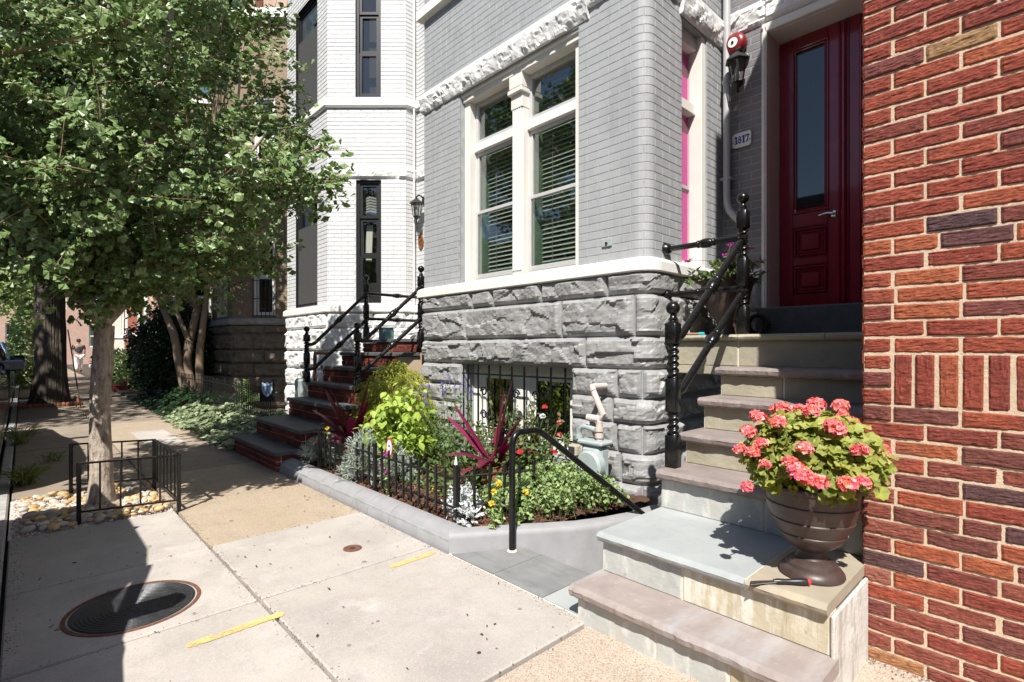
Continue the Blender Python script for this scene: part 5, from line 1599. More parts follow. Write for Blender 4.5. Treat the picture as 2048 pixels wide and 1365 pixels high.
pr_.lathe([(.036,0),(.036,.03)], 8, (-2.46,3.24,.60)); pr_.lathe([(.036,0),(.036,.03)], 8, (-2.46,3.24,.65))
smooth_by_angle(pr_.obj('inlet_pipe', MT['pipe_paint'], gm), 50)
po = MB(); po.tube([(-2.46,3.24,.65),(-2.58,3.24,.67),(-2.62,3.24,.67),(-2.66,3.24,.64),(-2.66,3.24,.56)], .022, 12); po.lathe([(.034,0),(.034,.03)], 8, (-2.66,3.24,.57))
smooth_by_angle(po.obj('outlet_pipe', MT['meter_paint'], gm), 50)

# ------------------------------------------------------------------ pavement details
mh = thing('manhole_cover', (-3.19, .41, 0), 'black round iron manhole cover with rusty rim in the pavement', 'manhole cover')
cx, cy_ = -3.19, .41
MB().lathe([(.266,-.01),(.266,.0035),(.284,.0035),(.284,-.01)], 64, (cx, cy_, 0), cap=False).obj('frame', MT['rust'], mh)
pf_ = [(.001,.004)]
r = .018
while r < .25:
    pf_ += [(r,.004),(r+.002,.0015),(r+.006,.0015),(r+.008,.004)]; r += .0165
pf_ += [(.256,.004),(.258,-.005)]
MB().lathe(pf_, 72, (cx, cy_, 0), cap=False).obj('lid', MT['manhole_iron'], mh)
vc = thing('valve_cap', (-3.139, 1.546, 0), 'small rusty round valve cap set in the pavement', 'valve cap')
MB().lathe([(.058,-.01),(.058,.0045),(.049,.0045),(.047,.0022),(.001,.0022)], 28, (-3.139,1.546,.001), cap=False).obj('rim', MT['rust'], vc)
MB().lathe([(.016,-.005),(.016,.005),(.001,.005)], 6, (-3.139,1.546,.001), cap=False).obj('nut', MT['manhole_iron'], vc)
def stroke(x0, y0, x1, y1, w, seed, label):
    mb = MB(); n = 110; rs = random.Random(seed)
    a, b = Vector((x0, y0, 0)), Vector((x1, y1, 0)); d = (b-a).normalized(); s_ = Vector((-d.y, d.x, 0))
    for i in range(n+1):
        t = i/n; p = a.lerp(b, t)
        wl_ = w*(.72+.12*mn.noise(Vector((t*5, seed, 0)))+.22*mn.noise(Vector((t*41, seed, 2))))*min(1, (t+.03)*14)*min(1, (1.03-t)*14); wr = w*(.72+.15*mn.noise(Vector((t*6, seed+5, 0)))+.25*mn.noise(Vector((t*37, seed+5, 2))))*min(1, (t+.03)*14)*min(1, (1.03-t)*14)
        mb.v += [tuple(p+s_*wl_+Vector((0,0,.0042))), tuple(p-s_*wr+Vector((0,0,.0042)))]
    mb.f = [(2*i, 2*i+1, 2*i+3, 2*i+2) for i in range(n)]
    tag(mb.obj('paint_mark', MT['yellow_paint'], None, loc=((x0+x1)/2, (y0+y1)/2, 0)), label, 'paint mark')
stroke(-2.595, .515, -2.60, .925, .032, 1, 'long yellow paint stroke crossing the pavement joint')
stroke(-2.715, 1.57, -2.722, 1.90, .030, 2, 'short yellow paint stroke near the garden wall corner')
# cracks, gum and grit on the pavement
flat('crack_dirt', (.06,.05,.042), .95); flat('gum', (.22,.205,.195), .8)
rs = random.Random(141)
for (x, y, a, L_) in [(-5.6,1.9,-1.2,.9), (-6.8,1.0,.9,.8)]:
    mb = MB(); n = int(L_/.025); k = 0
    for i in range(n+1):
        w_ = .0022*(1-.8*i/n)+.0004
        mb.v += [(x-math.sin(a)*w_, y+math.cos(a)*w_, .0035), (x+math.sin(a)*w_, y-math.cos(a)*w_, .0035)]
        a += rs.gauss(0,.28); x += math.cos(a)*.025; y += math.sin(a)*.025
        if not (-.05 < y < 1.94): break
    n = len(mb.v)//2; mb.f = [(2*i, 2*i+1, 2*i+3, 2*i+2) for i in range(n-1)]
    if n > 2: mb.obj('crack', MT['crack_dirt'], walk)
for i in range(11):
    x, y, r = rs.uniform(-5, -1.6), rs.uniform(.05, 1.9), rs.uniform(.006,.016)
    MB().prism([(x+r*math.cos(q)*rs.uniform(.7,1.2), y+r*math.sin(q)*rs.uniform(.7,1.2)) for q in [2*math.pi*k/9 for k in range(9)]], -.01, .0034).obj('gum_spot', MT['gum'], walk)
mb = MB()
def grit(x, y, z=.001):
    s_ = rs.uniform(.0015,.0045); k = len(mb.v)
    for p in [(1,0,0),(-1,0,0),(0,1,0),(0,-1,0),(0,0,.8),(0,0,-.8)]: mb.v.append((x+p[0]*s_*rs.uniform(.6,1.3), y+p[1]*s_*rs.uniform(.6,1.3), z+p[2]*s_))
    mb.f.extend([tuple(k+q for q in f) for f in [(0,2,4),(2,1,4),(1,3,4),(3,0,4),(2,0,5),(1,2,5),(3,1,5),(0,3,5)]])
for i in range(2600):
    c_ = rs.random()
    if c_ < .3: grit(rs.uniform(-6.5,-1.5), YJ+rs.gauss(0,.02))
    elif c_ < .6: grit(rs.uniform(-5.6,-1.6), 1.945-abs(rs.gauss(0,.035)))
    elif c_ < .75: grit(rs.choice((-4.87,-3.8,-2.833,-1.54))+rs.gauss(0,.018), rs.uniform(0,1.95))
    elif c_ < .85: grit(rs.uniform(-6,-1.6), -.06+abs(rs.gauss(0,.03)))
    elif c_ < .95: grit(-.57+rs.uniform(0,.6), 2.58-abs(rs.gauss(0,.03)), -.004)
    else: grit(rs.uniform(-6.5,-1.5), rs.uniform(0,1.9))
leafmat('grit_mix', [(.10,.08,.06), (.30,.25,.2), (.05,.04,.035), (.42,.37,.32)], .0, .9)
tag(mb.obj('grit', MT['grit_mix']), 'grit and crumbs collected along the pavement joints', 'grit', kind='stuff')
# dead leaves and scraps
lm_ = []
leafmat('dry_leaf', [(.10,.05,.025), (.05,.03,.02), (.16,.08,.04)], .0, .9)
rs = random.Random(111); mb = MB()
for i in range(95):
    x, y = rs.uniform(-6, -1.6), rs.uniform(0, 1.95)
    put(mb, Vector((x, y, .006)), Vector((rs.gauss(0,1), rs.gauss(0,1), .1)), Vector((rs.gauss(0,.3), rs.gauss(0,.3), 1)), ovate(.35, .1, .1), rs.uniform(.012,.03))
tag(mb.obj('leaf_litter', MT['dry_leaf']), 'scattered tiny dry leaves and twigs on the pavement', 'leaf litter', kind='stuff')

# tree pit: gravel, river pebbles, iron guard
pit = [(-6.13, -.07), (-4.88, -.07), (-4.88, .885), (-6.13, .885)]
mb = MB(); n = 40
for i in range(n+1):
    for j in range(n+1):
        x, y = -6.14+1.27*i/n, -.073+.958*j/n
        mb.v.append((x, y, -.012+.012*mn.noise(Vector((x*7, y*7, 1)))+.035*math.exp(-((x+5.43)**2+(y-.47)**2)/.06)))
mb.f = grid_faces(0, n+1, n+1)
tag(mb.obj('tree_pit', MT['gravel']), kind='structure')
rs = random.Random(121); mb = MB()
for i in range(2600):
    x, y = rs.uniform(-6.1,-4.9), rs.uniform(-.05,.86); s_ = rs.uniform(.006,.014)
    M = Matrix.Translation((x, y, -.004+.035*math.exp(-((x+5.43)**2+(y-.47)**2)/.06))) @ Euler((rs.uniform(0,3), rs.uniform(0,3), 0)).to_matrix().to_4x4()
    k = len(mb.v)
    for p in [(1,0,0),(-1,0,0),(0,1,0),(0,-1,0),(0,0,.7),(0,0,-.7)]: mb.v.append(tuple(M @ (Vector(p)*s_)))
    mb.f += [tuple(k+q for q in f) for f in [(0,2,4),(2,1,4),(1,3,4),(3,0,4),(2,0,5),(1,2,5),(3,1,5),(0,3,5)]]
leafmat('chip_stone', [(.55,.48,.44), (.70,.66,.62), (.40,.30,.25), (.62,.50,.44)], .0, .85)
tag(mb.obj('gravel', MT['chip_stone']), 'pale crushed gravel in the tree pit', 'gravel', kind='stuff')
pms = []
for k_, mt__ in ((0,'pebble'),(1,'pebble'),(2,'pebble_tan'),(3,'pebble_tan')):
    b = MB().ball((0,0,0), 1, 10, 7)
    b.v = [(x*(1+.12*mn.noise(Vector((x,y,z+k_*4)))), y*.72*(1+.12*mn.noise(Vector((x+3,y,z+k_*4)))), z*.55) for x, y, z in b.v]
    pms.append(b.mesh('pebble', MT[mt__], smooth=True))
placed = []
tries = 0
while len(placed) < 235 and tries < 6000:
    tries += 1
    x, y = rs.uniform(-6.05,-4.92), rs.uniform(0.0,.85); s_ = rs.uniform(.022,.046)
    if x < -5.3 and y < .3 and rs.random() < .6: continue
    if y < .35 and x > -5.3 and rs.random() < .5: continue
    if (x+5.43)**2+(y-.47)**2 < .14**2: continue
    if any((x-a)**2+(y-b)**2 < ((s_+c)*.72)**2 for a, b, c in placed): continue
    placed.append((x, y, s_))
    o = link('river_pebble', pms[rs.randrange(4)], None, loc=(x, y, .004+s_*.38), rot=(rs.gauss(0,.25), rs.gauss(0,.25), rs.uniform(0,6.3)), scale=(s_*1.1, s_*1.1, s_))
    tag(o, 'smooth river pebble in the tree pit', 'pebble', 'river pebbles in the tree pit')
tg = thing('tree_guard', (-5.3, .6, 0), 'black three-sided iron guard around the ginkgo trunk', 'tree guard')
A_, B_, C_, D_ = (-5.0, .295), (-4.76, .905), (-5.74, .90), (-6.0, .29)
A_ = (-4.98, .285); B_ = (-4.78, .905)
def guard_side(a, b, n):
    a, b = Vector(a), Vector(b)
    me = MB().cbox(-.006, .006, -.006, .006, .09, .44, .002).mesh('bar', MT['black_iron'])
    for i in range(1, n):
        p = a+(b-a)*(i/n); link('bar', me, tg, loc=(p.x, p.y, 0))
    d = (b-a).normalized(); ang = math.atan2(d.y, d.x)
    for z, hw_ in ((.445, .011), (.09, .008)):
        m_ = MB().cbox(-(b-a).length/2, (b-a).length/2, -hw_, hw_, -.007, .007, .002).mesh('rail', MT['black_iron'])
        link('rail', m_, tg, loc=((a.x+b.x)/2, (a.y+b.y)/2, z), rot=(0, 0, ang))
guard_side((-4.99,.29), (-4.77,.90), 7) if False else None
GA, GB, GC, GD = (-4.95,.30), (-4.80,.90), (-5.76,.885), (-5.99,.31)
guard_side(GA, GB, 5); guard_side(GB, GC, 7); guard_side(GC, GD, 5)
me = MB().cbox(-.014, .014, -.014, .014, -.02, .452, .003).mesh('post', MT['black_iron'])
for p in (GA, GB, GC, GD): link('post', me, tg, loc=(p[0], p[1], 0))
# weeds at the kerb
def weed(loc, h, n, label, seed):
    t = plant('weed', loc, label, 'weed'); rs = random.Random(seed); mb = MB()
    for i in range(n):
        a = rs.uniform(0, 6.3); d = Vector((math.cos(a)*.7, math.sin(a)*.7, rs.uniform(.3,1.2)))
        p = Vector(loc)+Vector((rs.gauss(0,.05), rs.gauss(0,.04), 0))
        for s_ in range(3):
            put(mb, p, d+Vector((0,0,.5-.45*s_)), rdir(rs), needle, h*rs.uniform(.3,.55), .008); p = p+(d+Vector((0,0,.5-.45*s_))).normalized()*h*.35
    mb.obj('blades', MT['grass_blade'], t)
weed((-6.75, .02, 0), .20, 150, 'tuft of dry grass at the kerb before the tree pit', 131)
weed((-9.6, -.02, 0), .30, 90, 'green weed growing at the kerb beside the parked cars', 132)
weed((-7.9, .25, 0), .14, 40, 'small green weed in a pavement crack', 133)
# ------------------------------------------------------------------ young ginkgo in the tree pit
TB = Vector((-5.44, .475, -.02))
gk = thing('ginkgo_tree', TB, 'young ginkgo with pale bark and fan-shaped leaves in the tree pit', 'tree')
def bark_tube(path, rads, n=18, amp=.012, sc=14, seed=0):
    mb = MB(); P = [Vector(p) for p in path]
    # resample
    Q = []; R_ = []
    for (a, b), (r0, r1) in zip(zip(P, P[1:]), zip(rads, rads[1:])):
        k = max(2, int((b-a).length/.04))
        for i in range(k): Q.append(a.lerp(b, i/k)); R_.append(r0+(r1-r0)*i/k)
    Q.append(P[-1]); R_.append(rads[-1])
    for _ in range(3):
        Q = [Q[0]]+[(Q[i-1]+Q[i]*2+Q[i+1])/4 for i in range(1, len(Q)-1)]+[Q[-1]]
    mb.tube([tuple(q) for q in Q], R_, n)
    vs = []
    for i, v in enumerate(mb.v):
        ring = min(len(Q)-1, i//n); c = Q[ring]; d = Vector(v)-c; a = math.atan2(d.y, d.x)
        f = 1 + amp/max(.02, R_[ring])*(mn.noise(Vector((math.cos(a)*2.2, math.sin(a)*2.2, v[2]*sc*.18+seed)))*1.3 + .6*mn.noise(Vector((math.cos(a)*5, math.sin(a)*5, v[2]*sc*.5+seed))))
        vs.append(tuple(c+d*f))
    mb.v = vs
    return mb
FK = TB+Vector((-.03, .02, 1.50))
tr_ = bark_tube([TB+Vector((0,0,-.03)), TB+Vector((.0,.0,.06)), TB+Vector((-.0,.0,.25)), TB+Vector((-.03,-.01,.8)), FK], [.125,.098,.078,.071,.070], 22, .006)
smooth_by_angle(tr_.obj('trunk', MT['bark_ginkgo'], gk), 60)
lead = []
def off(r, f, z): return TB + RT*r + FW*f + Vector((0,0,z))
lead.append([FK, off(.12,-.05,1.95), off(.40,-.1,2.7), off(.58,-.05,3.7), off(.62,0,4.9), off(.66,.05,6.4)])
lead.append([FK, off(-.25,-.15,1.9), off(-.62,-.25,2.35), off(-1.05,-.3,3.1), off(-1.3,-.3,4.2)])
lead.append([FK, off(.15,.25,1.85), off(.35,.7,2.5), off(.5,1.1,3.4), off(.5,1.3,4.6)])
lead.append([FK, off(.16,-.05,1.72), off(.5,-.2,2.0), off(1.0,-.25,2.35), off(1.45,-.2,3.0)])
lead.append([FK, off(-.05,-.35,1.9), off(-.1,-.8,2.5), off(-.15,-1.1,3.3), off(-.2,-1.2,4.3)])
lead.append([FK, off(-.2,.3,2.1), off(-.45,.6,3.0), off(-.6,.8,4.2), off(-.5,.8,5.4)])
lr = [.052,.045,.04,.045,.036,.04]
for p, r in zip(lead, lr):
    k = len(p)
    smooth_by_angle(bark_tube([tuple(q) for q in p], [r*(1-.8*i/(k-1)) for i in range(k)], 10, .003).obj('limb', MT['bark_ginkgo'], gk), 60)
rs = random.Random(7)
CC = off(.0, 0, 3.65)
def inside(p, s=1.0):
    d = p-CC; r = d.dot(RT); f = d.dot(FW)
    if p.z < 1.44+.04*abs(r)+ (.10 if r > .9 else 0): return False
    rx = 2.05
    if p.z < 2.3: rx = 1.25+.80*(p.z-1.42)/.88 if r > 0 else 2.05
    return (r/rx)**2+(f/1.85)**2+(d.z/(2.6 if d.z > 0 else 2.5))**2 < s
twigs = []; nodes_ = []
def along(p, t):
    k = len(p)-1; i = min(k-1, int(t*k)); return p[i].lerp(p[i+1], t*k-i), (p[i+1]-p[i]).normalized()
def grow(p0, d, L_, lvl):
    n = max(3, int(L_/.05)); pts = [p0]; p = p0.copy(); d = d.normalized()
    for i in range(n):
        d = (d+rdir(rs)*.09+Vector((0,0,.012 if lvl < 2 else -.02))).normalized()
        p = p+d*(L_/n)
        if not inside(p, 1.08): break
        pts.append(p.copy())
    if len(pts) < 3: return
    twigs.append((pts, .011*L_ if lvl == 1 else .0035))
    for i, q in enumerate(pts):
        if i*L_/n > .12 or lvl > 1: nodes_.append((q, (pts[min(i+1, len(pts)-1)]-pts[max(0, i-1)]).normalized()))
    if lvl == 1:
        for i in range(2, len(pts)-1, 2):
            for _ in range(2 if rs.random() < .6 else 1):
                dd = (rdir(rs)*.8+(pts[i+1]-pts[i]).normalized()*.8+Vector((0,0,.1)))
                grow(pts[i], dd, rs.uniform(.2,.5), 2)
for li, p in enumerate(lead):
    m = 24 if li == 0 else 18
    for b in range(m):
        t = .14+.84*(b+rs.random())/m
        q, ax = along(p, t)
        a = b*2.4+rs.uniform(-.5,.5)
        out_ = Vector((math.cos(a), math.sin(a), 0))
        rad_ = (q-CC); rad_.z = 0
        out_ = (out_+ (rad_.normalized()*.55 if rad_.length > .3 else Vector((0,0,0)))).normalized()
        grow(q, out_+Vector((0,0,rs.uniform(-.10,.55))), rs.uniform(.7,1.5), 1)
tmb = MB()
for pts, r in twigs:
    sub = pts[::2] if len(pts) > 4 else pts
    if (sub[-1]-pts[-1]).length > 1e-4: sub = sub+[pts[-1]]
    tmb.tube([tuple(q) for q in sub], [max(.0016, r*(1-.75*i/len(sub))) for i in range(len(sub))], 4, cap=False)
tmb.obj('twigs', MT['twig'], gk)
CAMP = Vector((0, 0, 1.29))
shapes = [ginkgo_leaf(random.Random(i)) for i in range(8)]
leaves = []
for q, ax in nodes_:
    for _ in range(rs.choice((2,3,3,3))):
        o = ax.orthogonal(); o.rotate(Matrix.Rotation(rs.uniform(0,6.3), 3, ax))
        d = (o+ax*.35+Vector((0,0,-.15))).normalized()
        outw = (q-CC).normalized()
        up = (Vector((.45,-.6,.85))+outw*.3+rdir(rs)*.62).normalized()
        leaves.append((q, d, up, rs.uniform(.048,.088)))
leaves.sort(key=lambda l: (l[0]-CAMP).length - (0 if (-1.05 < ((l[0]-CAMP).dot(RT)/max(.3,(l[0]-CAMP).dot(FW))) < -.3) else -5))
cm = MB()
gms = []
for i, sh in enumerate(shapes):
    b = MB(); put(b, Vector((0,0,0)), Vector((1,0,0)), Vector((0,0,1)), sh, 1.0); gms.append(b.mesh('leaf', MT['leaf_ginkgo']))
for i, (q, d, up, s_) in enumerate(leaves):
    if i < 295: place_leaf(gms[i % 8], gk, q, d, up, s_)
    else: put(cm, q, d, up, shapes[i % 8], s_)
print('ginkgo leaves', len(leaves))
tag(cm.obj('crown', MT['leaf_ginkgo'], gk), kind='stuff')

# ------------------------------------------------------------------ white rowhouse with canted bay
def opening_set(parent, w, a, b, z0, z1, depth, fr_mat, style, curtain='room_dark'):
    """a tall window set into a wall opening; a,b along the wall"""
    def bar(s0, s1, zz0, zz1, o0, o1, mb):
        p = [w.P(s0, o0, zz0), w.P(s1, o0, zz0), w.P(s1, o1, zz0), w.P(s0, o1, zz0)]
        q = [(x, y, zz1) for x, y, _ in p]
        mb.add(p+q, [(0,3,2,1),(4,5,6,7),(0,1,5,4),(1,2,6,5),(2,3,7,6),(3,0,4,7)])
    mb = MB(); t = .045
    bar(a, a+t, z0, z1, -depth, -depth+.06, mb); bar(b-t, b, z0, z1, -depth, -depth+.06, mb)
    bar(a+t, b-t, z1-t, z1, -depth, -depth+.06, mb); bar(a+t, b-t, z0, z0+t, -depth, -depth+.06, mb)
    win_ = mb.obj('window', MT[fr_mat], parent)
    zs = style
    mbs = MB()
    for i in range(len(zs)-1):
        q0, q1 = zs[i]+.002, zs[i+1]-.002
        t2 = .045
        o = -depth+.01-.02*(i % 2)
        bar(a+t, a+t+t2, q0, q1, o, o+.03, mbs); bar(b-t-t2, b-t, q0, q1, o, o+.03, mbs)
        bar(a+t+t2, b-t-t2, q1-t2, q1, o, o+.03, mbs); bar(a+t+t2, b-t-t2, q0, q0+t2, o, o+.03, mbs)
    mbs.obj('sash', MT[fr_mat], win_)
    for i in range(len(zs)-1):
        g_ = MB(); o = -depth+.008-.02*(i % 2)
        g_.sheet([w.P(a+t, o, zs[i]), w.P(b-t, o, zs[i]), w.P(b-t, o, zs[i+1]), w.P(a+t, o, zs[i+1])]); g_.obj('pane', MT['window_glass'], win_)
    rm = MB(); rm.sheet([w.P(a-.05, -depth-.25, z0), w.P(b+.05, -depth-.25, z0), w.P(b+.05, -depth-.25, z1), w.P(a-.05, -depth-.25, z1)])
    rm.obj('curtain', MT[curtain], win_)  # plain dark sheet standing in for the unlit room behind the panes
    rv = MB()
    for s_ in (a, b): rv.sheet([w.P(s_, 0, z0), w.P(s_, -depth, z0), w.P(s_, -depth, z1), w.P(s_, 0, z1)])
    rv.sheet([w.P(a, 0, z1), w.P(b, 0, z1), w.P(b, -depth, z1), w.P(a, -depth, z1)]); rv.sheet([w.P(a, 0, z0), w.P(b, 0, z0), w.P(b, -depth, z0), w.P(a, -depth, z0)])
    rv.obj('reveal', MT[fr_mat], win_)
    return win_
wh = thing('white_rowhouse', (-8.5, 4.4, 0), 'white painted brick rowhouse with canted bay and black windows', 'house')
wp = [(-12.4,4.75), (-10.9,4.75), (-10.9,4.62), (-9.95,3.6), (-8.2,3.6), (-7.32,4.53), (-7.32,4.75), (-5.25,4.75)]
ww = Wall(wp)
fa, ca, da, ea = ww.L[3], ww.L[4], ww.L[5], ww.L[6]       # front face, right cant, its end, door wall
wins = [(ca+.47, ca+.875, 2.03, 4.02), (ca+.46, ca+.87, 5.36, 7.3), (fa+.42, fa+1.36, 2.02, 3.98), (fa+.42, fa+1.36, 5.36, 7.3), (ww.L[2]+.45, ww.L[2]+.9, 2.03, 4.02), (ww.L[2]+.45, ww.L[2]+.9, 5.36, 7.3)]
mb = MB(); backing(mb, ww, 0, ww.L[-1], 1.3, 9.0, -.004, wins); wwall = mb.obj('wall', MT['white_mortar'], wh)
mb = MB()
for b in lay(ww, ww.L[2], ww.L[-1], 2.0, 7.6, [(w_[0]-.0, w_[1]+.0, w_[2], w_[3]) for w_ in wins] + [(0, 40, 4.03, 4.24), (0, 40, 5.2, 5.36)]): brick_geo(mb, ww, *b, .0008, .003)
tag(mb.obj('brickwork', MT['white_brick'], wh), kind='stuff')
for i, w_ in enumerate(wins):
    scr = i in (2, 3)
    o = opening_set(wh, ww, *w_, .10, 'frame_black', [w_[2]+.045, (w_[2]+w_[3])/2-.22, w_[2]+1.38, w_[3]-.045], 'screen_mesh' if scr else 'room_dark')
    if scr:
        g_ = MB(); g_.sheet([ww.P(w_[0]+.05, -.03, w_[2]+.05), ww.P(w_[1]-.05, -.03, w_[2]+.05), ww.P(w_[1]-.05, -.03, w_[2]+1.4), ww.P(w_[0]+.05, -.03, w_[2]+1.4)]); g_.obj('insect_screen', MT['screen_mesh'], o)
    if i == 0:
        c_ = MB()
        for k_ in range(5): c_.tube([ww.P(w_[0]+.10+.022*k_, -.2, w_[2]+.7), ww.P(w_[0]+.13+.02*k_, -.2, w_[2]+1.3)], .013, 6)
        c_.obj('drape', MT['cream_paint'], o)
        c_ = MB()
        for k_ in range(6): c_.box(*(lambda p, q: (min(p[0],q[0]), max(p[0],q[0]), min(p[1],q[1]), max(p[1],q[1])))(ww.P(w_[0]+.1, -.2, 0), ww.P(w_[1]-.1, -.21, 0)), w_[2]+1.5+.045*k_, w_[2]+1.53+.045*k_)
        c_.obj('blind', MT['cord_white'], o)
sd_ = 300
mb = MB(); molding(mb, ww, ww.L[1], ww.L[-1], [(-.02,1.87),(.05,1.87),(.065,1.885),(.065,1.965),(.03,1.99),(-.02,2.0)]); mb.obj('belt_course', MT['white_paint'], wh)
mb = MB(); molding(mb, ww, ww.L[1], ww.L[-1], [(-.02,5.19),(.03,5.19),(.05,5.22),(.05,5.34),(.02,5.355),(-.02,5.355)]); mb.obj('sill_course', MT['white_paint'], wh)
lc = MB().obj('lintel_course', MT['white_stone'], wh)
for a, b in [(fa, fa+.3), (fa+.3, fa+1.5), (fa+1.5, ca+.001), (ca+.001, ca+1.15), (ca+1.15, ea), (ea, ww.L[-1])]:
    mb = MB(); rock(mb, ww, a, b, 4.035, 4.235, 0, .05, sd_, .03); sd_ += 1; mb.obj('stone', MT['white_stone'], lc)
wf = MB(); backing(wf, ww, ww.L[1], ww.L[-1], -.2, 1.88, -.02); wfo = wf.obj('foundation', MT['white_mortar'], wh)
zz = [-.1, .25, .62, .93, 1.25, 1.62, 1.87]
for i in range(len(zz)-1):
    c_ = [fa, fa+.8+.25*(i % 2), ca, ca+.55+.2*(i % 2), da, ea, ww.L[-1]]
    for a, b in zip(c_, c_[1:]):
        if b-a < .03: continue
        mb = MB(); rock(mb, ww, a, b, zz[i], zz[i+1], 0, .075, sd_, .035); sd_ += 1; mb.obj('stone', MT['white_stone'], wfo)
# downpipe, conduit, lantern and badge on its door wall
dpw = MB().tube([(-7.29, 4.66, 8.5), (-7.29, 4.66, .5)], .016, 8)
tag(smooth_by_angle(dpw.obj('conduit', MT['white_paint'], None, loc=(-7.29,4.66,.5))), 'thin white conduit running down the white house corner', 'conduit')
lantern((-7.1, 4.74, 3.55), 0, -1, 'black wall lantern on the white house beside its conduit', 1.1)
bd = thing('oval_badge', (-7.22, 4.745, 3.08), 'oval copper coloured fire badge on the white wall', 'badge')
mb = MB(); mb.lathe([(.07,0),(.08,.006),(.08,.012),(.068,.016),(.066,.010),(.001,.009)], 28, (0,0,0), Mb, cap=False)
mb.v = [(-7.2+x*.95, 4.74+y, 3.03+z*1.45) for x, y, z in mb.v]; mb.obj('plate', MT['copper'], bd)
for i in range(5):
    a = rad(36*i); MB().tube([(-7.2-.045*math.cos(a), 4.726, 3.03-.06*math.sin(a)), (-7.2+.045*math.cos(a), 4.726, 3.03+.06*math.sin(a))], .006, 5).obj('spoke', MT['rusty_iron'], bd)
MB().ball((-7.2, 4.73, 3.16), .02, 8, 6).obj('loop', MT['copper'], bd)
# brick steps with slate treads
bs_ = thing('brick_steps', (-6.3, 2.6, 0), 'red brick steps with dark slate treads up to the white house', 'stairs')
Ys = [1.915, 2.173, 2.579, 2.833, 3.043, 3.317, 3.646]; Zs = [.205,.406,.632,.839,1.046,1.235,1.415]
XLs, XRs = -7.1, -5.63
cor = MB()
brick_ramp('step_brick', [(0,(.12,.03,.025)), (.5,(.22,.05,.035)), (1,(.30,.085,.055))])
kc = {}
def stepbrick(x0, x1, y0, y1, z0, z1):
    key = (round(x1-x0,3), round(y1-y0,3), round(z1-z0,3))
    if key not in kc: kc[key] = MB().cbox(-(x1-x0)/2, (x1-x0)/2, -(y1-y0)/2, (y1-y0)/2, -(z1-z0)/2, (z1-z0)/2, .004).mesh('brick', MT['step_brick'])
    link('brick', kc[key], bs_, loc=((x0+x1)/2, (y0+y1)/2, (z0+z1)/2))
nb = 0
for i in range(7):
    y0 = Ys[i]; y1 = Ys[i+1] if i < 6 else 4.74; z1 = Zs[i]; zb = Zs[i-1] if i else -.02
    cor.box(XLs+.012, XRs-.012, y0+.022, 4.74, zb-.05, z1-.05)
    tm = MB().cbox(XLs-.015, XRs+.015, y0-.015, y1+.03, z1-.045, z1, .006); tm.obj('tread', MT['slate_tread'], bs_)
    h = (z1-.046-zb)/(3 if i == 0 else 2)
    for c_ in range(3 if i == 0 else 2):
        x = XLs - (.1065 if c_ % 2 else 0)
        while x < XRs:
            a, b = max(XLs, x)+.005, min(XRs, x+.213)-.005
            if b-a > .03: stepbrick(a, b, y0+.01, y0+.06, zb+c_*h+.005, zb+(c_+1)*h-.005)
            x += .213
        yy = y0+.065
        while yy < y0+.7 and i < 3:
            stepbrick(XRs-.05, XRs, yy+.004, yy+.204, zb+c_*h+.005, zb+(c_+1)*h-.005); yy += .213
cor.obj('core', MT['mortar'], bs_)
railing((-6.9, 2.75, .84), 'black twisted iron railing on the left side of the brick steps', (-6.9, 2.75, .84), (-6.9, 3.61, 1.416), None, 4.74, h1=.66, h2=.84, rails=((.50,.66),(.17,.28)))
railing((-5.5, 2.77, .7), 'black twisted iron railing of the brick steps beside the grey bay', (-5.5, 2.77, .78), (-5.5, 3.62, 1.30), -5.28, h1=.72, h2=.93, rails=((.60,.75),(.25,.36)))
bn_ = thing('storage_bin', (-6.93, 3.95, 1.416), 'small teal bin on the landing of the brick steps', 'bin')
flat('teal', (.16,.30,.30), .6)
MB().cbox(-7.02, -6.84, 3.87, 4.03, 1.417, 1.58, .01).obj('tub', MT['teal'], bn_)
MB().cbox(-7.03, -6.83, 3.86, 4.04, 1.58, 1.595, .005).obj('lid', MT['teal'], bn_)
gm2 = thing('gas_meter', (-7.9, 2.75, .3), 'blue-grey gas meter with pipes beside the brick steps', 'gas meter')
MB().cbox(-7.75, -7.47, 2.9, 3.1, .38, .85, .03).obj('body', MT['meter_paint'], gm2)
MB().tube([(-7.5,3.0,.85),(-7.5,3.0,1.0),(-7.7,3.0,1.02),(-7.75,3.2,1.02)], .035, 10).obj('upper_pipe', MT['pipe_paint'], gm2)
MB().tube([(-7.36,3.05,.8),(-7.36,3.05,1.18),(-7.40,3.07,1.22),(-7.5,3.3,1.22)], .026, 10).obj('riser_pipe', MT['rust'], gm2)
ys = thing('yard_sign', (-7.7, 2.55, .2), 'blue and white security shield sign on a black board', 'sign')
sh = [(-.09,.11),(-.03,.085),(0,.115),(.03,.085),(.09,.11),(.095,.0),(.07,-.08),(0,-.14),(-.07,-.08),(-.095,0)]
P0 = Vector((-7.66, 2.5, .72))
def poly_sign(pts, k, off_, mat, name):
    mb = MB(); n = len(pts)
    f_ = [P0+sd*(x*k)+Vector((0,0,z*k))+nn*off_ for x, z in pts]
    mb.v = [tuple(p) for p in f_]+[tuple(p-nn*.006) for p in f_]
    mb.f = [tuple(range(n)), tuple(range(n,2*n))[::-1]]+[(i,(i+1)%n,n+(i+1)%n,n+i) for i in range(n)]
    mb.obj(name, MT[mat], ys)
poly_sign([(-.11,.16),(.11,.16),(.12,-.2),(-.12,-.2)], .9, 0, 'sign_black', 'board')
flat('sign_sky', (.45,.58,.72), .5)
poly_sign(sh, .82, .008, 'sign_sky', 'shield')
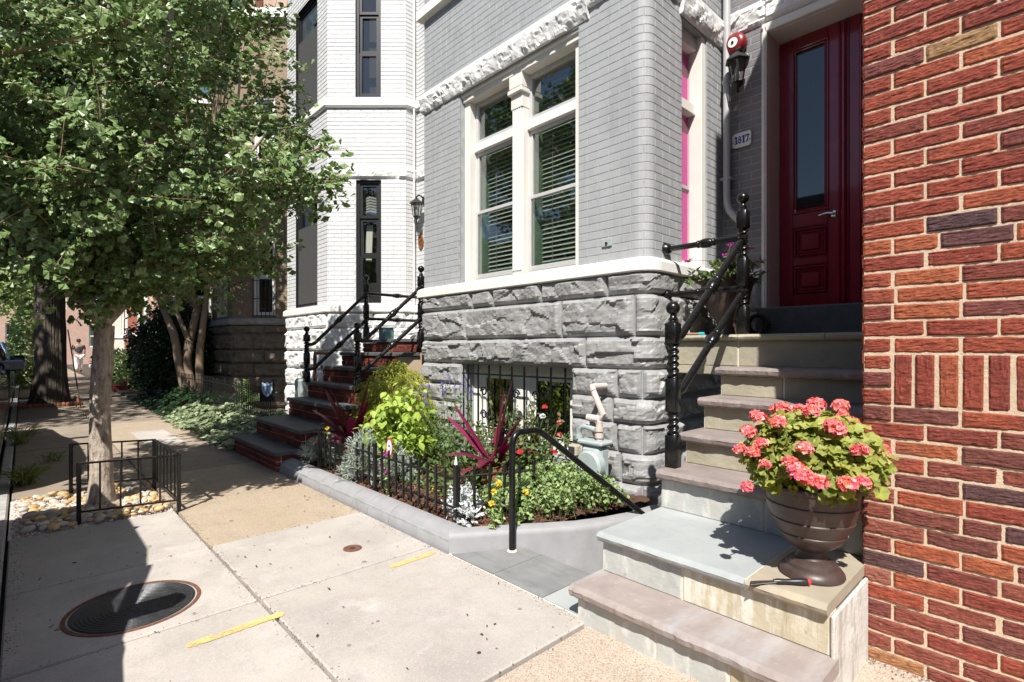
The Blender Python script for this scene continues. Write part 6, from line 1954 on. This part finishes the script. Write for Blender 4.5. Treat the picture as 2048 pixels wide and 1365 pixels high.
for i, (z, w_) in enumerate(((.045,.055),(.02,.065),(-.005,.06),(-.035,.05),(-.065,.035))):
    poly_sign([(-w_, z-.007),(w_, z-.007),(w_, z+.007),(-w_, z+.007)], .82, .012, 'sign_blue', 'lettering')
MB().tube([(-7.66,2.51,.0),(-7.66,2.51,.6)], .008, 6).obj('stake', MT['black_iron_dull'], ys)

# ------------------------------------------------------------------ brown stone rowhouse and the ones beyond
bh = thing('brown_rowhouse', (-14, 4.4, 0), 'brown brick rowhouse with rough stone base in the shade', 'house')
bp_ = [(-18.2,4.75), (-16.2,4.75), (-16.2,4.62), (-15.2,3.6), (-13.4,3.6), (-12.5,4.53), (-12.5,4.75), (-10.9,4.75)]
bw_ = Wall(bp_)
bwins = [(bw_.L[4]+.5, bw_.L[4]+1.0, 2.05, 3.9), (bw_.L[3]+.45, bw_.L[3]+1.35, 2.05, 3.9), (bw_.L[4]+.5, bw_.L[4]+1.0, 5.3, 7.2), (bw_.L[3]+.45, bw_.L[3]+1.35, 5.3, 7.2)]
mb = MB(); backing(mb, bw_, 0, bw_.L[-1], 1.3, 9, -.004, bwins); mb.obj('wall', MT['brown_brick'], bh)
mb = MB()
for b in lay(bw_, bw_.L[2], bw_.L[-2], 2.0, 6.0, bwins): brick_geo(mb, bw_, *b, .002, .004)
tag(mb.obj('brickwork', MT['brown_brick'], bh), kind='stuff')
for w_ in bwins:
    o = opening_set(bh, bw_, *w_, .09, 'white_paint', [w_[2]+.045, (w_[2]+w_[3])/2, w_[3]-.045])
mb = MB(); molding(mb, bw_, bw_.L[1], bw_.L[-1], [(-.02,1.84),(.06,1.84),(.09,1.87),(.09,1.96),(.03,2.0),(-.02,2.0)]); mb.obj('belt_course', MT['kerb_stone'], bh)
wf = MB(); backing(wf, bw_, bw_.L[1], bw_.L[-1], -.2, 1.85, -.02); wfo = wf.obj('foundation', MT['brown_stone'], bh)
for i in range(len(zz)-1):
    c_ = [bw_.L[3], bw_.L[3]+.8+.2*(i % 2), bw_.L[4], bw_.L[4]+.5+.25*(i % 2), bw_.L[5], bw_.L[7]]
    for a, b in zip(c_, c_[1:]):
        mb = MB(); rock(mb, bw_, a, b, zz[i], zz[i+1] if i < 5 else 1.84, 0, .09, sd_, .05); sd_ += 1; mb.obj('stone', MT['brown_stone'], wfo)
bg_ = thing('window_guard', (-13.0, 3.9, 2.0), 'black iron guard over the brown house window', 'grille')
for k_ in range(6):
    x, y = bw_.pt(bw_.L[4]+.5+.1*k_, .05); MB().tube([(x, y, 2.02), (x, y, 2.9)], .008, 5).obj('bar', MT['black_iron_dull'], bg_)
for z in (2.05, 2.45, 2.88):
    a = bw_.P(bw_.L[4]+.48, .05, z); b = bw_.P(bw_.L[4]+1.02, .05, z); MB().tube([a, b], .009, 5).obj('rail', MT['black_iron_dull'], bg_)
# roof terrace over its bay
flat('terrace_wood', (.22,.07,.04), .6); flat('cream_wall_', (.45,.42,.38), .7)
surf('terrace_wall', [(.3, (.50,.34,.26)), (.7, (.62,.46,.37))], 6, .8)
tp_ = [bw_.pt(t, .12) for t in (bw_.L[2], bw_.L[3], bw_.L[4], bw_.L[5])]
MB().prism([(p.x, p.y) for p in tp_]+[(-12.5,4.9),(-16.2,4.9)], 9.0, 9.22).obj('terrace_slab', MT['white_paint'], bh)
for a, b in zip(tp_, tp_[1:]):
    for z in (9.45, 9.62, 9.79, 9.96): MB().tube([(a.x, a.y+.05, z), (b.x, b.y+.05, z)], .035, 4).obj('terrace_slat', MT['terrace_wood'], bh)
    for k_ in range(3):
        p = a.lerp(b, k_/2); MB().cbox(p.x-.04, p.x+.04, p.y+.01, p.y+.09, 9.2, 10.1, .006).obj('terrace_post', MT['terrace_wood'], bh)
arch_x = -15.4
mb = MB()
ring = [(-17.0,9.0),(-17.0,12.4),(-15.4,13.6),(-12.3,12.4),(-12.3,9.0)]
inn = [(arch_x+.45, 9.2)]+[(arch_x+.45*math.cos(rad(a)), 10.7+.45*math.sin(rad(a))) for a in range(0, 181, 15)]+[(arch_x-.45, 9.2)]
for i in range(len(inn)-1):
    a, b = inn[i], inn[i+1]
    oa = (max(-17, min(-12.3, arch_x+(a[0]-arch_x)*7)), 9.0 if a[1] < 9.3 else 12.4); ob = (max(-17, min(-12.3, arch_x+(b[0]-arch_x)*7)), 9.0 if b[1] < 9.3 else 12.4)
    mb.sheet([(a[0],4.78,a[1]),(b[0],4.78,b[1]),(ob[0],4.78,ob[1]),(oa[0],4.78,oa[1])])
    mb.sheet([(a[0],4.78,a[1]),(b[0],4.78,b[1]),(b[0],5.0,b[1]),(a[0],5.0,a[1])])
mb.sheet([(-17.0,4.78,12.4),(-12.3,4.78,12.4),(-14.6,4.78,14.0)])
mb.obj('gable', MT['terrace_wall'], bh)
MB().sheet([(arch_x-.5,4.98,9.1),(arch_x+.5,4.98,9.1),(arch_x+.5,4.98,11.3),(arch_x-.5,4.98,11.3)]).obj('arched_door', MT['cream_wall_'], bh)
surf('ochre_wall', [(.3, (.42,.33,.17)), (.7, (.50,.40,.22))], 3, .8)
surf('cream_wall', [(.3, (.58,.50,.42)), (.7, (.66,.58,.50))], 3, .8)
surf('red_wall', [(.3, (.25,.08,.055)), (.7, (.33,.12,.08))], 3, .85)
surf('pink_wall', [(.3, (.50,.32,.25)), (.7, (.58,.40,.32))], 3, .85)
def far_house(x0, x1, label, mat, bayd=1.1, trim='white_paint'):
    h = thing('rowhouse', ((x0+x1)/2, 4.5, 0), label, 'house', 'rowhouses farther up the street')
    m0, m1 = x1-3.4, x1-.6
    w_ = Wall([(x0,4.75), (m0,4.75), (m0+.7,4.75-bayd), (m1-.7,4.75-bayd), (m1,4.75), (x1,4.75)])
    L_ = w_.L
    op = []
    for z0, z1 in ((2.0,3.9), (5.3,7.2)):
        op += [(L_[3]+.35, L_[4]-.35, z0, z1), (L_[2]+.3, L_[3]-.3, z0, z1), (L_[0]+.6, L_[0]+1.5, z0, z1)]
    mb = MB(); backing(mb, w_, 0, L_[-1], -.1, 9.5, 0, op); mb.obj('wall', MT[mat], h)
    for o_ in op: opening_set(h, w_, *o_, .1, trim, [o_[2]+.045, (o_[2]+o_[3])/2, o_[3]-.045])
    for z in (1.85, 5.15, 9.2):
        mb = MB(); molding(mb, w_, 0, L_[-1], [(-.01,z),(.07,z),(.07,z+.14),(-.01,z+.14)]); mb.obj('belt_course', MT[trim], h)
    MB().box(x0, x1, 4.8, 10, 9.0, 9.5).obj('roof', MT['slate_tread'], h)
    for i in range(5):
        MB().cbox(x0+.3, x0+1.6, 4.7-.28*(5-i), 4.7, .0+.2*i, .2+.2*i, .01).obj('step', MT[trim], h)
    return h
far_house(-23.6, -18.2, 'ochre rowhouse with white bay windows past the brown house', 'ochre_wall')
far_house(-29.0, -23.6, 'pale pink rowhouse next to the ochre one', 'pink_wall')
far_house(-34.4, -29.0, 'red brick rowhouse between the pink and cream ones', 'red_wall')
far_house(-40.0, -34.4, 'cream rowhouse near the far end of the row', 'cream_wall')
far_house(-46.0, -40.0, 'last red brick rowhouse of the row', 'red_wall')
ac = thing('window_air_conditioner', (-20.0, 3.5, 2.05), 'grey air conditioner in the window of the ochre house', 'air conditioner')
MB().cbox(-20.2, -19.7, 3.25, 3.7, 2.05, 2.45, .015).obj('casing', MT['kerb_stone'], ac)
for i in range(6): MB().cbox(-19.702, -19.695, 3.28, 3.67, 2.09+.055*i, 2.11+.055*i, .002).obj('louvre', MT['frame_black'], ac)
# houses closing the far end of the street
for (x, y0, y1, h, mat, lab) in [(-62, -14, -2.2, 8.5, 'cream_wall', 'cream house closing the far end of the street'), (-58, -2.0, 12, 8, 'pink_wall', 'pale brick house at the far corner of the street')]:
    t = thing('corner_house', (x, (y0+y1)/2, 0), lab, 'house')
    w_ = Wall([(x, y0), (x, y1)])
    op = [(s_, s_+1.1, z, z+1.9) for s_ in [1.0+2.6*k_ for k_ in range(int((y1-y0)/2.6))] for z in (1.4, 4.6)]
    mb = MB(); backing(mb, w_, 0, w_.L[-1], -.1, h, 0, op); mb.obj('wall', MT[mat], t)
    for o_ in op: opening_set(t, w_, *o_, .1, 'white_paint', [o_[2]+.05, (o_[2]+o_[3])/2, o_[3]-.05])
    MB().box(x-8, x-.3, y0, y1, h-.1, h+.2).obj('roof', MT['slate_tread'], t)
# row across the street, seen only mirrored in the glass and in its shade
for i, (x0, x1, mat) in enumerate([(-30,-20,'red_wall'), (-20,-12,'cream_wall'), (-12,-5,'red_wall'), (-5,2,'brown_brick'), (2,9,'red_wall'), (9,17,'cream_wall'), (17,26,'red_wall')]):
    t = thing('opposite_house', ((x0+x1)/2, -15, 0), ['red brick','cream','narrow red brick','brown brick','red brick','pale cream','long red brick'][i]+' rowhouse across the street, number %s from the far end' % ['one','two','three','four','five','six','seven'][i], 'house', 'rowhouses across the street')
    w_ = Wall([(x1, -14), (x0, -14)])
    op = [(s_, s_+1.0, z, z+1.9) for s_ in [1.0+2.2*k_ for k_ in range(int((x1-x0-1)/2.2))] for z in (1.6, 4.8)]
    mb = MB(); backing(mb, w_, 0, w_.L[-1], -.1, 7.5, 0, op); mb.obj('wall', MT[mat], t)
    for o_ in op:
        g_ = MB(); g_.sheet([w_.P(o_[0],-.12,o_[2]), w_.P(o_[1],-.12,o_[2]), w_.P(o_[1],-.12,o_[3]), w_.P(o_[0],-.12,o_[3])]); g_.obj('pane', MT['room_dark'], t)
    MB().box(x0, x1, -20, -13.9, 7.4, 7.7).obj('roof', MT['slate_tread'], t)
# ------------------------------------------------------------------ garden of the white and brown houses
bedl = thing('ivy_bed', (-9, 2.6, 0), kind='structure')
MB().box(-11.2, -7.12, 1.96, 3.55, -.1, .05).obj('soil', MT['soil'], bedl)
MB().box(-23, -11.2, 2.0, 3.55, -.1, .05).obj('soil', MT['soil'], bedl)
rs = random.Random(201)
def ivy(x0, x1, y0, y1, n, h0, h1, mat, label, name='ivy', size=(.05,.1)):
    mb = MB()
    for i in range(n):
        x, y = rs.uniform(x0, x1), rs.uniform(y0, y1)
        t = min(1, (y-y0)/.35)*min(1, (x1-x)/.2+.4)
        z = .03 + (h0+(h1-h0)*t)*(.55+.45*mn.noise(Vector((x*2.2, y*2.2, 4))))*rs.uniform(.55,1.0)
        put(mb, Vector((x, y-.12*(1-t)*rs.random(), max(.02, z))), Vector((rs.gauss(0,1), rs.gauss(0,1)-.5, -.25)), Vector((rs.gauss(0,.4)+.1, rs.gauss(0,.4)-.3, 1)), ovate(.85, .05, -.08), rs.uniform(*size))
    return tag(mb.obj(name, MT[mat], None, loc=((x0+x1)/2, (y0+y1)/2, 0)), label, 'ivy', kind='stuff')
ivy(-10.9, -7.15, 1.92, 3.0, 5200, .10, .42, 'leaf_ivy', 'pale variegated ivy spilling onto the pavement beside the brick steps')
ivy(-15.5, -10.9, 1.95, 3.2, 3000, .10, .55, 'leaf_dark', 'dark ground ivy under the crape myrtle', 'ground_ivy')
def blob(c, rx, ry, rz, n, mat, size, rs, sh, upb=.6, lo=.55):
    mb = MB()
    for i in range(n):
        p, d = ell(rs, c, rx, ry, rz, lo)
        k = 1+.22*mn.noise(p*1.7)
        p = Vector(c)+(p-Vector(c))*k
        if p.z < .02: continue
        put(mb, p, (rdir(rs)+d*.3), (d*.6+rdir(rs)*.7+Vector((0,0,upb))), sh, rs.uniform(*size))
    return mb
hs = plant('holly_shrub', (-15.6, 2.9, 0), 'big dark evergreen shrub beside the crape myrtle', 'shrub')
blob((-15.9,2.95,1.15), 1.5, 1.05, 1.4, 15000, 'leaf_dark', (.06,.12), rs, ovate(.55), .6, .35).obj('foliage', MT['leaf_dark'], hs)
tubes([[(-15.6+.2*i, 2.95, 0), (-15.6+.3*i, 2.95, 1.0)] for i in (-1,0,1)], .04, 'bark_old', 'stems', hs, 6)
my = thing('crape_myrtle', (-13.2, 2.73, 0), 'multi-stemmed crape myrtle with smooth brown trunks', 'tree')
for i, pth in enumerate([[(-13.25,2.70,-.05),(-13.45,2.55,.8),(-13.55,2.45,1.6),(-13.9,2.2,2.5),(-14.4,2.0,3.4)],
                         [(-13.2,2.75,-.05),(-13.2,2.75,.35),(-13.35,2.65,1.0),(-13.3,2.72,1.35),(-13.55,2.5,2.1),(-13.7,2.6,3.4)],
                         [(-13.15,2.8,-.05),(-13.1,2.85,.4),(-13.1,2.85,1.2),(-13.05,2.95,2.2),(-12.8,3.0,3.4)],
                         [(-13.3,2.75,-.05),(-13.6,2.7,1.2),(-13.5,2.9,2.2),(-13.2,2.4,3.4)]]):
    smooth_by_angle(bark_tube(pth, [.11,.085,.08,.06,.045,.04][:len(pth)], 12, .006, seed=i).obj('trunk', MT['bark_myrtle'], my), 60)
mcr = MB()
for c in [(-13.6,2.5,3.7),(-14.6,2.2,3.6),(-12.9,2.8,3.9),(-13.2,1.9,3.5),(-13.8,2.6,4.8)]:
    b = blob(c, 1.1, .9, .9, 1500, '', (.06,.12), rs, ovate(.55), .6, .3); mcr.add(b.v, b.f)
mcr.obj('crown', MT['leaf_mid'], my)
hb = plant('flower_bed', (-20.5, 2.9, 0), 'sunlit green bushes with flowers beside the far pavement', 'shrub')
b = blob((-20.5,2.9,.6), 2.4, .8, .8, 3000, '', (.07,.14), rs, ovate(.6)); b.obj('foliage', MT['leaf_mint'], hb)
b = blob((-27,2.8,.6), 2.4, .8, .7, 1500, '', (.08,.16), rs, ovate(.6))
hb2 = plant('hedge_bush', (-27, 2.8, 0), 'green bush farther along the far pavement', 'shrub'); b.obj('foliage', MT['leaf_mid'], hb2)
fs_ = thing('red_steps', (-19.6, 2.3, 0), 'small dark red steps at the edge of the far pavement', 'steps')
MB().cbox(-20.6, -19.2, 1.95, 2.3, 0, .18, .01).obj('step', MT['step_brick'], fs_); MB().cbox(-20.9, -19.5, 2.3, 2.7, 0, .36, .01).obj('step', MT['step_brick'], fs_)
fr_ = plant('fern', (-10.3, 3.05, .2), 'bright green feathery plant rising above the ivy', 'plant')
mb = MB()
for i in range(13):
    a = rs.uniform(0, 6.3); e = rs.uniform(.5, 1.4); d = Vector((math.cos(a)*math.cos(e), math.sin(a)*math.cos(e), math.sin(e)))
    for j in range(12):
        p = Vector((-10.3,3.05,.25))+d*(.62*j/12)+Vector((0,0,-.12*(j/12)**2))
        for s_ in (-1,1):
            o = d.cross(Vector((0,0,1))).normalized()*s_; put(mb, p, o+d*.5, Vector((0,0,1)), ovate(.35), .14*(1-.6*j/12))
mb.obj('fronds', MT['leaf_mint'], fr_)
bf = thing('garden_fence', (-9, 2.62, .1), 'black iron picket fence standing in the ivy before the white house', 'fence')
fence_run(bf, (-11.0, 2.62), (-7.9, 2.62), .20, .52, 34, (.10,.45), w=.007)
bf2 = thing('garden_fence', (-12.2, 2.4, .1), 'black iron picket fence in the shade under the crape myrtle', 'fence')
fence_run(bf2, (-14.2, 2.5), (-11.2, 2.66), .15, .6, 30, (.10,.5), w=.007)

# ------------------------------------------------------------------ old street tree
ot = thing('old_tree', (-16.4, .48, 0), 'thick old street tree with dark furrowed bark', 'tree')
def old_trunk():
    mb = MB(); n, m = 90, 80
    for i in range(m+1):
        z = -.05+4.6*i/m
        r = .30*(1-.10*min(1, z/3)) + .10*math.exp(-max(0, z)*3.2)
        cx_, cy2 = -16.4-.05*z, .48+.0*z
        for j in range(n):
            a = 2*math.pi*j/n
            rg = mn.noise(Vector((math.cos(a)*7, math.sin(a)*7, z*.9))); rg2 = mn.noise(Vector((math.cos(a)*15, math.sin(a)*15, z*2.3+5)))
            rr = r*(1+.06*(abs(rg)*2-.6)+.035*rg2+.07*math.exp(-max(0,z)*3)*math.cos(5*a+1))
            mb.v.append((cx_+rr*math.cos(a), cy2+rr*math.sin(a), z))
    for i in range(m):
        for j in range(n):
            a, b = i*n+j, i*n+(j+1) % n; mb.f.append((a, b, b+n, a+n))
    return mb
old_trunk().obj('trunk', MT['bark_old'], ot)
for i, (dx, dy, dz) in enumerate([(3.5,-3,5.5),(-3,-3.5,5.5),(-2.5,2.5,6),(2.5,1.5,6.5),(5,-1,4.5),(0,-5,5)]):
    smooth_by_angle(bark_tube([(-16.6,.48,4.2), (-16.6+dx*.4, .48+dy*.4, 4.4+dz*.55), (-16.6+dx, .48+dy, 4.4+dz)], [.2,.13,.05], 10, .02, seed=i).obj('limb', MT['bark_old'], ot), 60)
oc = MB()  # several clusters below are added towards the sun to shade the brown house
for c, r in [((-13,-3,8.5),2.6),((-16,-4,9),2.8),((-19.5,-2.5,9.5),2.8),((-18.5,3,9.5),2.4),((-14.5,1.2,10),2.6),((-11,-2,8.0),2.2),((-16.5,0,11.5),3.0),((-12.2,-5.5,8),2.3),((-20,-6,8.5),2.5),((-9.2,-4.2,7.6),1.7),((-11,.6,7.2),1.5),((-12.6,.2,7.8),1.7),((-10.2,.6,6.6),1.0),((-13.8,-.8,7.0),1.6),((-11.2,2.2,7.6),1.2),((-14.2,.6,5.4),1.5),((-17.5,-1.8,5.6),1.8),((-12.4,-.6,5.2),1.1),((-18.5,1.6,6.4),1.8),((-15.8,1.9,5.2),1.2),((-20.5,-3,6.2),2.0),((-16,-.5,7.2),1.8),((-22,-1,7.5),2.4),((-15.2,1.4,6.9),1.9),((-13.2,.4,6.4),1.4),((-18,3.2,8),2.0)]:
    b = blob(c, r, r, r*.7, 1150, '', (.13,.24), rs, ovate(.6), .7, .25); oc.add(b.v, b.f)
oc.obj('crown', MT['leaf_mid'], ot)
rb_ = thing('tree_pit_edging', (-16.0, .8, 0), 'scalloped terracotta edging around the old tree', 'edging')
me = MB().lathe([(.001,.0),(.07,.0),(.075,.05),(.05,.09),(.001,.11)], 12, cap=False).mesh('tile', MT['terracotta'], smooth=True)
for i in range(13): link('tile', me, rb_, loc=(-15.35, -.05+.08*i, 0), scale=(.45,.6,.8))
for i in range(18): link('tile', me, rb_, loc=(-15.4-.11*i, .97, 0), scale=(.8,.45,.8))
MB().box(-17.6, -15.4, -.06, .93, -.05, .02).obj('soil', MT['soil'], rb_)
sk = thing('tree_stake', (-14.9, .75, 0), 'thin leaning stake beside the old tree', 'stake')
MB().tube([(-14.6,.92,0),(-14.9,.72,1.7)], .012, 6).obj('rod', MT['bark_old'], sk)
iv = plant('climbing_shrub', (-22.0, -.1, 0), 'bright green leafy shrub at the kerb behind the old tree', 'shrub')
b = blob((-23,.1,1.3), .9, .45, 1.5, 2600, '', (.08,.15), rs, ovate(.7)); b.obj('foliage', MT['leaf_mint'], iv)
nt2 = thing('street_tree', (-27, .4, 0), 'leafy street tree farther up the pavement', 'tree')
smooth_by_angle(bark_tube([(-27,.4,-.05),(-27,.4,1.5),(-26.9,.4,3.2)], [.16,.13,.1], 10, .01).obj('trunk', MT['bark_old'], nt2), 60)
b = MB()
for c in [(-27,.3,4.0),(-26.2,-.4,3.4),(-28,1,4.2),(-26.5,1.0,5.0),(-27,-1.4,4.4)]:
    q = blob(c, 1.5, 1.3, 1.2, 1300, '', (.10,.2), rs, ovate(.6), .6, .3); b.add(q.v, q.f)
b.obj('crown', MT['leaf_mint'], nt2)

# ------------------------------------------------------------------ parked cars (they face away, up the street)
def carpaint(name, c):
    m, nt, out = nodes(name); b = N(nt, 'ShaderNodeBsdfPrincipled')
    b.inputs['Base Color'].default_value = (*c, 1); b.inputs['Roughness'].default_value = .25; b.inputs['Coat Weight'].default_value = .8; b.inputs['Metallic'].default_value = .3
    nt.links.new(b.outputs[0], out.inputs[0]); return m
for n_, c in (('car_black',(.008,.009,.011)), ('car_navy',(.008,.014,.04)), ('car_silver',(.35,.36,.37)), ('car_blue',(.03,.10,.30)), ('car_red',(.25,.02,.02))): carpaint(n_, c)
flat('tyre', (.015,.015,.016), .85); flat('lamp_red', (.35,.01,.01), .2); flat('headlamp', (.6,.62,.64), .1)
m, nt, out = nodes('car_glass'); b_ = N(nt, 'ShaderNodeBsdfPrincipled'); b_.inputs['Base Color'].default_value = (.01,.012,.014,1); b_.inputs['Roughness'].default_value = .03; nt.links.new(b_.outputs[0], out.inputs[0])
def car(x_front, y_side, paint, label, suv=True, face=-1, length=4.5, tall=0):
    """x_front: nose; y_side: the side next to the kerb; face -1: nose towards -X"""
    w_ = 1.82; yc = y_side-w_/2; f = face
    t = thing('parked_car', (x_front-f*length/2, yc, -.13), label, 'car', 'cars parked along the kerb')
    z0 = -.13
    def X(a): return x_front - f*a*length/4.5
    if suv: prof = [(0.05,.42),(0,.62),(.05,.86),(.25,.98),(1.15,1.10),(1.25,1.13),(3.95,1.20),(4.35,1.16),(4.46,.95),(4.5,.6),(4.45,.40)]; roof = [(1.2,1.12),(1.95,1.62),(2.3,1.70),(3.6,1.70),(4.05,1.62),(4.38,1.16)]
    else: prof = [(.05,.35),(0,.5),(.06,.68),(.3,.78),(1.25,.92),(3.5,.98),(4.2,1.0),(4.42,.92),(4.5,.6),(4.45,.35)]; roof = [(1.25,.93),(2.05,1.36),(2.4,1.44),(3.1,1.43),(3.5,1.36),(4.15,1.0)]
    roof = [roof[0]]+[(a, z+tall) for a, z in roof[1:-1]]+[roof[-1]]
    mb = MB()
    ys_ = [-w_/2, -w_/2+.06, -w_/2+.2, w_/2-.2, w_/2-.06, w_/2]
    n = len(prof)
    for j, y in enumerate(ys_):
        ins = .08 if j in (0, 5) else (.02 if j in (1, 4) else 0)
        for a, z in prof:
            aa = a+ins*(2.25-a)/2.25*.6; zz_ = z-(.06 if j in (0,5) and z > .8 else .012 if j in (1,4) and z > .8 else 0)
            mb.v.append((X(aa), yc+y, z0+zz_))
    mb.f += [(j*n+i, j*n+i+1, (j+1)*n+i+1, (j+1)*n+i) for j in range(5) for i in range(n-1)]
    mb.f += [tuple(range(n)), tuple(5*n+i for i in range(n))[::-1]]
    mb.f += [(j*n, (j+1)*n, (j+1)*n+n-1, j*n+n-1) for j in range(5)]
    smooth_by_angle(mb.obj('body', MT[paint], t), 35)
    g_ = MB(); n = len(roof); ch = w_/2-.10
    for s_, tw_ in ((-1, 0), (-1, 1), (1, 1), (1, 0)):
        pass
    rows = [(-ch, 0), (-ch+.20, 1), (ch-.20, 1), (ch, 0)]
    for y, up_ in rows:
        for i, (a, z) in enumerate(roof):
            zz_ = z if up_ else min(z, roof[0][1]+.02)
            aa = a
            g_.v.append((X(aa), yc+y, z0+zz_))
    g_.f = [(j*n+i, j*n+i+1, (j+1)*n+i+1, (j+1)*n+i) for j in range(3) for i in range(n-1)]
    g_.obj('windows', MT['car_glass'], t)
    r_ = MB(); k0 = 1
    pts = roof[1:-1]
    for y in (-ch+.19, -ch+.32, ch-.32, ch-.19):
        for i, (a, z) in enumerate(pts): r_.v.append((X(a), yc+y, z0+z+(.012 if abs(y) < ch-.25 else .004)))
    n2 = len(pts); r_.f = [(j*n2+i, j*n2+i+1, (j+1)*n2+i+1, (j+1)*n2+i) for j in range(3) for i in range(n2-1)]
    smooth_by_angle(r_.obj('roof', MT[paint], t), 50)
    for sgn in (-1, 1):
        for a, b in ((roof[0], roof[1]), (roof[-1], roof[-2])):
            MB().tube([(X(a[0]), yc+sgn*(ch-.005), z0+a[1]), (X(b[0]), yc+sgn*(ch-.2), z0+b[1]+.005)], .035, 6).obj('pillar', MT[paint], t)
        mid = (roof[2][0]+roof[3][0])/2
        MB().tube([(X(mid), yc+sgn*(ch+.002), z0+roof[0][1]), (X(mid), yc+sgn*(ch-.19), z0+roof[2][1])], .03, 6).obj('pillar', MT['frame_black'], t)
        mm = MB().cbox(-.06,.06,-.11,.11,-.07,.07,.03).mesh('mirror', MT[paint]); mo = link('mirror', mm, t, loc=(X(1.62), yc+sgn*(w_/2+.08), z0+roof[0][1]+.08))
        MB().box(X(1.62)+f*-.062-.001, X(1.62)+f*-.062+.001, yc+sgn*(w_/2+.08)-.09, yc+sgn*(w_/2+.08)+.09, z0+roof[0][1]+.03, z0+roof[0][1]+.13).obj('mirror_glass', MT['car_glass'], mo)
        for a in (.85, 3.65):
            whl = MB().lathe([(.20,-.10),(.30,-.11),(.335,-.09),(.335,.09),(.30,.11),(.20,.10)], 28, (X(a), yc+sgn*(w_/2-.13), z0+.335), Mb).obj('wheel', MT['tyre'], t)
            MB().lathe([(.001,.0),(.06,.02),(.10,.0),(.20,.015),(.215,.0)], 20, (X(a), yc+sgn*(w_/2-.13)+(.105 if sgn > 0 else -.105), z0+.335), Mb, cap=False).obj('rim', MT['chrome'], whl)
        MB().cbox(min(X(4.38),X(4.48)), max(X(4.38),X(4.48)), yc+sgn*.62-.16, yc+sgn*.62+.16, z0+.72, z0+.95, .02).obj('tail_light', MT['lamp_red'], t)
        MB().cbox(min(X(.02),X(.12)), max(X(.02),X(.12)), yc+sgn*.62-.2, yc+sgn*.62+.2, z0+.62, z0+.78, .02).obj('headlight', MT['headlamp'], t)
        MB().tube([(X(2.5), yc+sgn*(w_/2+.012), z0+roof[0][1]-.10), (X(2.72), yc+sgn*(w_/2+.012), z0+roof[0][1]-.10)], .014, 6).obj('handle', MT[paint], t)
    return t
car(-1.25, -.275, 'car_silver', 'silver car nearest the camera at the kerb, seen by its shadow', True, 1, 3.7, .24)
car(-10.9, -.155, 'car_navy', 'dark blue car at the kerb whose mirror shows at the left edge', True, -1, 4.7)
car(-16.9, -.155, 'car_black', 'black car at the kerb beside the old tree', True, -1, 4.7)
car(-22.8, -.16, 'car_blue', 'blue car parked third up the street', False, -1)
car(-29.2, -.35, 'car_silver', 'silver car parked fourth up the street', False, -1)
car(-35.2, -.35, 'car_blue', 'farthest blue car parked up the street', True, -1)

# ------------------------------------------------------------------ person walking far up the pavement
def skin(name, pts, edges, mat, parent, root=0):
    me = bpy.data.meshes.new(name); P = wl(parent)
    me.from_pydata([tuple(Vector(p[:3])-P) for p in pts], edges, [])
    o = bpy.data.objects.new(name, me); COL.objects.link(o); o.parent = parent
    WL[o.name] = P
    md = o.modifiers.new('skin', 'SKIN'); md.use_smooth_shade = True
    for i, p in enumerate(pts):
        sv_ = me.skin_vertices[0].data[i]; sv_.radius = (p[3], p[4] if len(p) > 4 else p[3]); sv_.use_root = (i == root)
    o.modifiers.new('sub', 'SUBSURF').levels = 2; o.modifiers['sub'].render_levels = 2
    me.materials.append(mat); return o
pb = Vector((-35.5, 2.15, 0))
pe = thing('person', pb, 'person in white trousers and dark top walking up the far pavement', 'person')
flat('skin', (.35,.2,.14), .6); flat('trousers_white', (.75,.75,.74), .8); flat('top_dark', (.03,.03,.04), .8); flat('hair', (.02,.015,.012), .7)
def q_(x, y, z, r, r2=None): return (pb.x+x, pb.y+y, z, r, r2 or r)
skin('body', [q_(0,0,.92,.12,.15), q_(0,0,1.15,.11,.14), q_(0,0,1.40,.11,.18), q_(0,0,1.52,.05), q_(0,0,1.62,.085), q_(0,0,1.72,.08),
              q_(0,.20,1.42,.05), q_(.03,.25,1.15,.04), q_(-.08,.25,.92,.03), q_(-.10,.25,.83,.025), q_(0,-.20,1.42,.05), q_(-.03,-.25,1.15,.04), q_(.06,-.25,.92,.03), q_(.07,-.25,.83,.025),
              q_(-.02,.1,.88,.085), q_(-.12,.1,.50,.06), q_(-.10,.1,.10,.04), q_(-.24,.1,.05,.035), q_(.02,-.1,.88,.085), q_(.02,-.1,.50,.06), q_(.20,-.1,.14,.04), q_(.12,-.1,.05,.035)],
     [(0,1),(1,2),(2,3),(3,4),(4,5),(2,6),(6,7),(7,8),(8,9),(2,10),(10,11),(11,12),(12,13),(0,14),(14,15),(15,16),(16,17),(0,18),(18,19),(19,20),(20,21)], MT['skin'], pe)
skin('trousers', [q_(0,0,.95,.135,.165), q_(-.02,.1,.86,.105), q_(-.12,.1,.50,.09), q_(-.10,.1,.12,.075), q_(.02,-.1,.86,.105), q_(.02,-.1,.50,.09), q_(.19,-.1,.17,.075)], [(0,1),(1,2),(2,3),(0,4),(4,5),(5,6)], MT['trousers_white'], pe)
skin('shirt', [q_(0,0,.96,.14,.175), q_(0,0,1.2,.13,.165), q_(0,0,1.42,.125,.195), q_(0,.21,1.42,.07), q_(.03,.25,1.2,.06), q_(0,-.21,1.42,.07), q_(-.03,-.25,1.2,.06)], [(0,1),(1,2),(2,3),(3,4),(2,5),(5,6)], MT['top_dark'], pe)
MB().ball((pb.x+.01, pb.y, 1.70), .10, 12, 8, 1.05).obj('hair', MT['hair'], pe)
